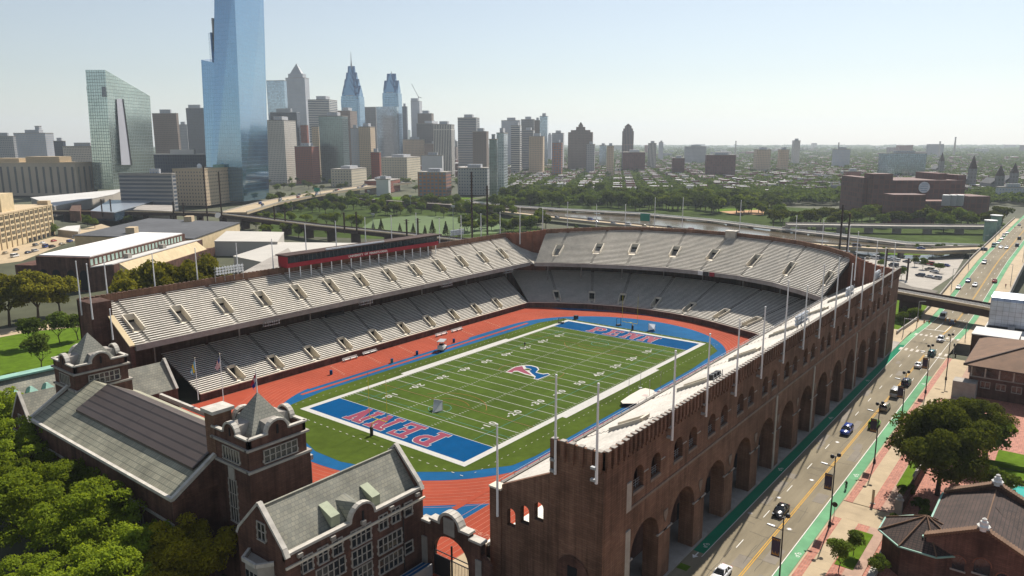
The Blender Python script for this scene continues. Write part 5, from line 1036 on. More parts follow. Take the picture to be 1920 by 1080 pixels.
WALK = dict(kl=(.2, .1, .52), al=(.12, .1, .12), tl=(.3, .1, .07), kr=(-.05, -.1, .5), ar=(-.32, -.1, .18), tr=(-.18, -.1, .06), el=(-.1, .25, 1.18), wl=(-.08, .26, .92), hl=(-.05, .26, .84), er=(.1, -.25, 1.18), wr=(.22, -.25, .95), hr=(.25, -.25, .88))
p = onz(1826, 628, 0); person('person', 'walker in dark jacket on right pavement beyond the brick block', (p.x, p.y, zr(p.x)+.15), PI, WALK, (M['black'], M['cloth'], M['black']))
p = onz(1886, 534, 1.5); person('person', 'walker in red top on the right footway of the bridge', (p.x, p.y, zr(p.x)+.15), 0, WALK, (M['redpanel'], M['cloth'], M['black']))
p = onx(831, 1058, -88.5); person('person', 'person in pale blue shirt standing in front of the iron gates', (-88.4, p.y, -.2), PI, {}, (mat('shirt_pale', (.4, .5, .65)), M['cloth'], M['black']))
# ================================================================ museum
MU = thing('museum_building', 'dark brick museum with brown tiled roof, tile topped gables and white finials', 'museum')
X0m, X1m, Yn, Ym, Ys, ZE, ZR = -43.6, -26.5, -102.5, -109, -115.5, 6.2, 9.0
MB().box(X0m, X1m, Ys, Yn, 0, ZE).build('wall', M['dkbrick'], MU)
r = MB(); r.poly([(X0m+.3, Yn+.5, ZE), (X0m+.3, Ym, ZR), (X1m-.3, Ym, ZR), (X1m-.3, Yn+.5, ZE)]); r.poly([(X0m+.3, Ys-.5, ZE), (X1m-.3, Ys-.5, ZE), (X1m-.3, Ym, ZR), (X0m+.3, Ym, ZR)])
rr_ = r.build('roof', M['tile'], MU); MB().bar((X0m, Ym, ZR), (X1m, Ym, ZR), .16).build('ridge', M['tile2'], rr_); MB().bar((X0m, Yn+.5, ZE), (X1m, Yn+.5, ZE), .25).build('gutter', M['copper'], rr_)
for x in (X0m, X1m):
    g_ = MB().hexa([(x-.4, Ys, 0), (x+.4, Ys, 0), (x+.4, Yn, 0), (x-.4, Yn, 0), (x-.4, Ys, ZE+.5), (x+.4, Ys, ZE+.5), (x+.4, Yn, ZE+.5), (x-.4, Yn, ZE+.5)]); g_.poly([(x-.4, Ys, ZE+.5), (x-.4, Yn, ZE+.5), (x-.4, Ym, ZR+.8)][::-1]); g_.poly([(x+.4, Ys, ZE+.5), (x+.4, Yn, ZE+.5), (x+.4, Ym, ZR+.8)]); gw = g_.build('gable_wall', M['dkbrick'], MU)
    for a, b in (((x, Yn+.3, ZE+.4), (x, Ym, ZR+.9)), ((x, Ys-.3, ZE+.4), (x, Ym, ZR+.9))):
        t = MB()
        for k in range(19): p = Vector(a).lerp(Vector(b), (k+.5)/20); t.obox((p.x, p.y, p.z-.1), 1.3, .24, .42, 0); t.obox((p.x, p.y+.16*(1 if a[1] > b[1] else -1), p.z-.12), 1.1, .12, .3, 0)
        t.build('gable_tiles', M['tile2'], gw)
    MB().lathe((x, Ym, ZR+.7), [(.75, 0), (.7, .35), (.85, .6), (.55, .8), (.5, 1.2), (.28, 1.35), (.3, 1.6), (.08, 1.75)], 8).build('finial', M['white'], gw)
for px, py, w in ((1797, 1057, 1.5), (1841, 1065, 1.9), (1880, 1090, 1.5)):
    p = onx(px, py, X0m-.4); A = arch_pts(p.y, w/2, p.z+.4, 8); wd = MB().poly([(X0m-.44, a, z) for a, z in [(p.y-w/2, p.z-.9)]+A+[(p.y+w/2, p.z-.9)]]).build('arched_window', M['glass'], MU); MB().box(X0m-.6, X0m-.4, p.y-w/2-.2, p.y+w/2+.2, p.z-1.1, p.z-.9).build('sill', M['stone'], wd)
    f = MB()
    for a, b in zip(A[:-1], A[1:]): f.bar((X0m-.45, (a[0]-p.y)*1.15+p.y, (a[1]-p.z-.4)*1.15+p.z+.4), (X0m-.45, (b[0]-p.y)*1.15+p.y, (b[1]-p.z-.4)*1.15+p.z+.4), .14)
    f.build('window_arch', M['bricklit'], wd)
tc_ = (-40.2, -101.8); OC = [(tc_[0]+6.2*math.cos(R(22.5+45*k)), tc_[1]+6.2*math.sin(R(22.5+45*k))) for k in range(8)]
TU = MB().prism([(tc_[0]+(a-tc_[0])*.9, tc_[1]+(b-tc_[1])*.9) for a, b in OC], 0, 4.9).build('turret', M['dkbrick'], MU)
MB().prism(OC, 4.8, 7.9, 0, None, .01).build('turret_roof', M['tile'], TU)
e = MB()
for k in range(8): a, b = OC[k], OC[(k+1) % 8]; e.bar((a[0], a[1], 4.82), (b[0], b[1], 4.82), .2)
e.build('gutter', M['copper'], TU)
for k in range(8): a = OC[k]; MB().bar((a[0], a[1], 4.95), (tc_[0], tc_[1], 8.0), .16).build('hip_tiles', M['tile2'], TU)
r = MB(); r.poly([(-38, -113.5, 8.9-1.9), (-33, -109.4, 8.95), (-30, -117.5, 7.4)]); r.build('cross_gable_roof', M['tile'], MU)
GW = thing('garden_wall', 'stone topped garden wall with pillar and balusters between pavement and museum garden', 'wall'); MB().box(-26, 30, -96.3, -95.8, 0, 2.0).build('wall', M['dkbrick'], GW)
b = MB()
for k in range(48): b.lathe((-14+k*.9, -96.05, 2), [(.16, 0), (.22, .3), (.12, .7), (.18, .9)], 6)
b.box(-15, 30, -96.25, -95.85, 2.9, 3.1); b.build('balustrade', M['stone'], GW); MB().box(-27.1, -26.1, -96.5, -95.5, 0, 3.0).build('pillar', M['conc'], GW); MB().lathe((-26.6, -96, 3.0), [(.7, 0), (.7, .3), (.3, .5), (.45, .8), (.15, 1.1)], 8).build('urn', M['stone'], GW)
LW = thing('low_wall', 'low pale stone wall dividing brick path from museum turret', 'wall'); MB().box(-52, -37, -97.2, -96.6, 0, 1.1).build('wall', M['stone'], LW); MB().box(-52.2, -36.9, -97.35, -96.45, 1.1, 1.25).build('coping', M['cap'], LW)
PO = onz(1912, 941, .02); pe = MB(); pe.prism([(PO.x+7*math.cos(.2618*i), PO.y+5*math.sin(.2618*i)) for i in range(24)], 0, .3); structure(pe.build('pool_rim', M['stone'])); pe = MB(); pe.prism([(PO.x+6.5*math.cos(.2618*i), PO.y+4.5*math.sin(.2618*i)) for i in range(24)], 0, .33); structure(pe.build('pool_water', M['pool']))
p = onz(1893, 897, 0); slab_('lawn', p.x-1, p.x+14, p.y-14, p.y+3, 0, .15, M['grass'])
T = thing('garden_statue', 'small white statue on plinth at the pool edge', 'statue', onz(1892, 909, .1)); MB().box(-.9, .9, -.5, .5, 0, .6).build('plinth', M['stone'], T); MB().lathe((0, 0, .6), [(.25, 0), (.18, .4), (.26, .8), (.1, 1.05), (.14, 1.2), (.05, 1.4)], 8).build('figure', M['white'], T)
for px, py, l in ((1874, 902, 'long clipped hedge behind the pool benches'), (1905, 882, 'clipped hedge at the far side of the garden lawn')):
    p = onz(px, py, 0); T = thing('hedge', l, 'hedge', p, R(-80)); MB().box(-6, 6, -.5, .5, 0, 1.1).build('foliage', M['grass'], T); MB().box(-6.05, 6.05, -.55, .55, 0, .25).build('base', M['earth'], T)
for px, py, l in ((1872, 907, 'dark garden bench left of the pool statue'), (1912, 912, 'dark garden bench right of the pool statue')):
    T = thing('garden_bench', l, 'bench', onz(px, py, .05), R(-80)); MB().box(-1.6, 1.6, -.25, .25, .4, .47).build('seat', M['rust'], T); MB().box(-1.6, 1.6, .25, .3, .47, .95).build('backrest', M['rust'], T)
# ================================================================ hotel group on the right
HO = thing('hipped_roof_building', 'brick building with big brown hipped roof and a glazed band under its eaves', 'building')
MB().box(51, 80, -124, -96.5, 0, 8).build('wall', M['dkbrick'], HO); MB().prism([(49, -95.3), (49, -126), (82, -126), (82, -95.3)], 8.2, 12.6, 0, None, .05).build('roof', M['tile2'], HO); MB().prism([(48.9, -95.2), (48.9, -126.1), (82.1, -126.1), (82.1, -95.2)], 7.95, 8.2).build('eaves', M['rust'], HO)
rp = MB()
for a, b in (((49, -95.3, 8.3), (64.7, -109.9, 12.7)), ((49, -126, 8.3), (64.7, -111.4, 12.7))): rp.bar(a, b, .35)
rp.build('roof_hip', M['rust'], HO)
for k in range(9): y = -98.3-k*2.9; w_ = MB().box(50.9, 51, y-1.3, y+1.3, 5.3, 7.8).build('window', M['glass'], HO); MB().box(50.8, 50.95, y+1.3, y+1.6, 5.2, 7.95).build('frame', M['cap'], w_)
for k in range(4): win(HO, (51, -100-k*3.2, 2.6), WEST, 1.8, 1.4, 2, 1, False)
MB().box(50.8, 51.02, -124, -96.5, 4.95, 5.2).build('string_course', M['conc'], HO); MB().box(47, 51, -98.5, -93.6, 0, 4.2).build('entrance_block', M['conc'], HO); MB().box(50.9, 51, -114.5, -110.5, .4, 4.6).build('arched_window', M['glass'], HO)
BB = thing('brick_block', 'plain dark brick block with white flat roof between hipped roof and street', 'building'); MB().box(80.5, 91, -104, -93.2, -.3, 8.8).build('wall', M['dkbrick'], BB); MB().box(80.4, 91.1, -104.1, -93.1, 8.8, 9.1).build('roof', M['wroof'], BB); MB().box(83, 84.2, -93.25, -93.2, .2, 2.4).build('door', M['black'], BB)
WR = thing('flat_roof_building', 'low building with wide white flat roof beside the rail bridge', 'building'); MB().box(91.5, 128, -135, -94, -.3, 5.8).build('wall', M['conc'], WR); MB().box(91.4, 128.1, -135, -93.9, 5.8, 6.1).build('roof', M['wroof'], WR)
for k in range(7): x, y = rnd.uniform(98, 122), rnd.uniform(-120, -100); MB().box(x-1, x+1, y-.8, y+.8, 6.1, 7.3).build('roof_unit', M['steel'] if k % 2 else M['dark'], WR)
SB = thing('metal_clad_box', 'shiny curved top metal plant box standing on the white flat roof', 'plant room', (110, -99.5, 6.1)); 
mb = MB(); pr = [(-3.5, 0), (-3.5, 8.2), (-2.9, 9.1), (-1.8, 9.6), (3.5, 9.9), (3.5, 0)]; mb.v = [(x, y, z) for y in (-4.9, 4.9) for x, z in pr]; n = len(pr)
for i in range(n): j = (i+1) % n; mb.f.append((i, j, n+j, n+i)); mb.m.append(0)
mb.f += [tuple(range(n)), tuple(range(2*n-1, n-1, -1))]; mb.m += [0, 0]; mb.build('cladding', brickmat('clad_panels', (.50, .55, .62), (.42, .48, .56), (.25, .28, .33), 1.6, 1.3, .05, .3, .15, .4, 0, metal=.6, spec=.5), SB); MB().box(-4, 4, -5.2, 5.2, 0, .5).build('base', M['black'], SB)
# ================================================================ river, roads and rail beyond the stadium
GZ = -5.
def gpt(px, py, z=None):
    if z is not None: return onz(px, py, z)
    p = onz(px, py, GZ)
    return p if p.x > 108 else onz(px, py, -.3)
NEARB = [(820, 384), (960, 402), (1050, 411), (1130, 420), (1210, 427), (1300, 436), (1420, 452), (1560, 468), (1640, 482), (1730, 489), (1800, 476)]
FARB = [(820, 372), (960, 387), (1050, 393), (1200, 401), (1330, 413), (1440, 427), (1560, 440), (1700, 457), (1800, 464)]
wb = [onz(px, py-1, GZ) for px, py in NEARB]; wf = [onz(px, py+2, GZ) for px, py in FARB]
def ribbon(name, A, B, m, dz=.12):
    n = 24; mb = MB()
    def at(L, t):
        s = [0]
        for a, b in zip(L[:-1], L[1:]): s.append(s[-1]+(b-a).length)
        d = t*s[-1]
        for i in range(len(L)-1):
            if d <= s[i+1]+1e-6: return L[i].lerp(L[i+1], (d-s[i])/(s[i+1]-s[i]))
        return L[-1]
    for i in range(n):
        a, b, c, d = at(A, i/n), at(A, (i+1)/n), at(B, (i+1)/n), at(B, i/n); mb.poly([(q.x, q.y, q.z+dz) for q in (a, b, c, d)])
    return structure(mb.build(name, m))
ribbon('river', wb, wf, M['muddy'])
hw = [tuple(onz(px, py, -1)[:2]) for px, py in ((800, 378), (880, 388), (960, 399), (1050, 409), (1130, 417), (1200, 424), (1300, 434), (1420, 449), (1560, 461), (1640, 466), (1740, 470), (1850, 466))]
HWY = thing('highway', 'pale concrete highway on low piers along the near river bank', 'highway', kind=None); path_mesh(hw, 15, -2.2, -.98).build('deck', M['walk'], HWY)
for d in (7.3, -7.3): path_mesh(offs(hw, d), .4, -1, 0).build('barrier', M['conc'], HWY)
for a, b in zip(hw[6:-1], hw[7:]): p = (Vector(a)+Vector(b))/2; MB().obox((p.x, p.y, -5.2), 2, 9, 3.2, math.atan2(b[1]-a[1], b[0]-a[0])).build('highway_pier', M['conc'], HWY)
bwk = [tuple(onz(px, py, -3)[:2]) for px, py in FARB[:-1]+[(1845, 462)]]
BW = thing('riverside_boardwalk', 'long pale railed boardwalk along the far bank of the brown river', 'boardwalk'); path_mesh(bwk, 5, -3.9, -3).build('deck', M['conc'], BW)
for d in (2.8, -2.8): path_mesh(offs(bwk, d), .2, -2.4, -1.9).build('railing', M['metalw'], BW)
for k in range(22):
    t = k/22*(len(bwk)-1); i = int(t); p = Vector(bwk[i]).lerp(Vector(bwk[i+1]), t-i); MB().obox((p.x, p.y, -6), 1.2, 4, 1.85, .3).build('pier', M['conc'], BW)
er = [tuple(onz(px, py, 1)[:2]) for px, py in ((1475, 420), (1560, 421), (1700, 423), (1860, 424))]
T = thing('elevated_road', 'grey elevated road on piers below the big brown brick building', 'bridge'); path_mesh(er, 9, -.8, 1).build('deck', M['conc'], T); path_mesh(offs(er, 4.3), .4, 1, 2).build('parapet', M['stone'], T)
for k in range(8): t = k/8*3; i = int(t); p = Vector(er[i]).lerp(Vector(er[i+1]), t-i); MB().obox((p.x, p.y, -5.2), 1.5, 6, 4.4).build('pier', M['conc'], T)
cbp = [tuple(onz(px, py, 6)[:2]) for px, py in ((440, 398), (500, 381), (560, 369), (620, 359), (700, 348), (760, 342))]
T = thing('city_bridge', 'pale road bridge crowded with cars leading to the white apartment tower', 'bridge'); path_mesh(cbp, 20, 4.2, 6).build('deck', M['walk'], T)
for d in (9.8, -9.8): path_mesh(offs(cbp, d), .5, 6, 7).build('parapet', M['stone'], T)
for k in range(10): t = k/10*5; i = int(t); p = Vector(cbp[i]).lerp(Vector(cbp[i+1]), t-i); MB().obox((p.x, p.y, -5.2), 3, 16, 9.4, .9).build('pier', M['conc'], T)
rw2 = [tuple(onz(px, py, 1)[:2]) for px, py in ((575, 374), (640, 370), (760, 378), (880, 386), (960, 392))]
T = thing('rail_embankment', 'dark low rail viaduct crossing behind the park trees', 'viaduct'); path_mesh(rw2, 9, -5.2, 1).build('deck', M['rust'], T); path_mesh(rw2, 7, 1, 1.1).build('ballast', M['gravel'], T)
def gpoly(name, l, m, z=None, dz=.1): return structure(MB().poly(cw([(p.x, p.y, p.z+dz) for p in (gpt(a, b, z) for a, b in l)])).build(name, m))
gpoly('sports_field', [(672, 432), (700, 412), (770, 404), (890, 408), (940, 418), (935, 437), (860, 441), (740, 443)], mat('far_turf', (.085, .13, .045), .95, .15, .05, big=.1))
gpoly('park_lawn', [(480, 440), (520, 385), (700, 365), (960, 395), (1020, 432), (900, 445), (700, 448)], M['rough_grass'], None, .05)
gpoly('far_lawn', [(690, 372), (800, 366), (900, 372), (820, 378)], M['grass'], None, .14)
gpoly('far_bank', [(880, 378), (960, 385), (1200, 399), (1440, 424), (1560, 437), (1700, 454), (1840, 460), (1905, 428), (1850, 405), (1620, 398), (1440, 386), (1200, 372), (960, 358)], M['rough_grass'], None, .1); gpoly('ball_field', [(1345, 396), (1440, 392), (1450, 402), (1380, 403)], mat('infield_clay', (.42, .24, .12), .95, .15, .1), None, .2); gpoly('far_lawn', [(1345, 392), (1440, 389), (1440, 393), (1345, 397)], M['grass'], None, .22)
gpoly('parking_lot', [(1600, 486), (1670, 480), (1810, 480), (1790, 515), (1745, 545), (1700, 540), (1640, 515)], mat('lot_asphalt', (.34, .31, .27), .9, .15, .2))
gpoly('rail_yard', [(1680, 545), (1655, 515), (1710, 538), (1760, 546), (1735, 562)], M['gravel'], None, .12)
gpoly('lawn', [(1672, 600), (1672, 545), (1740, 560), (1735, 590), (1690, 650), (1672, 660)], M['grass'], None, .14); gpoly('lawn', [(1850, 615), (1925, 620), (1925, 580), (1850, 575)], M['grass'], None, .14)
gpoly('river_bank', [(1620, 487), (1660, 470), (1810, 466), (1810, 477), (1670, 479)], M['grass'], None, .16)
gpoly('lawn', [(-40, 715), (-40, 640), (60, 622), (160, 612), (175, 660), (100, 700)], M['grass'], -.3, .05)
gpoly('path', [(-40, 640), (-40, 622), (150, 600), (160, 612), (60, 622)], M['walk'], -.3, .08); gpoly('street', [(-40, 500), (-40, 478), (60, 455), (190, 420), (215, 428), (120, 458), (40, 490)], M['walk'], -.3, .06)
gpoly('grove_ground', [(-60, 1150), (-60, 740), (180, 840), (520, 1150)], M['earth'], -.3, .04)
# ================================================================ far buildings
A30, A120 = R(30), R(120); dE = Vector((math.cos(A30), math.sin(A30))); dN = Vector((math.cos(A120), math.sin(A120)))
def hdir(px, py): d = ray(px, py); v = Vector((d[0], d[1])); return v, d[2]
def F(name, wall, win_, bw, fh, mo, **k):
    if 'metal' not in k and k.get('glass', True): win_ = (win_[0]*1.15, win_[1]*1.4, win_[2]*1.7)
    return brickmat('facade_'+name, win_, tuple(c*1.5 for c in win_), wall, bw, fh, mo, .8, .12, .02, 0., 'auto', k.pop('glass', True), **k)
FS = dict(
 white=F('white', (.58, .54, .48), (.03, .035, .045), 2.6, 3.2, .85), greyg=F('greyg', (.36, .36, .36), (.05, .06, .075), 3.4, 3.8, 1.1), brown=F('brown', (.235, .185, .155), (.035, .035, .04), 3., 3.6, 1.1), red=F('red', (.27, .09, .06), (.05, .045, .045), 2.8, 3.4, .95), redg=F('redg', (.34, .16, .11), (.10, .11, .12), 5., 4.2, .9), tan=F('tan', (.54, .42, .29), (.04, .04, .045), 3.2, 3.6, 1.1), cream=F('cream', (.56, .49, .37), (.06, .065, .07), 4.5, 4.2, 1.4),
 dark=F('dark', (.07, .08, .10), (.03, .035, .045), 3., 3.8, .5), stripe=F('stripe', (.55, .53, .49), (.04, .045, .055), 60., 3.7, .85), vert=F('vert', (.62, .58, .52), (.03, .035, .045), 3.2, 90., .85), gstripe=F('gstripe', (.33, .315, .30), (.06, .06, .065), 70., 3.6, .8), blueg=F('blueg', (.05, .075, .10), (.28, .36, .44), 3., 3.8, .18, metal=.9), teal=F('teal', (.10, .13, .13), (.20, .26, .27), 3.2, 3.2, .35, metal=.7), glassy=F('glassy', (.35, .38, .40), (.30, .37, .42), 3., 3.2, .35, metal=.6), pale=F('pale', (.46, .46, .47), (.16, .19, .22), 3., 3.6, 1.), maroon=F('maroon', (.17, .075, .06), (.10, .055, .05), 4., 4.5, .4, glass=False), plainw=mat('plain_white', (.60, .60, .60), .8, .05, .05), dkst=F('dkst', (.19, .185, .185), (.10, .095, .09), 4., 5., 1.2, glass=False))
def city(name, label, pl, pc, pr, pyt, D=None, pyb=None, st='brown', cat='tower block', dep=28, pent=.5, roof='conc', z0=-4., top=None, group=None):
    v, dz = hdir(pc, pyt)
    if pyb is not None: P = onz(pc, pyb, z0); P2 = Vector((P.x, P.y)); D = (P2-Vector(CAM[:2])).length
    else: P2 = Vector(CAM[:2])+v.normalized()*D
    h = CAM[2]+dz/v.length*D-z0
    C = Vector(CAM[:2]); cr = lambda a, b: a.x*b.y-a.y*b.x
    def solve(px, d):
        r, _ = hdir(px, pyt); k = cr(d, r); return -cr(P2-C, r)/k if abs(k) > 1e-6 else 20
    w = abs(solve(pl, dN)); w = min(max(w, 4), 160)
    d = abs(solve(pr, dE)) if pr-pc > 1.5 else dep; d = min(max(d, 6), 110)
    T = thing(name, label, cat, (P2.x, P2.y, z0), A30, group)
    MB().box(0, d, 0, w, 0, h).build('facade', FS[st] if isinstance(st, str) else st, T)
    MB().box(-.3, d+.3, -.3, w+.3, h, h+1.0).build('parapet', M[roof], T)
    if pent: MB().box(d*.25, d*.75, w*.25, w*(.25+pent*.9), h+1.0, h+4+h*.03).build('penthouse', M[roof] if roof != 'conc' else FS['pale'], T)
    T['hh'] = h; T['ww'] = w; T['dd'] = d; del T['hh'], T['ww'], T['dd']
    return T, w, d, h
c_ = city
c_('hospital_block', 'wide pale hospital like block with vertical strips on the far left horizon', 25, 84, 100, 250, 1600, None, 'pale'); c_('stair_tower', 'slim block rising from the roof of the pale far left block', 65, 73, 76, 237, 1620, None, 'pale', pent=0)
c_('office_block', 'low grey block at the left picture edge on the horizon', -20, 24, 27, 256, 1500, None, 'greyg'); c_('office_block', 'dark grey block right of the pale far left block', 100, 118, 122, 265, 1500, None, 'dark'); c_('office_block', 'low white block with big dark windows behind the sloped glass tower', 117, 185, 192, 275, 1250, None, 'white', 'office block')
PT, w, d, h = c_('post_office', 'long stone post office with tall dark windows in shadow on far left', -40, 148, 178, 306, None, 368, F('post', (.48, .40, .31), (.07, .06, .055), 10., 40., 3.4), 'post office', roof='tanc', pent=0)
for a, b, z in ((.2, .55, 8), (.62, .9, 6)): MB().box(d*.2, d*.8, w*a, w*b, h+1, h+z).build('roof_block', M['tanc'], PT)
c_('office_block', 'brown hotel tower with pale centre strip beside the sloped glass tower', 285, 330, 334, 213, 1500, None, 'brown'); c_('office_block', 'dark tower with domed top half hidden left of the tallest glass tower', 348, 383, 386, 203, 1900, None, 'dark', pent=.7); c_('office_block', 'small grey block in the gap behind the brown hotel tower', 333, 350, 352, 234, 2000, None, 'greyg')
c_('office_block', 'low black glass block with roof garden in front of brown hotel', 288, 388, 390, 290, 900, None, 'dark', 'office block', roof='wroof'); c_('parking_garage', 'long grey parking garage with open dark decks', 222, 322, 326, 327, 780, None, 'gstripe', 'parking garage', roof='conc', pent=.2)
TB, w, d, h = c_('warehouse', 'tan square windowed warehouse in front of the tallest glass tower, right face sunlit', 323, 388, 448, 318, None, 386, 'tan', 'warehouse', roof='tanc', z0=-2, pent=0)
MB().lathe((d*.3, w*.5, h+.5), [(2.2, 0), (2.4, 3), (1.4, 4.5), (.3, 5)], 12).build('water_tank', M['metalw'], TB); MB().box(d*.5, d*.9, w*.1, w*.3, h+1, h+4).build('roof_unit', M['copper'], TB)
# sloped glass tower
def px_prism(T, name, lo, hi, m, z0=0):
    n = len(lo); mb = MB(); mb.v = [tuple(p) for p in lo+hi]
    for i in range(n): j = (i+1) % n; mb.f.append((i, j, n+j, n+i)); mb.m.append(0)
    mb.f.append(tuple(range(n, 2*n))); mb.m.append(0); mb.f.append(tuple(range(n-1, -1, -1))); mb.m.append(0)
    return mb.build(name, m, T)
def atD(px, py, D):
    v, dz = hdir(px, py); q = Vector(CAM[:2])+v.normalized()*D; return Vector((q.x, q.y, CAM[2]+dz/v.length*D))
CG = brickmat('sloped_tower_glass', (.52, .60, .56), (.45, .54, .51), (.24, .29, .28), 3., 4., .25, .3, .12, .03, 0, glass=True, metal=.85)
T = thing('glass_tower', 'greenish glass tower with sloping roof line and a tall pale slot', 'tower')
lo = [atD(213, 355, 1080), atD(292, 345, 1149), atD(268, 345, 1180), atD(177, 355, 1098)]; hi = [atD(197, 131, 1080), atD(281, 180, 1149), atD(262, 178, 1180), atD(160, 131, 1098)]
px_prism(T, 'facade', lo, hi, CG); a = [atD(x, y, D) for x, y, D in ((219, 186, 1097), (230, 186, 1107), (246, 309, 1110), (228, 309, 1094))]; px_prism(T, 'slot', [q for q in a], [q-Vector((2.2, 4.4, 0)) for q in a], mat('slot_panel', (.50, .50, .55), .5, .05, .02)); a = [atD(x, y, D) for x, y, D in ((230, 186, 1107), (232, 186, 1108), (248, 309, 1112), (246, 309, 1110))]; px_prism(T, 'slot_edge', a, [q-Vector((2.6, 5.0, 0)) for q in a], M['dark'])
a = [atD(x, y, D) for x, y, D in ((163, 163, 1118), (199, 163, 1080), (200, 182, 1080), (165, 182, 1118))]; px_prism(T, 'dark_band', a, [q-Vector((2, 3, 0)) for q in a], M['glassb'])
# tallest glass tower
FG = brickmat('tall_tower_glass', (.10, .29, .48), (.09, .26, .44), (.07, .18, .30), 2.2, 4.2, .09, .2, .06, .02, 0, glass=True, metal=.92)
T = thing('glass_tower', 'tallest blue glass skyscraper reaching out of the top of the picture', 'skyscraper')
FGb = FG.node_tree.nodes['Principled BSDF']; FGb.inputs['Coat Weight'].default_value = 1; FGb.inputs['Coat IOR'].default_value = 2.3; FGb.inputs['Coat Roughness'].default_value = .06
lo = [atD(457, 378, 860), atD(505, 372, 914), atD(490, 360, 953), atD(400, 375, 876)]; hi = [atD(438, -45, 860), atD(493, -45, 914), atD(480, -45, 953), atD(402, -45, 876)]
px_prism(T, 'facade', lo, hi, FG); lo = [atD(404, 375, 875), atD(425, 363, 929), atD(408, 363, 941), atD(390, 373, 881)]; hi = [atD(409, 119, 875), atD(430, 116, 929), atD(398, 110, 941), atD(377, 112, 884)]
px_prism(T, 'lower_wing', lo, hi, FG); lo = [atD(399, 130, 887), atD(412, 130, 894), atD(408, 130, 916), atD(395, 130, 910)]; hi = [q+Vector((0, 0, 38)) for q in lo]; px_prism(T, 'side_wing', lo, hi, FG)
q = atD(401, 60, 890); MB().box(q.x-1.2, q.x+1.2, q.y-1.2, q.y+1.2, q.z-20, q.z+14).build('fin', M['steel'], T)
# skyline
c_('apartment_tower', 'white grid fronted apartment tower with blank pale side beside the tallest glass tower', 497, 539, 554, 226, None, 344, 'white', 'apartment tower'); c_('office_block', 'black sloping topped block behind the white grid apartment tower', 506, 556, 562, 211, 1500, None, 'dark', roof='steel', pent=.6); c_('office_tower', 'dark blue glass tower between tallest tower and pyramid topped tower', 499, 532, 537, 151, 2000, None, 'blueg', pent=0)
T, w, d, h = c_('pyramid_tower', 'grey tower with small pyramid roof right of the dark blue glass one', 535, 571, 579, 146, 2200, None, 'pale', 'skyscraper', pent=0); MB().prism([(d*.12, w*.12), (d*.88, w*.12), (d*.88, w*.88), (d*.12, w*.88)], h+1, h+12).build('crown_base', FS['pale'], T); MB().prism([(d*.2, w*.2), (d*.8, w*.2), (d*.8, w*.8), (d*.2, w*.8)], h+12, h+40, 0, None, .02).build('pyramid_roof', M['steel'], T)
c_('office_tower', 'white and dark striped slab tower in front of twin peaked towers', 577, 617, 632, 187, 1700, None, 'stripe'); c_('office_tower', 'slim red brick slab behind the red apartment block', 563, 575, 578, 235, 1500, None, 'red', pent=0); c_('office_tower', 'slim tan slab left of the teal glass tower', 584, 597, 599, 238, 1450, None, 'tan', pent=0)
c_('apartment_block', 'wide red brick apartment block right of the white grid tower', 552, 584, 598, 275, 1260, None, 'red', 'apartment block'); c_('apartment_tower', 'teal glass residential tower with balconies on its right edge', 597, 641, 652, 218, 1300, None, 'teal', 'apartment tower'); c_('office_tower', 'brown concrete tower right behind the teal glass one', 632, 656, 669, 208, 1750, None, 'brown')
c_('apartment_tower', 'tan apartment tower with sunlit right face below the spire', 672, 694, 703, 238, 1380, None, 'tan', 'apartment tower'); c_('apartment_tower', 'pale brown apartment tower joined left of the sunlit tan one', 657, 672, 674, 241, 1395, None, 'pale', 'apartment tower'); c_('office_tower', 'plain grey slab between the two peaked glass towers', 682, 704, 706, 201, 2200, None, 'dkst', pent=0)
def crossgable(mb, hw, z0, ze, zr):
    for ax in (0, 1):
        P = lambda a, b, z: (a, b, z) if ax == 0 else (b, a, z)
        mb.hexa([P(-hw, -hw*.62, z0), P(hw, -hw*.62, z0), P(hw, hw*.62, z0), P(-hw, hw*.62, z0), P(-hw, -hw*.62, ze), P(hw, -hw*.62, ze), P(hw, hw*.62, ze), P(-hw, hw*.62, ze)][::1])
        mb.poly([P(-hw, -hw*.62, ze), P(-hw, hw*.62, ze), P(-hw, 0, zr)]); mb.poly([P(hw, -hw*.62, ze), P(hw, hw*.62, ze), P(hw, 0, zr)]); mb.poly([P(-hw, -hw*.62, ze), P(hw, -hw*.62, ze), P(hw, 0, zr), P(-hw, 0, zr)]); mb.poly([P(-hw, hw*.62, ze), P(hw, hw*.62, ze), P(hw, 0, zr), P(-hw, 0, zr)])
PG_ = brickmat('peaked_tower_glass', (.22, .38, .56), (.30, .46, .62), (.10, .17, .26), 4., 4.2, .5, .3, .1, .02, 0, glass=True, metal=.9)
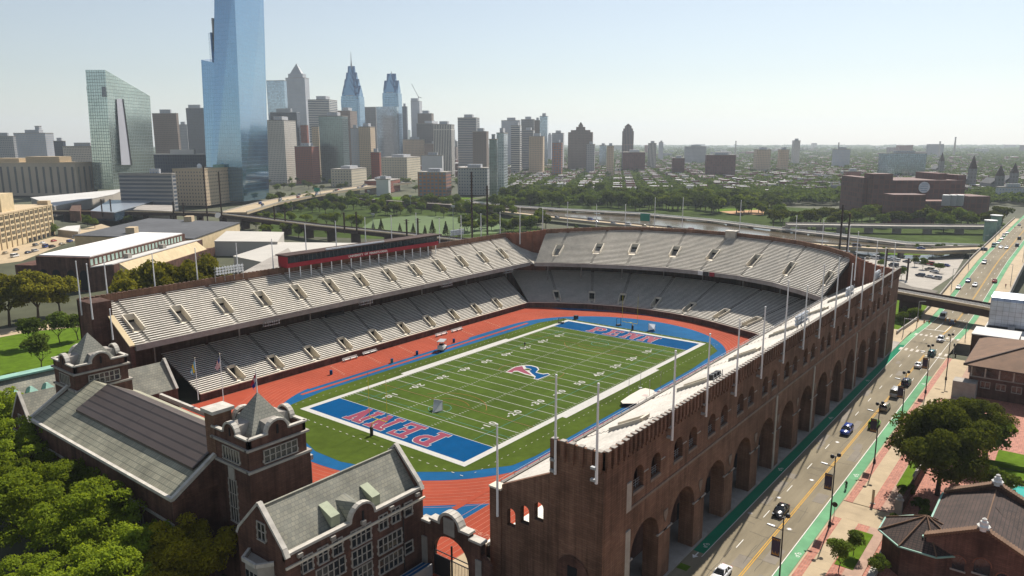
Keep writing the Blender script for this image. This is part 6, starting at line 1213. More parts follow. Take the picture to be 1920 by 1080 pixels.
for name, lab, px, pyS, pyT, D, mast, sw in (('peaked_tower', 'blue glass tower with stepped gables and needle spire', 661, 178, 124, 1950, 97, 22.5), ('peaked_tower', 'blue glass tower with stepped gables but no needle, lower of the two', 735, 172, 138, 1950, None, 19.5)):
    b = atD(px, pyS, D); t = atD(px, pyT, D).z+4; hs = b.z+4; T = thing(name, lab, 'skyscraper', (b.x, b.y, -4), A30); s = sw
    mb = MB().box(-s, s, -s, s, 0, hs-12); mb.box(-s*.82, s*.82, -s*1.04, s*1.04, 0, hs-4); mb.box(-s*1.04, s*1.04, -s*.82, s*.82, 0, hs-4.003); mb.build('shaft', PG_, T); g_ = MB(); H_ = t-hs
    for k, (f, a, b2, c2) in enumerate(((1, -12, .02, .32), (.83, .0, .22, .55), (.62, .3, .45, .78), (.40, .5, .68, 1.0)) if mast else ((.97, -12, .1, .62), (.6, .3, .5, 1.0))): crossgable(g_, s*f, hs+(a if a < 0 else H_*a), hs+H_*b2, hs+H_*c2)
    g_.build('stepped_gables', mat('gable_glass', (.14, .27, .44), .2, .08, .05, .7), T)
    if mast: MB().lathe((0, 0, hs+H_*.85), [(4, 0), (2, H_*.2), (.9, H_*.35), (.4, atD(px, mast, D).z+4-hs-H_*.85)], 8).build('spire', M['steel'], T)
    else: MB().lathe((0, 0, t-4), [(2, 0), (.5, 9)], 6).build('spire', M['steel'], T)
    MB().box(-s-.3, -s, -s*.45, s*.45, 0, hs-2).build('stone_bay', FS['pale'], T)
    if not mast: MB().box(-s-16, -s-1, -s*1.1, s*1.6, 0, hs-38).build('lower_block', FS['blueg'], T)
c_('office_tower', 'slim dark tower right behind the lower peaked glass tower', 753, 762, 764, 200, 2200, None, 'dark'); T, w, d, h = c_('unfinished_tower', 'concrete tower under construction with a crane on top', 770, 786, 791, 190, 2300, None, 'pale', 'tower', pent=.9)
cr = MB(); cr.bar((d*.7, w*.3, h), (d*.7, w*.3, h+16), 2); cr.bar((d*.7, w*.3, h+14), (d*.7-8, w*.3+18, h+52), 1.2); cr.bar((d*.7, w*.3, h+14), (d*.7+5, w*.3-8, h+12), 1.5); cr.build('crane', M['steel'], T)
for a in (('ornate_block', 'brown ornate topped block beside the unfinished tower', 783, 809, 813, 213, 2000, None, 'brown'), ('office_block', 'wide dark slab below the unfinished tower', 781, 812, 851, 232, 1700, None, 'dkst'), ('office_tower', 'tower with white vertical stripes right of the dark slab', 812, 846, 852, 234, 1450, None, 'vert'), ('apartment_tower', 'big brown grey apartment tower right of the white striped tower', 858, 893, 899, 221, 1600, None, 'gstripe'), ('apartment_tower', 'brick apartment tower with step in front of the brown grey one', 886, 912, 916, 247, 1350, None, 'brown'), ('apartment_block', 'brown block low between peaked tower and striped tower', 795, 830, 845, 270, 1600, None, 'brown'), ('apartment_block', 'low brown block left of the brown block under the peaked tower', 755, 795, 799, 262, 1700, None, 'tan'),
 ('glass_apartment_tower', 'slender white edged glass tower standing nearest on the right of the skyline', 931, 945, 952, 250, None, 372, 'glassy'), ('glass_apartment_tower', 'dark green glass part joined left of the slender white edged tower', 917, 931, 933, 262, 820, None, 'teal'), ('loft_block', 'cream loft block with bands of windows by the road bridge end', 620, 660, 687, 318, None, 350, 'cream'), ('loft_block', 'big cream loft building with tall arched windows in the mid city', 712, 764, 788, 296, None, 340, 'cream'), ('loft_block', 'narrow red block at left of the big cream loft building', 695, 711, 714, 286, 1080, None, 'red'), ('storage_block', 'windowless pale blue white block right of the big cream loft', 790, 829, 831, 292, 1150, None, 'plainw'), ('grid_block', 'red topped building with white window grid and sunlit red side', 783, 837, 846, 324, None, 368, 'redg'), ('grid_block', 'grey building with window grid left of the slender glass tower', 858, 914, 920, 316, None, 366, 'greyg'), ('brick_houses', 'red brick pitched block of small houses near the river park', 683, 727, 750, 340, None, 362, 'red'), ('loft_block', 'white block between cream loft and red house row', 705, 728, 732, 337, 950, None, 'plainw'),
 ('apartment_tower', 'pale blue grey tower at left of the right hand skyline group', 940, 974, 976, 226, 1900, None, 'pale'), ('apartment_tower', 'white balconied tower left of the twin dark slabs', 958, 975, 978, 236, 1500, None, 'stripe'), ('apartment_tower', 'dark stepped slab behind the white balconied tower', 977, 1001, 1002, 224, 2000, None, 'dkst'), ('apartment_tower', 'tall blue grey tower with higher left part in right hand group', 1012, 1026, 1027, 218, 1900, None, 'blueg'), ('apartment_tower', 'brown block leaning against the tall blue grey tower', 1002, 1012, 1013, 226, 1920, None, 'brown'), ('apartment_tower', 'grey slab in front of the dark stepped slab', 979, 1000, 1001, 245, 1600, None, 'gstripe'), ('apartment_tower', 'pale tower with rows of balconies lowest in right hand group', 992, 1018, 1021, 256, 1450, None, 'tan'), ('apartment_tower', 'domed grey tower alone right of the tall blue grey one', 1035, 1056, 1058, 250, 1700, None, 'pale'), ('apartment_tower', 'white and red striped tower front in front of the domed grey one', 1035, 1053, 1054, 268, 1400, None, 'redg'), ('apartment_block', 'tiny far block right of the domed grey tower', 1026, 1034, 1035, 253, 2600, None, 'pale'),
 ('apartment_block', 'dark blue grey low tower right of the pointed hotel', 1124, 1137, 1138, 273, 1900, None, 'blueg'), ('apartment_block', 'tan slim block right of the dark blue grey low tower', 1138, 1151, 1152, 274, 1500, None, 'tan'), ('apartment_block', 'dark narrow block right of the pointed hotel foot', 1100, 1115, 1116, 271, 1500, None, 'greyg'), ('apartment_tower', 'lone white slab with vertical lines right of the lone pointed tower', 1216, 1231, 1232, 269, 1800, None, 'vert'), ('apartment_block', 'small stepped pale tower on the horizon behind lone white slab', 1236, 1244, 1245, 267, 2600, None, 'pale'), ('apartment_block', 'broad grey block with two roof turrets amid the trees', 1285, 1323, 1324, 275, None, 310, 'greyg'), ('school_block', 'long red brick school block right of the broad grey one', 1325, 1380, 1383, 291, 1400, None, 'maroon'), ('school_block', 'low red brick block left of the broad grey one', 1262, 1284, 1285, 297, 1450, None, 'maroon'), ('apartment_tower', 'white high rise alone on the far right horizon', 1490, 1501, 1502, 264, 2200, None, 'white'), ('apartment_block', 'peach coloured block left of the white high rise', 1464, 1480, 1481, 281, 1700, None, 'tan'), ('apartment_block', 'pale brown block pair left of the peach one', 1420, 1446, 1453, 281, 1650, None, 'tan'), ('factory_block', 'long grey factory block with end tower on right horizon', 1563, 1595, 1597, 280, 2000, None, 'pale'), ('loft_block', 'long dark blue glass block in front of right horizon', 1650, 1738, 1740, 288, 1500, None, 'blueg'), ('loft_block', 'red brick terrace block behind the brown telephone building', 1587, 1612, 1620, 322, None, 347, 'red'), ('terrace_block', 'grey terrace with white gables at right edge beyond the brown building', 1872, 1925, 1930, 352, None, 377, 'pale')):
    c_(*a, **({'cat': 'building'} if a[0] not in ('office_tower', 'apartment_tower') else {'cat': 'tower'}))
# pointed hotel and lone pointed tower
def stepped(name, label, px, D, tiers, m, tipm='rust', pt=None):
    b = atD(px, 268, D); T = thing(name, label, 'tower', (b.x, b.y, -4), A30); zb = 0
    mb = MB()
    for hw, py in tiers: z = atD(px, py, D).z+4; mb.box(-hw*.6, hw*.6, -hw, hw, zb, z); zb = z
    mb.build('facade', m, T); z = atD(px, pt, D).z+4; MB().prism([(-tiers[-1][0]*.5, -tiers[-1][0]*.8), (tiers[-1][0]*.5, -tiers[-1][0]*.8), (tiers[-1][0]*.5, tiers[-1][0]*.8), (-tiers[-1][0]*.5, tiers[-1][0]*.8)], zb, z, 0, None, .12).build('roof', M[tipm], T)
k = lambda w, D: w*D/1388/2/.97
stepped('pointed_hotel', 'broad brown stepped hotel tower with central spire', 1088.5, 1700, [(k(43, 1700), 248), (k(34, 1700), 244), (k(16, 1700), 238), (k(8, 1700), 234)], FS['brown'], pt=229)
stepped('pointed_tower', 'lone dark shafted tower with tapering crown on the horizon', 1177, 1800, [(k(20, 1800), 246), (k(17, 1800), 241), (k(12, 1800), 236)], F('lone', (.23, .17, .15), (.05, .05, .06), 3.5, 60., 1.), pt=232)
c_('apartment_block', 'grey brown front block below the pointed hotel', 1065, 1100, 1101, 267, None, 303, 'gstripe', 'building'); c_('apartment_block', 'brick block stretched low right of the lone pointed tower', 1168, 1210, 1212, 286, 1600, None, 'maroon', 'building')
def church(px, pb, pt, D, l, tow=True):
    p = atD(px, pb, D); T = thing('church', l, 'church', (p.x, p.y, -4), A30); h = atD(px, pt, D).z+4
    MB().box(-4, 4, -4, 4, 0, h*.62).build('tower', FS['dkst'], T); MB().prism([(-4, -4), (4, -4), (4, 4), (-4, 4)], h*.62, h, 0, None, .03).build('spire', M['rust'], T); nv = MB().box(4, 34, -8, 8, 0, 12); nv.build('nave', FS['dkst'], T); MB().hexa([(4, -8.5, 12), (34, -8.5, 12), (34, 8.5, 12), (4, 8.5, 12), (4, -.1, 19), (34, -.1, 19), (34, .1, 19), (4, .1, 19)]).build('roof', M['greyroof'], T)
church(1824, 318, 291, 1200, 'dark spired church rising over roofs at far right'); church(1875, 330, 309, 1150, 'grey stone church tower nearest the right picture edge'); church(1902, 325, 305, 1250, 'dark square church tower at the right picture edge'); church(1766, 300, 285, 1700, 'small dark church on the horizon above the brown building')
for px, pt, l in ((1792, 258, 'tall pale chimney on the right horizon'), (1763, 266, 'thin distant stack left of the tall pale chimney'), (1573, 268, 'thin distant mast on the right horizon'), (1380, 265, 'thin distant mast right of the broad grey block')):
    p = atD(px, pt, 3500); T = thing('chimney', l, 'chimney', (p.x, p.y, -4)); MB().lathe((0, 0, 0), [(4, 0), (2.6, p.z+4)], 8).build('shaft', M['stone'], T); MB().lathe((0, 0, p.z+3), [(3, 0), (3, 3)], 8).build('cap', M['rust'], T)
# brown telephone building
TE = thing('telephone_building', 'windowless dark brown brick complex with round white emblem across the river', 'building')
def blk(pl, pr, pyt, pyb, dep, nm='wall', m='maroon', z0=GZ):
    a, b = onz(pl, pyb, z0), onz(pr, pyb, z0); d = (b-a).normalized(); n = Vector((-d.y, d.x, 0)); n = n if n.x > 0 else -n; z = atD((pl+pr)/2, pyt, ((a+b)/2-Vector((CAM[0], CAM[1], z0))).length).z
    q = [a, b, b+n*dep, a+n*dep]; MB().hexa([(p.x, p.y, z0) for p in q]+[(p.x, p.y, z) for p in q]).build(nm, FS['maroon'] if m == 'maroon' else M[m], TE); return a, b, n, z
a, b, n, z = blk(1632, 1802, 338, 400, 60); blk(1614, 1634, 333, 399, 50); blk(1632, 1668, 326, 401, 20); blk(1750, 1768, 325, 398, 40); blk(1789, 1804, 328, 399, 46); blk(1671, 1731, 365, 420, 18); blk(1728, 1752, 393, 420, 14); blk(1812, 1852, 368, 412, 30); blk(1728, 1812, 377, 406, 24)
p = a.lerp(b, (1727-1632)/170)-n*.6; o = MB().tube((0, 0, 0), tuple(n*-.5), 5.2, 5.2, 24).build('emblem', mat('emblem_white', (.62, .66, .70), .6), TE); o.location = (p.x, p.y, z-6.5)
s_ = MB()
for k2 in range(4): d = (b-a).normalized(); zz = z-9.6+k2*2.0; c = p-n*.62; s_.hexa([tuple(c+d*x-n*y+Vector((0, 0, zz-p.z+q))) for q in (0, .55) for x, y in ((-4.2+abs(k2-1.5)*.9, 0), (2.5+k2*.3, 0), (2.5+k2*.3, .2), (-4.2+abs(k2-1.5)*.9, .2))])
s_.build('emblem_stripes', mat('emblem_blue', (.20, .30, .42), .6), TE)
for k2 in range(3):
    q = onz(1775+k2*12, 372, 14); MB().box(q.x-4, q.x+4, q.y-3, q.y+3, 8, 17).build('roof_unit', M['steel'], TE)
# ================================================================ left middle distance
def quadb(name, label, cat, l, z, m='wroof', wm='tanc', base=-.3, edge=None):
    P = cw([(q.x, q.y) for q in (onz(a, b, z) for a, b in l)]); T = thing(name, label, cat); w = MB().prism(P, base, z-.5).build('wall', M[wm] if isinstance(wm, str) else wm, T); cx = sum(p[0] for p in P)/len(P); cy = sum(p[1] for p in P)/len(P)
    MB().prism([(cx+(x-cx)*1.01, cy+(y-cy)*1.01) for x, y in P], z-.5, z).build('roof', M[m], T); return T, P
A, B, C = onz(66, 478, 15), onz(166, 481, 15), onz(346, 436, 15); D_ = A+(C-B)
T = thing('sports_hall', 'long brick sports hall with stained white roofs and clerestory, beyond the plane trees', 'sports hall')
MB().prism(cw([(p.x, p.y) for p in (A, B, C, D_)]), -.3, 14.4).build('wall', M['dkbrick'], T); MB().prism(cw([(p.x, p.y) for p in (A.lerp(C, .02), B.lerp(D_, .02), C.lerp(A, .02), D_.lerp(B, .02))]), 14.4, 14.9).build('roof', mat('stained_white_roof', (.70, .68, .66), .85, .10, .05, big=.16), T)
B1, C1 = onz(213, 495, 10.5), onz(385, 446, 10.5); B0, C0 = B.copy(), C.copy()
def qd(l, nm, m): return MB().poly([tuple(q) for q in l]).build(nm, M[m], T)
e = (B1-B); e.z = 0; MB().prism(cw([(p.x, p.y) for p in (B, B+e, C+e, C)]), -.3, 10.2).build('aisle', M['dkbrick'], T); MB().prism(cw([(p.x, p.y) for p in (B+e*.03, B+e*.95, C+e*.95-(C-B)*.01, C+e*.03-(C-B)*.01)]), 10.2, 10.6).build('aisle_roof', M['wroof'], T)
f = e*1.55; MB().hexa([tuple(Vector((q.x, q.y, zz))) for q, zz in ((B+e+(C-B)*.05, 5), (B+f+(C-B)*.05, 5), (C+f-(C-B)*.08, 5), (C+e-(C-B)*.08, 5), (B+e+(C-B)*.05, 10), (B+f+(C-B)*.05, 5.3), (C+f-(C-B)*.08, 5.3), (C+e-(C-B)*.08, 10))]).build('sloping_roof', M['cream'], T)
MB().prism(cw([(p.x, p.y) for p in (B+e, B+f*1.1, C+f*1.1, C+e)]), -.3, 5.2).build('low_aisle', M['dkbrick'], T); g_ = (A-B)*.42; MB().prism(cw([(p.x, p.y) for p in (A, A+g_, A+g_+(C-B)*.7, A+(C-B)*.7)]), -.3, 10.4).build('far_aisle', M['dkbrick'], T)
qq = MB()
for k2 in range(26): s = (k2+.5)/27; p = B.lerp(C, s)+e*.012; t = (C-B).normalized()*.9; qq.poly([(p.x-t.x, p.y-t.y, 11), (p.x+t.x, p.y+t.y, 11), (p.x+t.x, p.y+t.y, 13.6), (p.x-t.x, p.y-t.y, 13.6)])
qq.build('clerestory', mat('pale_copper', (.34, .44, .38), .7, .2, .6), T)
for k2, (u, zt) in enumerate(((.12, 11), (.36, 12), (.64, 12), (.88, 11))):
    p = A.lerp(B, u); t = (B-A).normalized()*2; n_ = Vector((t.y, -t.x, 0))*.06; n_ = n_ if n_.x < 0 else -n_
    aw = MB(); pts = [(-1, .5)]+[(math.cos(math.pi-math.pi*i/8), 7+2*math.sin(math.pi-math.pi*i/8)) for i in range(9)]+[(1, .5)]; aw.poly([(p.x+t.x*a+n_.x, p.y+t.y*a+n_.y, z) for a, z in pts]); aw.build('arched_window', M['dark'], T)
for u, v in ((.25, .3), (.62, .62)): p = B.lerp(C, u)+e*.45; MB().obox((p.x, p.y, 10.6), 2.6, 2.2, 2, .5).build('roof_unit', M['stone'], T)
T, P = quadb('ice_rink', 'wide low dark roofed hall with tan fascia and white satellite dish', 'hall', [(139, 441), (280, 409), (449, 417), (362, 447)], 9, 'greyroof', 'cream')
q = onz(410, 410, 9); dm = MB().lathe((0, 0, 0), [(.1, 0), (1.2, .25), (2.1, .9), (2.2, 1.0)], 14).build('dish', M['white'], T); dm.location = (q.x, q.y, 11); dm.rotation_euler = (R(60), 0, R(-60)); MB().lathe((q.x, q.y, 9), [(.2, 0), (.2, 2)], 6).build('dish_mast', M['steel'], T)
for px, py in ((248, 437), (355, 415)): q = onz(px, py, 9); MB().obox((q.x, q.y, 9), 7, 5, 3.6, .8).build('roof_unit', M['tanc'], T)
quadb('membrane_hall', 'white membrane roofed hall beside the dark rink roof', 'hall', [(402, 452), (425, 433), (532, 435), (520, 453)], 8, 'membrane', 'membrane'); quadb('membrane_hall', 'big pale flat roofed hall right behind the press box', 'hall', [(438, 480), (520, 454), (700, 456), (560, 505)], 6.5, 'membrane', 'membrane'); quadb('grey_roof_hall', 'pale grey sloping roof at left of the press box', 'hall', [(452, 512), (540, 465), (566, 500), (520, 525)], 7.2, 'conc', 'conc')
quadb('train_shed', 'long white roofed train shed below the sloped glass tower', 'station', [(58, 370), (236, 354), (212, 364), (102, 386)], 9, 'wroof', 'stone'); quadb('glass_pavilion', 'low blue glazed station building with slanting roof', 'building', [(170, 395), (205, 375), (296, 374), (215, 398)], 7, 'silver', M['glassb']); quadb('brick_shed', 'small red brick block beside the blue glazed building', 'building', [(130, 395), (136, 382), (152, 382), (150, 396)], 8, 'brick', 'brick')
quadb('low_shop', 'low stone block by the elevated railway near the bridge', 'building', [(250, 393), (262, 384), (325, 385), (322, 396)], 6, 'conc', 'stone'); quadb('small_pavilion', 'small pale pavilion beside the street at left', 'building', [(108, 430), (125, 424), (150, 422), (146, 434)], 4, 'wroof', 'stone')
# yellow brick building
C = Vector((49, 443)); u = Vector((-52, -58)).normalized(); n = Vector((u.y, -u.x)); n = n if n.x > 0 else -n; L = 150
T = thing('yellow_building', 'tan brick building with rows of windows at the left edge', 'building', (C.x, C.y, -.3), math.atan2(u.y, u.x)); sg_ = -1 if (Vector((-math.sin(T.rotation_euler.z), math.cos(T.rotation_euler.z))).dot(n) > 0) else 1
sy = sg_; yy = lambda a, b: (min(sy*a, sy*b), max(sy*a, sy*b))
MB().box(0, L, *yy(0, 45), 0, 20.5).build('wall', M['cream'], T); MB().box(-.3, L, *yy(-.3, 45), 20.5, 21.3).build('parapet', M['tanc'], T); MB().box(46, 62, *yy(3, 18), 20.5, 32).build('tower', M['cream'], T); MB().box(2, 7, *yy(-.4, 6), 20.5, 24).build('corner_turret', M['tanc'], T)
ww_ = MB(); w2 = MB()
WCm = MB().box(-1.9, 1.9, -.06, .06, 0, 2.1).mesh('window', M['glass']); mul = MB()
for x in (-.65, .65): mul.box(x-.12, x+.12, -.12, .12, 0, 2.1)
mul = mul.mesh('mullion', M['cream'])
for i in range(15):
    for j in range(5): o = inst('window', WCm, T, (5+i*6.6, 0, 4.2+j*3.3)); inst('mullion', mul, o)
for i in range(16): MB().box(1.3+i*6.6, 2.1+i*6.6, *yy(-.45, 0), 0, 20.5).build('pilaster', M['tanc'], T)
for i in range(6): MB().box(3+i*6.6, 7+i*6.6, *yy(-.1, .0), .2, 2.8).build('shop_window', M['dark'], T)
# ================================================================ masts
for px, pb, pt, l in ((389, 410, 312, 'tall dark rail mast in front of the tan warehouse'), (416, 408, 322, 'dark rail mast at right of the tan warehouse corner'), (192, 402, 373, 'dark rail mast below the train shed'), (209, 402, 373, 'second dark rail mast below the train shed'), (326, 404, 378, 'short dark rail mast left of the warehouse'), (345, 404, 380, 'short dark rail mast near the stone block'), (515, 413, 386, 'dark rail mast left in the park willows'), (535, 416, 388, 'dark rail mast amid the park willows'), (646, 432, 398, 'dark rail mast left of the round willow'), (669, 434, 397, 'dark rail mast right of the round willow'), (763, 446, 411, 'dark rail mast left above the press box'), (784, 446, 409, 'dark rail mast right above the press box'), (885.5, 452, 322, 'very tall dark rail mast before the city, left of two'), (914, 452, 348, 'very tall dark rail mast before the city, right of two'), (1573, 480, 383, 'rust dark tall mast behind the east rim, left of two'), (1587, 482, 400, 'rust dark tall mast behind the east rim, right of two'), (1700, 525, 484, 'dark rail mast in the rail yard below the car park'), (1660, 505, 466, 'dark rail mast at the stadium corner by the car park')):
    p = onz(px, pb, 4.6) if px < 1650 else onz(px, pb, GZ); t = atD(px, pt, (Vector((p.x, p.y))-Vector(CAM[:2])).length); T = thing('rail_mast', l, 'mast', p, 0, 'dark railway masts'); h = t.z-p.z
    MB().bar((0, 0, -2), (0, 0, h), .75).build('post', M['rust'], T); mb = MB()
    for z in (.8, .93): mb.bar((-1.6, .8, h*z), (1.6, -.8, h*z), .2)
    mb.build('cross_arm', M['rust'], T)
for px, pb, pt, l in ((700, 432, 400, 'floodlight pole behind the sports field, left'), (850, 440, 385, 'grey floodlight pole right of the sports field'), (692, 385, 357, 'pale light pole above the rail embankment'), (770, 395, 366, 'pale light pole in the park centre')):
    p = onz(px, pb, GZ); t = atD(px, pt, (Vector((p.x, p.y))-Vector(CAM[:2])).length); T = thing('light_pole', l, 'light pole', p); MB().lathe((0, 0, 0), [(.25, 0), (.15, t.z-p.z)], 6).build('post', M['steel'], T); MB().box(-.3, .3, -1.8, 1.8, t.z-p.z-1.5, t.z-p.z).build('lamp_head', M['steel'], T)
T = thing('road_sign', 'green road sign above the riverside highway', 'sign', onz(1209, 427, -1)); MB().box(-.1, .1, -4, 4, 5, 10.5).build('panel', mat('sign_green', (.01, .22, .15), .6), T); MB().box(-.2, .2, -4.2, -3.8, 0, 10).build('post', M['steel'], T)
T = thing('road_sign', 'green road sign over the pale city bridge', 'sign', onz(595, 366, 6)); MB().box(-.1, .1, -5, 5, 4, 8).build('panel', MATS['sign_green'], T); MB().box(-.2, .2, -5.2, -4.8, 0, 8).build('post', M['steel'], T)
# ================================================================ parked and distant cars
CN = ['white', 'silver', 'black', 'grey', 'navy', 'red', 'white', 'blue', 'silver', 'tan']
def cars(l, z, yaw, where, grp, jit=.15):
    for i, (px, py) in enumerate(l):
        c = CN[(i*7+len(l)+i//3) % len(CN)]; k2 = ('sedan', 'suv', 'sedan', 'van')[(i*5+1) % 4 if i % 6 else 1]; p = onz(px, py, z); car(k2, c, (p.x, p.y, z), yaw+rnd.uniform(-jit, jit), '%s %s %s' % (c, dict(sedan='sedan', suv='high car', van='van')[k2], where), False, grp)
cars([(1440+a/4, 400+b/4+1) for a, b in ((690, 345), (735, 338), (800, 338), (845, 343), (885, 347), (920, 352), (960, 355), (1040, 363), (1125, 373), (1165, 378), (1205, 383), (1245, 388), (1285, 390), (1330, 393), (940, 395), (1010, 408), (1210, 423), (1245, 438), (1140, 468), (1210, 478), (1265, 488), (640, 303))], GZ+.12, 1.3, 'parked in the car park behind the stadium', 'cars in the car park')
a_, b_ = Vector(hw[3]), Vector(hw[5])
HP = []
for s in (.02, .1, .16, .23, .27, .33, .36, .4, .43, .46, .5, .54, .6, .66, .78, .9): t = s*(len(hw)-1); i = min(int(t), len(hw)-2); p = Vector(hw[i]).lerp(Vector(hw[i+1]), t-i); d = (Vector(hw[i+1])-Vector(hw[i])).normalized(); nn = Vector((-d.y, d.x)); HP.append((p+nn*rnd.choice((-4.5, -1.5, 2, 5)), math.atan2(d.y, d.x)))
for i, (p, yw) in enumerate(HP): c = CN[(i*3+2) % 10]; car(('sedan', 'suv', 'van')[i % 3], c, (p.x, p.y, -.97), yw, '%s %s on the riverside highway' % (c, ('sedan', 'high car', 'van')[i % 3]), False, 'cars on the riverside highway')
for i in range(30):
    t = (.6+i*.145)*1.0; j = min(int(t), len(cbp)-2); p = Vector(cbp[j]).lerp(Vector(cbp[j+1]), t-j); d = (Vector(cbp[j+1])-Vector(cbp[j])).normalized(); nn = Vector((-d.y, d.x)); c = CN[(i*3+1) % 10]; p = p+nn*(-7, -3, 3, 7)[i % 4]
    car(('sedan', 'suv', 'van')[i % 3], c, (p.x, p.y, 6.02), math.atan2(d.y, d.x), '%s %s on the crowded city bridge' % (c, ('sedan', 'high car', 'van')[i % 3]), False, 'cars on the city bridge')
cars([(67, 461), (80, 457), (86, 464), (101, 453), (98, 464), (116, 459), (131, 454), (53, 475), (66, 472), (10, 476), (28, 482), (30, 470), (140, 447)], -.22, .75, 'parked on the street before the tan building', 'cars on the street at far left')
cars([(1650+k2*13, 478+k2*2.0) for k2 in range(0)], GZ, 0, 'x', 'x')
# ================================================================ houses across the river
HM = {}
HW_ = [('brick red', (.22, .085, .06)), ('dark brick', (.13, .06, .05)), ('pale stucco', (.5, .47, .42)), ('tan brick', (.33, .25, .17)), ('grey', (.27, .27, .28))]; HRf = [('white', (.66, .65, .63)), ('silver grey', (.42, .42, .43)), ('dark', (.08, .08, .085))]
hms = [[mat('house_wall_%d' % i, c, .85, .12, .3) for i, (_, c) in enumerate(HW_)], [mat('house_roof_%d' % i, c, .8, .1, .3) for i, (_, c) in enumerate(HRf)]]
wnm = [F('house_%d' % i, c, (.04, .04, .045), 2.6, 3.0, 1.5) for i, (_, c) in enumerate(HW_)]
houses = []; C2 = Vector(CAM[:2])
EX = [(Vector(onz(1730, 400, GZ)[:2]), 120), (Vector(onz(1302, 310, -4)[:2]), 40)]
for bi in range(-80, 60):
    for ai in range(20, 460):
        a = ai*8.0; b = bi*24.+(6 if bi % 2 else 0)
        if rnd.random() < (.46 if a < 1500 else .6) or (ai % 16) in (0, 1): continue
        p = C2+dE*a+dN*b
        x, y, z = proj((p.x, p.y, GZ))
        if not (945 < x < 2200 and z > 0): continue
        lim = 393-max(0, (x-960))*.0 if x < 1500 else 393+(x-1500)*.03
        if not (289 < y < min(lim, 392 if x < 1600 else 380)): continue
        if any((p-c).length < r for c, r in EX): continue
        if y > 366: continue
        houses.append((z, p, 7.6+rnd.random()*.4, 11+rnd.random()*3, 6.5+rnd.random()*4.5, rnd.randrange(5) if rnd.random() < .55 else rnd.choice((0, 0, 1)), rnd.choice((0, 1, 1, 2, 2))))
houses.sort(key=lambda h: h[0])
def house_mb(mb, w, d, h, wi, ri, o=(0, 0, 0), ca=1, sa=0):
    def q(x, y, z): return (o[0]+ca*x-sa*y, o[1]+sa*x+ca*y, o[2]+z)
    def bx(x0, x1, y0, y1, z0, z1, m, t): mb.hexa([q(x0, y0, z0), q(x1, y0, z0), q(x1, y1, z0), q(x0, y1, z0), q(x0, y0, z1), q(x1, y0, z1), q(x1, y1, z1), q(x0, y1, z1)], m, t)
    bx(-w/2, w/2, -d/2, d/2, 0, h, wi, ri); bx(-w/2, -w/2+1.2, -d/2+2, -d/2+3, h, h+1.3, wi, wi)
def near_word(x, y):
    if y > 352: return 'close behind the river trees' if x < 1300 else 'near the elevated road'
    if x < 1150: return 'below the pointed hotel' if y < 330 else 'in the streets left of the grey block'
    if x < 1400: return 'around the broad grey block' if y < 330 else 'in the middle of the far bank quarter'
    if x < 1600: return 'left of the brown telephone building'
    return 'beyond the brown telephone building'
for i, (z, p, w, d, h, wi, ri) in enumerate(houses[:300]):
    key = (wi, ri, int(h))
    if key not in HM: m_ = MB(); house_mb(m_, 7.8, 12.5, int(h)+.6, 0, 1); HM[key] = m_.mesh('row_house', [wnm[wi], hms[1][ri]])
    x, y, _ = proj((p.x, p.y, GZ))
    tag(inst('row_house', HM[key], None, (p.x, p.y, GZ), A30), '%s row house with %s flat roof %s' % (HW_[wi][0], HRf[ri][0], near_word(x, y)), 'house', 'row houses across the river')
m_ = MB(); ca, sa = math.cos(A30), math.sin(A30)
for z, p, w, d, h, wi, ri in houses[300:9000]: house_mb(m_, w, d, h, wi, 5+ri, (p.x, p.y, GZ), ca, sa)
m_.build('distant_houses', hms[0]+hms[1], None, label='countless small flat roofed houses stretching to the horizon', cat='houses', group=None, kind='stuff')
fb = MB(); FL = ['white', 'brown', 'pale', 'greyg', 'tan', 'red', 'blueg', 'stripe', 'dkst', 'teal', 'gstripe', 'vert']
for k2 in range(120):
    px, D = rnd.uniform(520, 1030), rnd.uniform(2150, 3300); hh = rnd.uniform(40, 80) if k2 % 3 else rnd.uniform(80, 130)
    if px > 860: hh *= .75
    p = atD(px, 300, D); q = Vector((p.x, p.y))-C2; x, y = q.dot(dE), q.dot(dN); w, d = rnd.uniform(16, 34), rnd.uniform(16, 40); fb.box(x, x+d, y, y+w, 0, hh, k2 % 12); fb.box(x+d*.3, x+d*.7, y+w*.3, y+w*.7, hh, hh+rnd.uniform(3, 7), 2)
o = fb.build('distant_towers', [FS[k2] for k2 in FL], None, label='crowd of middle height towers packed between and behind the landmark skyscrapers', cat='towers', kind='stuff'); o.location = (C2.x, C2.y, -4); o.rotation_euler = (0, 0, A30)
m_ = MB()                                                    # mid-rise filling between the towers and far out
for k2 in range(520):
    if k2 < 200: px, D = rnd.uniform(510, 960), rnd.uniform(1500, 2700); hh = rnd.uniform(9, 20)
    elif k2 < 260: px, D = rnd.uniform(-30, 380), rnd.uniform(1300, 3000); hh = rnd.uniform(10, 28)
    else: px, D = rnd.uniform(940, 2300), rnd.uniform(2600, 8500); hh = rnd.uniform(8, 26) if rnd.random() < .9 else rnd.uniform(26, 60)
    p = atD(px, 300, D); s = 1+max(0, D-2600)/4000; house_mb(m_, rnd.uniform(14, 40)*s, rnd.uniform(14, 50)*s, hh, rnd.randrange(5), 5+rnd.randrange(3), (p.x, p.y, GZ), ca, sa)
m_.build('distant_blocks', hms[0]+hms[1], None, label='jumble of low and middle height blocks filling the city between the towers', cat='buildings', kind='stuff')
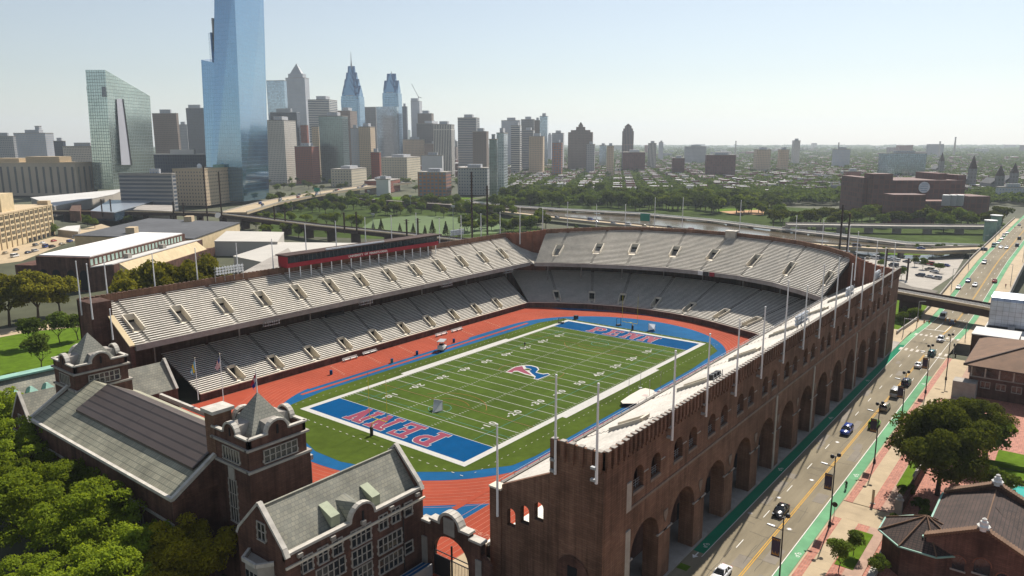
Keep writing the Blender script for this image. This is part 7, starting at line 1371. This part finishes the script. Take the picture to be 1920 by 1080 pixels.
# ================================================================ trees
def crown(seed, rx, ry, rz, zc, n, leaf, K=12, lr=.42, fuzz=0, cone=False):
    g = np.random.default_rng(seed)
    if cone:
        t = g.random(n)**.8; ang = g.random(n)*6.283; rr = rx*(1-t)*(.55+.5*g.random(n)); P = np.stack([rr*np.cos(ang), rr*np.sin(ang), zc+rz*t], 1); O = np.stack([np.cos(ang), np.sin(ang), .4+0*ang], 1)
    else:
        d = g.normal(size=(K, 3)); d /= np.linalg.norm(d, axis=1)[:, None]; d[:, 2] = d[:, 2]*.9+.12; c = d*np.array((rx, ry, rz))*(1-lr*.85)*(g.random((K, 1))**.35); r = lr*min(rx, ry, rz)*(.75+.5*g.random(K)); c[0] = 0; r[0] = .5*min(rx, rz)
        k = g.choice(K, n, p=r**2/np.sum(r**2)); O = g.normal(size=(n, 3)); O /= np.linalg.norm(O, axis=1)[:, None]; O[:, 2] = np.where(O[:, 2] < -.3, -O[:, 2], O[:, 2]); P = c[k]+O*(r[k]*(1.3*g.random(n)**.45 if fuzz else .62+.45*g.random(n)**.6))[:, None]*np.array((1.12, 1.12, .9)); P[:, 2] += zc
    N = O+g.normal(size=(n, 3))*.75+np.array((0, 0, .35)); N /= np.linalg.norm(N, axis=1)[:, None]
    A = np.cross(N, g.normal(size=(n, 3))); A /= np.linalg.norm(A, axis=1)[:, None]; B = np.cross(N, A); s = leaf*(.55+.9*g.random(n))[:, None]
    A = A*s*.5; B = B*s*.36; V = np.stack([P-A-B*.4, P+A*.1-B, P+A+B*.3, P-A*.1+B], 1).reshape(-1, 3)
    return V
def quads_mesh(name, V, mats):
    n = len(V)//4; me = bpy.data.meshes.new(name); me.vertices.add(len(V)); me.vertices.foreach_set('co', V.astype(np.float32).ravel()); me.loops.add(len(V)); me.loops.foreach_set('vertex_index', np.arange(len(V), dtype=np.int32)); me.polygons.add(n); me.polygons.foreach_set('loop_start', np.arange(0, len(V), 4, dtype=np.int32)); me.update(calc_edges=True)
    for m in mats: me.materials.append(m)
    return me
def trunk_mesh(h, r, spread, seed):
    q = random.Random(seed); mb = MB(); top = Vector((q.uniform(-.3, .3), q.uniform(-.3, .3), h)); mb.tube((0, 0, -.3), top, r, r*.6, 8)
    for k in range(6):
        a = k*1.047+q.uniform(-.3, .3); e = Vector((math.cos(a)*spread*q.uniform(.5, .9), math.sin(a)*spread*q.uniform(.5, .9), h+spread*q.uniform(.35, .9))); m = top.lerp(e, .45)+Vector((0, 0, spread*.08)); mb.tube(top-Vector((0, 0, .3)), m, r*.45, r*.28, 6); mb.tube(m, e, r*.28, r*.06, 6)
    return mb.mesh('trunk', M['bark'])
TK = {}
def proto(k, name, lm, rx, ry, rz, zc, n, leaf, K, lr, th, tr, nvar, cone=False, fuzz=0):
    TK[k] = (name, [(quads_mesh('crown', crown(97*i+len(k)*13+ord(k[0]), rx, ry, rz, zc, n, leaf, K, lr, fuzz, cone), [LEAF[lm]]), trunk_mesh(th, tr, rx*.85 if not cone else .3, i)) for i in range(nvar)])
proto('locust', 'locust_tree', 0, 7.4, 7.4, 5.2, 8.4, 21000, .33, 85, .17, 4.5, .28, 3, fuzz=1)
proto('olive', 'broadleaf_tree', 1, 8.0, 8.0, 5.6, 7.2, 34000, .33, 70, .2, 3.5, .35, 1, fuzz=1)
proto('big', 'broadleaf_tree', 2, 11.6, 10.2, 7.8, 8.8, 42000, .44, 42, .25, 5, .5, 1, fuzz=1)
proto('plane', 'plane_tree', 4, 6.4, 6.4, 5.4, 7.4, 7500, .6, 40, .24, 4, .35, 2, fuzz=1)
proto('young', 'young_tree', 3, 3.3, 3.3, 3.3, 4.6, 2600, .42, 10, .42, 2, .14, 2)
proto('bush', 'bush', 3, 2.2, 2.2, 1.7, 1.7, 2200, .30, 9, .45, .6, .12, 1)
proto('mid', 'broadleaf_tree', 3, 5, 5, 4.8, 6.0, 1500, .85, 18, .34, 3, .3, 3)
proto('belt', 'riverbank_tree', 5, 5.2, 5.2, 4.6, 5.4, 1300, .95, 16, .36, 3, .3, 3)
proto('midd', 'broadleaf_tree', 2, 5.4, 5.4, 4.4, 6, 1200, 1.0, 11, .42, 3, .3, 2)
proto('willow', 'willow_tree', 6, 5.6, 5.6, 4.8, 5.6, 1500, .9, 12, .40, 2.5, .3, 2)
proto('conifer', 'conifer_tree', 2, 2.9, 2.9, 9.5, .8, 1100, .75, 1, 1, 1.2, .18, 1, True)
tn = [0]
def tree(k, p, sc, label, grp=None, cat='tree'):
    name, var = TK[k]; cm, tm = var[tn[0] % len(var)]; tn[0] += 1; rz = tn[0]*2.399; s = sc if hasattr(sc, '__len__') else (sc, sc, sc)
    T = thing(name, label, cat, p, rz % 6.283, grp); T.scale = s; inst('trunk', tm, T); inst('crown', cm, T); return T
GR = 'yellow green locust trees of the grove below the gymnasium hall'
for px, py, s, l in ((40, 850, 1.15, 'feathery yellow green tree at left picture edge below the copper dormers'), (140, 850, 1.0, 'feathery yellow green tree against the hall eave coping'), (225, 905, .95, 'feathery tree leaning over the hall eave in mid grove'), (60, 955, 1.15, 'feathery tree at left edge in mid grove'), (165, 985, 1.1, 'feathery tree in the middle of the grove'), (290, 930, .62, 'small bright feathery tree touching the hall eave near its corner'), (255, 1010, .9, 'feathery tree right behind the olive crowned tree'), (45, 1085, .85, 'feathery tree in the lower left corner with dark gap above'), (200, 930, .85, 'feathery tree between the hall eave and the olive crowned tree'), (110, 905, 1.0, 'feathery tree in the left part of the grove, second row'), (-20, 900, 1.0, 'feathery tree cut by the left picture edge in mid grove'), (300, 985, .75, 'feathery tree peeping over the olive crown from behind'), (170, 1095, 1.0, 'feathery tree at bottom edge of the grove'), (10, 775, 1.05, 'feathery tree nearest the slate roof with copper ridge'), (95, 805, .6, 'small feathery tree at the gabled hall corner')):
    p = onz(px, py, 9); tree('locust', (p.x, p.y, -.3), (s, s, s), l, GR)
p = onz(336, 1050, 6.5); tree('olive', (p.x, p.y, -.3), (1.0, 1.0, .98), 'dense olive yellow tree in front of the brick hall at bottom of picture')
p = onz(1752, 925, 0); tree('big', (p.x-.5, p.y-.5, 0), (.95, .95, 1.0), 'huge dark leaved tree beside the street pavement at right')
for px, py, k, s, l in ((1815, 815, 'big', .72, 'dark round tree just behind the huge street tree'), (1850, 830, 'mid', .9, 'mid green tree before the brick front of hipped roof building'), (1812, 745, 'midd', .55, 'small dark dense tree at the hipped roof building corner'), (1868, 905, 'young', 1.0, 'yellowish small tree at the right foot of the huge tree')):
    p = onz(px, py+40, 0); tree(k, (p.x, p.y, 0), s, l)
for px, py, s, l in ((1572, 1068, .62, 'small bushy tree on the pavement planter at bottom'), (1645, 1085, .55, 'bright green shrub by the turret wall at bottom'), (1600, 1040, .5, 'small dark tree beside the planter lawn')):
    p = onz(px, py, .2); tree('young', (p.x, p.y, .15), s, l)
for px, py, l in ((1683, 985, 'dark shrub beside the stone garden pillar'), (1725, 955, 'dark shrub under the huge tree'), (1738, 975, 'low shrub by the museum roof edge'), (1790, 905, 'shrub at right under the huge tree'), (1700, 930, 'shrub behind the garden balusters')):
    p = onz(px, py, .3); tree('bush', (p.x, p.y, 0), .8, l, 'shrubs of the museum garden', 'shrub')
for px, py, k, s, l in ((18, 612, 'plane', 1.45, 'olive plane tree at left edge behind the lawn'), (72, 605, 'plane', 1.45, 'olive plane tree beside the brick end wall'), (114, 592, 'plane', 1.2, 'olive plane tree right above the young lawn trees'), (60, 652, 'young', 1.45, 'young dark tree on the lawn, leftmost of three'), (113, 644, 'young', 1.3, 'young dark tree on the lawn, middle of three'), (147, 638, 'young', 1.35, 'young dark tree on the lawn next to the brick wall'), (78, 694, 'young', 1.35, 'bushy round tree low on the lawn by the copper ridge'), (-10, 600, 'plane', 1.4, 'olive plane tree cut by the left picture edge')):
    p = onz(px, py, -.3); tree(k, (p.x, p.y, -.3), (s, s, s*(.75 if py == 690 else 1)), l)
for px, l in ((258, 'plane tree behind the north stand, leftmost of the row'), (300, 'plane tree behind the north stand, second from the left'), (340, 'plane tree behind the north stand, second from the right'), (380, 'plane tree behind the north stand, nearest the floodlight rack')):
    p = ony(px, 500, 118); tree('plane', (p.x, 118, -.3), (1.5, 1.5, 1.95), l, 'plane trees behind the north stand')
p = ony(445, 500, 100); tree('young', (p.x, 100, -.3), 1, 'small tree between sports hall and pale hall')
def ztree(k, px, py, s, label, grp): p = gpt(px, py); return tree(k, (p.x, p.y, p.z), s, label, grp)
for px, py, s in ((485, 415, .9), (500, 414, .9), (520, 417, 1), (547, 418, 1.05), (575, 420, 1), (590, 432, .9), (612, 424, 1.25), (628, 424, 1.2), (660, 426, 1.25), (672, 428, 1.1), (540, 443, 1.2), (560, 446, 1.1), (500, 442, 1.0), (620, 448, .9), (480, 430, .8)): ztree('willow', px, py, s, 'light green willow beside the elevated railway' if px > 575 else 'bright light green tree left along the elevated railway', 'light green trees along the elevated railway')
for px, py, s in ((715, 436, 1.0), (750, 437, .7), (775, 438, .75), (797, 441, .7), (811, 440, 1.05), (836, 442, 1.0), (862, 444, .6), (700, 431, .6)): ztree('conifer', px, py, s, 'dark conical tree in front of the sports field' if s > .9 else 'small dark conical tree in front of the sports field', 'conical trees by the sports field')
PK = 'trees in the park beyond the railway'
for i in range(104):
    px = 505+i*4.45+rnd.uniform(-4, 4); py = 396-(3 if px < 640 else 0)+(px-700)*.018+rnd.uniform(-14, 10)
    ztree(('mid', 'midd', 'willow', 'mid')[i % 4], px, py, rnd.uniform(.85, 1.4), '%s tree among the park rows %s' % (('green', 'dark green', 'yellow green', 'green')[i % 4], 'left of the sports field' if px < 690 else ('behind the sports field' if px < 880 else 'right of the tall masts')), PK)
for i in range(30): px = 870+i*5.2+rnd.uniform(-3, 3); ztree(('mid', 'willow', 'midd')[i % 3], px, 425+rnd.uniform(-7, 12), rnd.uniform(.8, 1.25), '%s tree right behind the stadium corner wall' % ('green', 'yellow green', 'dark green')[i % 3], 'trees behind the stadium corner')
for i in range(16): px = 1085+i*22+rnd.uniform(-8, 8); ztree('bush', px, 426+(px-1060)*.075+4, rnd.uniform(1.2, 2), 'low bush on the near river bank', 'bushes on the near river bank')
BG = 'trees along the far river bank'
for i in range(125):
    px = 950+i*4.1+rnd.uniform(-5, 5); py = 377+(px-960)*.042+rnd.uniform(-18, 9)
    ztree(('belt', 'belt', 'belt', 'willow', 'belt')[i % 5], px, py, rnd.uniform(1.15, 1.9), '%s tree in the belt %s' % (('green', 'dark', 'green', 'yellowish', 'dark')[i % 5], 'behind the boardwalk' if py > 378 else 'between boardwalk and houses'), BG)
for i in range(46): px = 1450+i*9.4+rnd.uniform(-6, 6); py = (416 if i % 2 else 425)+rnd.uniform(-8, 6)+(8 if px > 1740 else 0); ztree(('midd', 'mid', 'midd')[i % 3], px, py, rnd.uniform(1.1, 1.7), '%s tree in front of the brown telephone building' % ('dark', 'green', 'dark')[i % 3], 'trees before the telephone building')
for px, py in ((1652, 505), (1730, 505), (1760, 512), (1690, 524), (1715, 500)): ztree('young', px, py, .8, 'small brownish tree in the car park', 'small trees of the car park')
for px, py in ((1690, 620), (1700, 600), (1715, 612)): ztree('young', px, py, .9, 'small tree on the lawn below the rail bridge', 'small trees below the rail bridge')
for i in range(16): px = 1500+i*24+rnd.uniform(-8, 8); ztree('bush', px, 473+rnd.uniform(-3, 6), 1.6, 'bush along the bank between highway and car park', 'bushes above the car park')
for i in range(34): px = 505+i*13+rnd.uniform(-5, 5); p = onz(px, 356+rnd.uniform(-12, 6), GZ); tree(('midd', 'mid')[i % 2], (p.x, p.y, GZ), rnd.uniform(.8, 1.3), '%s street tree at the feet of the city blocks' % ('dark', 'green')[i % 2], 'street trees below the skyline')
for px, py in ((155, 420), (165, 425), (178, 428), (195, 415), (215, 412), (63, 448), (70, 446), (100, 442), (240, 420)): ztree('mid', px, py, .8, 'tree by the street before the elevated railway at left', 'trees by the far left street')
# far woods and street trees as one mass
g = np.random.default_rng(3); base = [crown(500+i, 5, 5, 4, 4.5, 46, 2.4, 7, .45) for i in range(6)]; parts = []
for k2 in range(13500):
    px = g.uniform(930, 2250) if k2 < 12600 else g.uniform(-30, 960); t = g.random()**1.25; py = 284+t*(386-284) if k2 < 12600 else 290+t*55
    p = onz(px, py, GZ); D = (Vector((p.x, p.y))-C2).length; s = g.uniform(.8, 1.7)*(1+max(0, D-1500)/2600)
    V = base[k2 % 6]*np.array((s, s, s*.9))+np.array((p.x, p.y, GZ)); parts.append(V)
for k2 in range(1500):
    D = g.uniform(3500, 11000); px = g.uniform(-300, 2300); v, _ = hdir(px, 268); q = C2+v.normalized()*D; s = 2.5+D/1600; parts.append(base[k2 % 6]*np.array((s*2.2, s*2.2, s*.45))+np.array((q.x, q.y, GZ)))
o = inst('distant_trees', quads_mesh('distant_trees', np.concatenate(parts), [leafmat('leaf_far', (.088, .130, .024), .3, .4, 0)])); tag(o, 'far mass of street trees and woods spreading over the city to the horizon', 'trees', None, 'stuff')
# ================================================================ haze
hz = MB().box(-2500, 13500, -9000, 13000, -7, 420).build('haze', bpy.data.materials.new('haze'))
hz['kind'] = 'stuff'; hz['label'] = 'thin pale summer haze over the whole city'; hz['category'] = 'haze'
hm = hz.data.materials[0]; hm.use_nodes = True; nt = hm.node_tree; nt.nodes.remove(nt.nodes['Principled BSDF']); vo = nt.nodes.new('ShaderNodeVolumePrincipled'); vo.inputs['Color'].default_value = (.81, .905, 1, 1); vo.inputs['Density'].default_value = .82e-4; vo.inputs['Anisotropy'].default_value = .25; nt.links.new(vo.outputs[0], nt.nodes['Material Output'].inputs['Volume'])
hm.cycles.homogeneous_volume = True if hasattr(hm.cycles, 'homogeneous_volume') else None
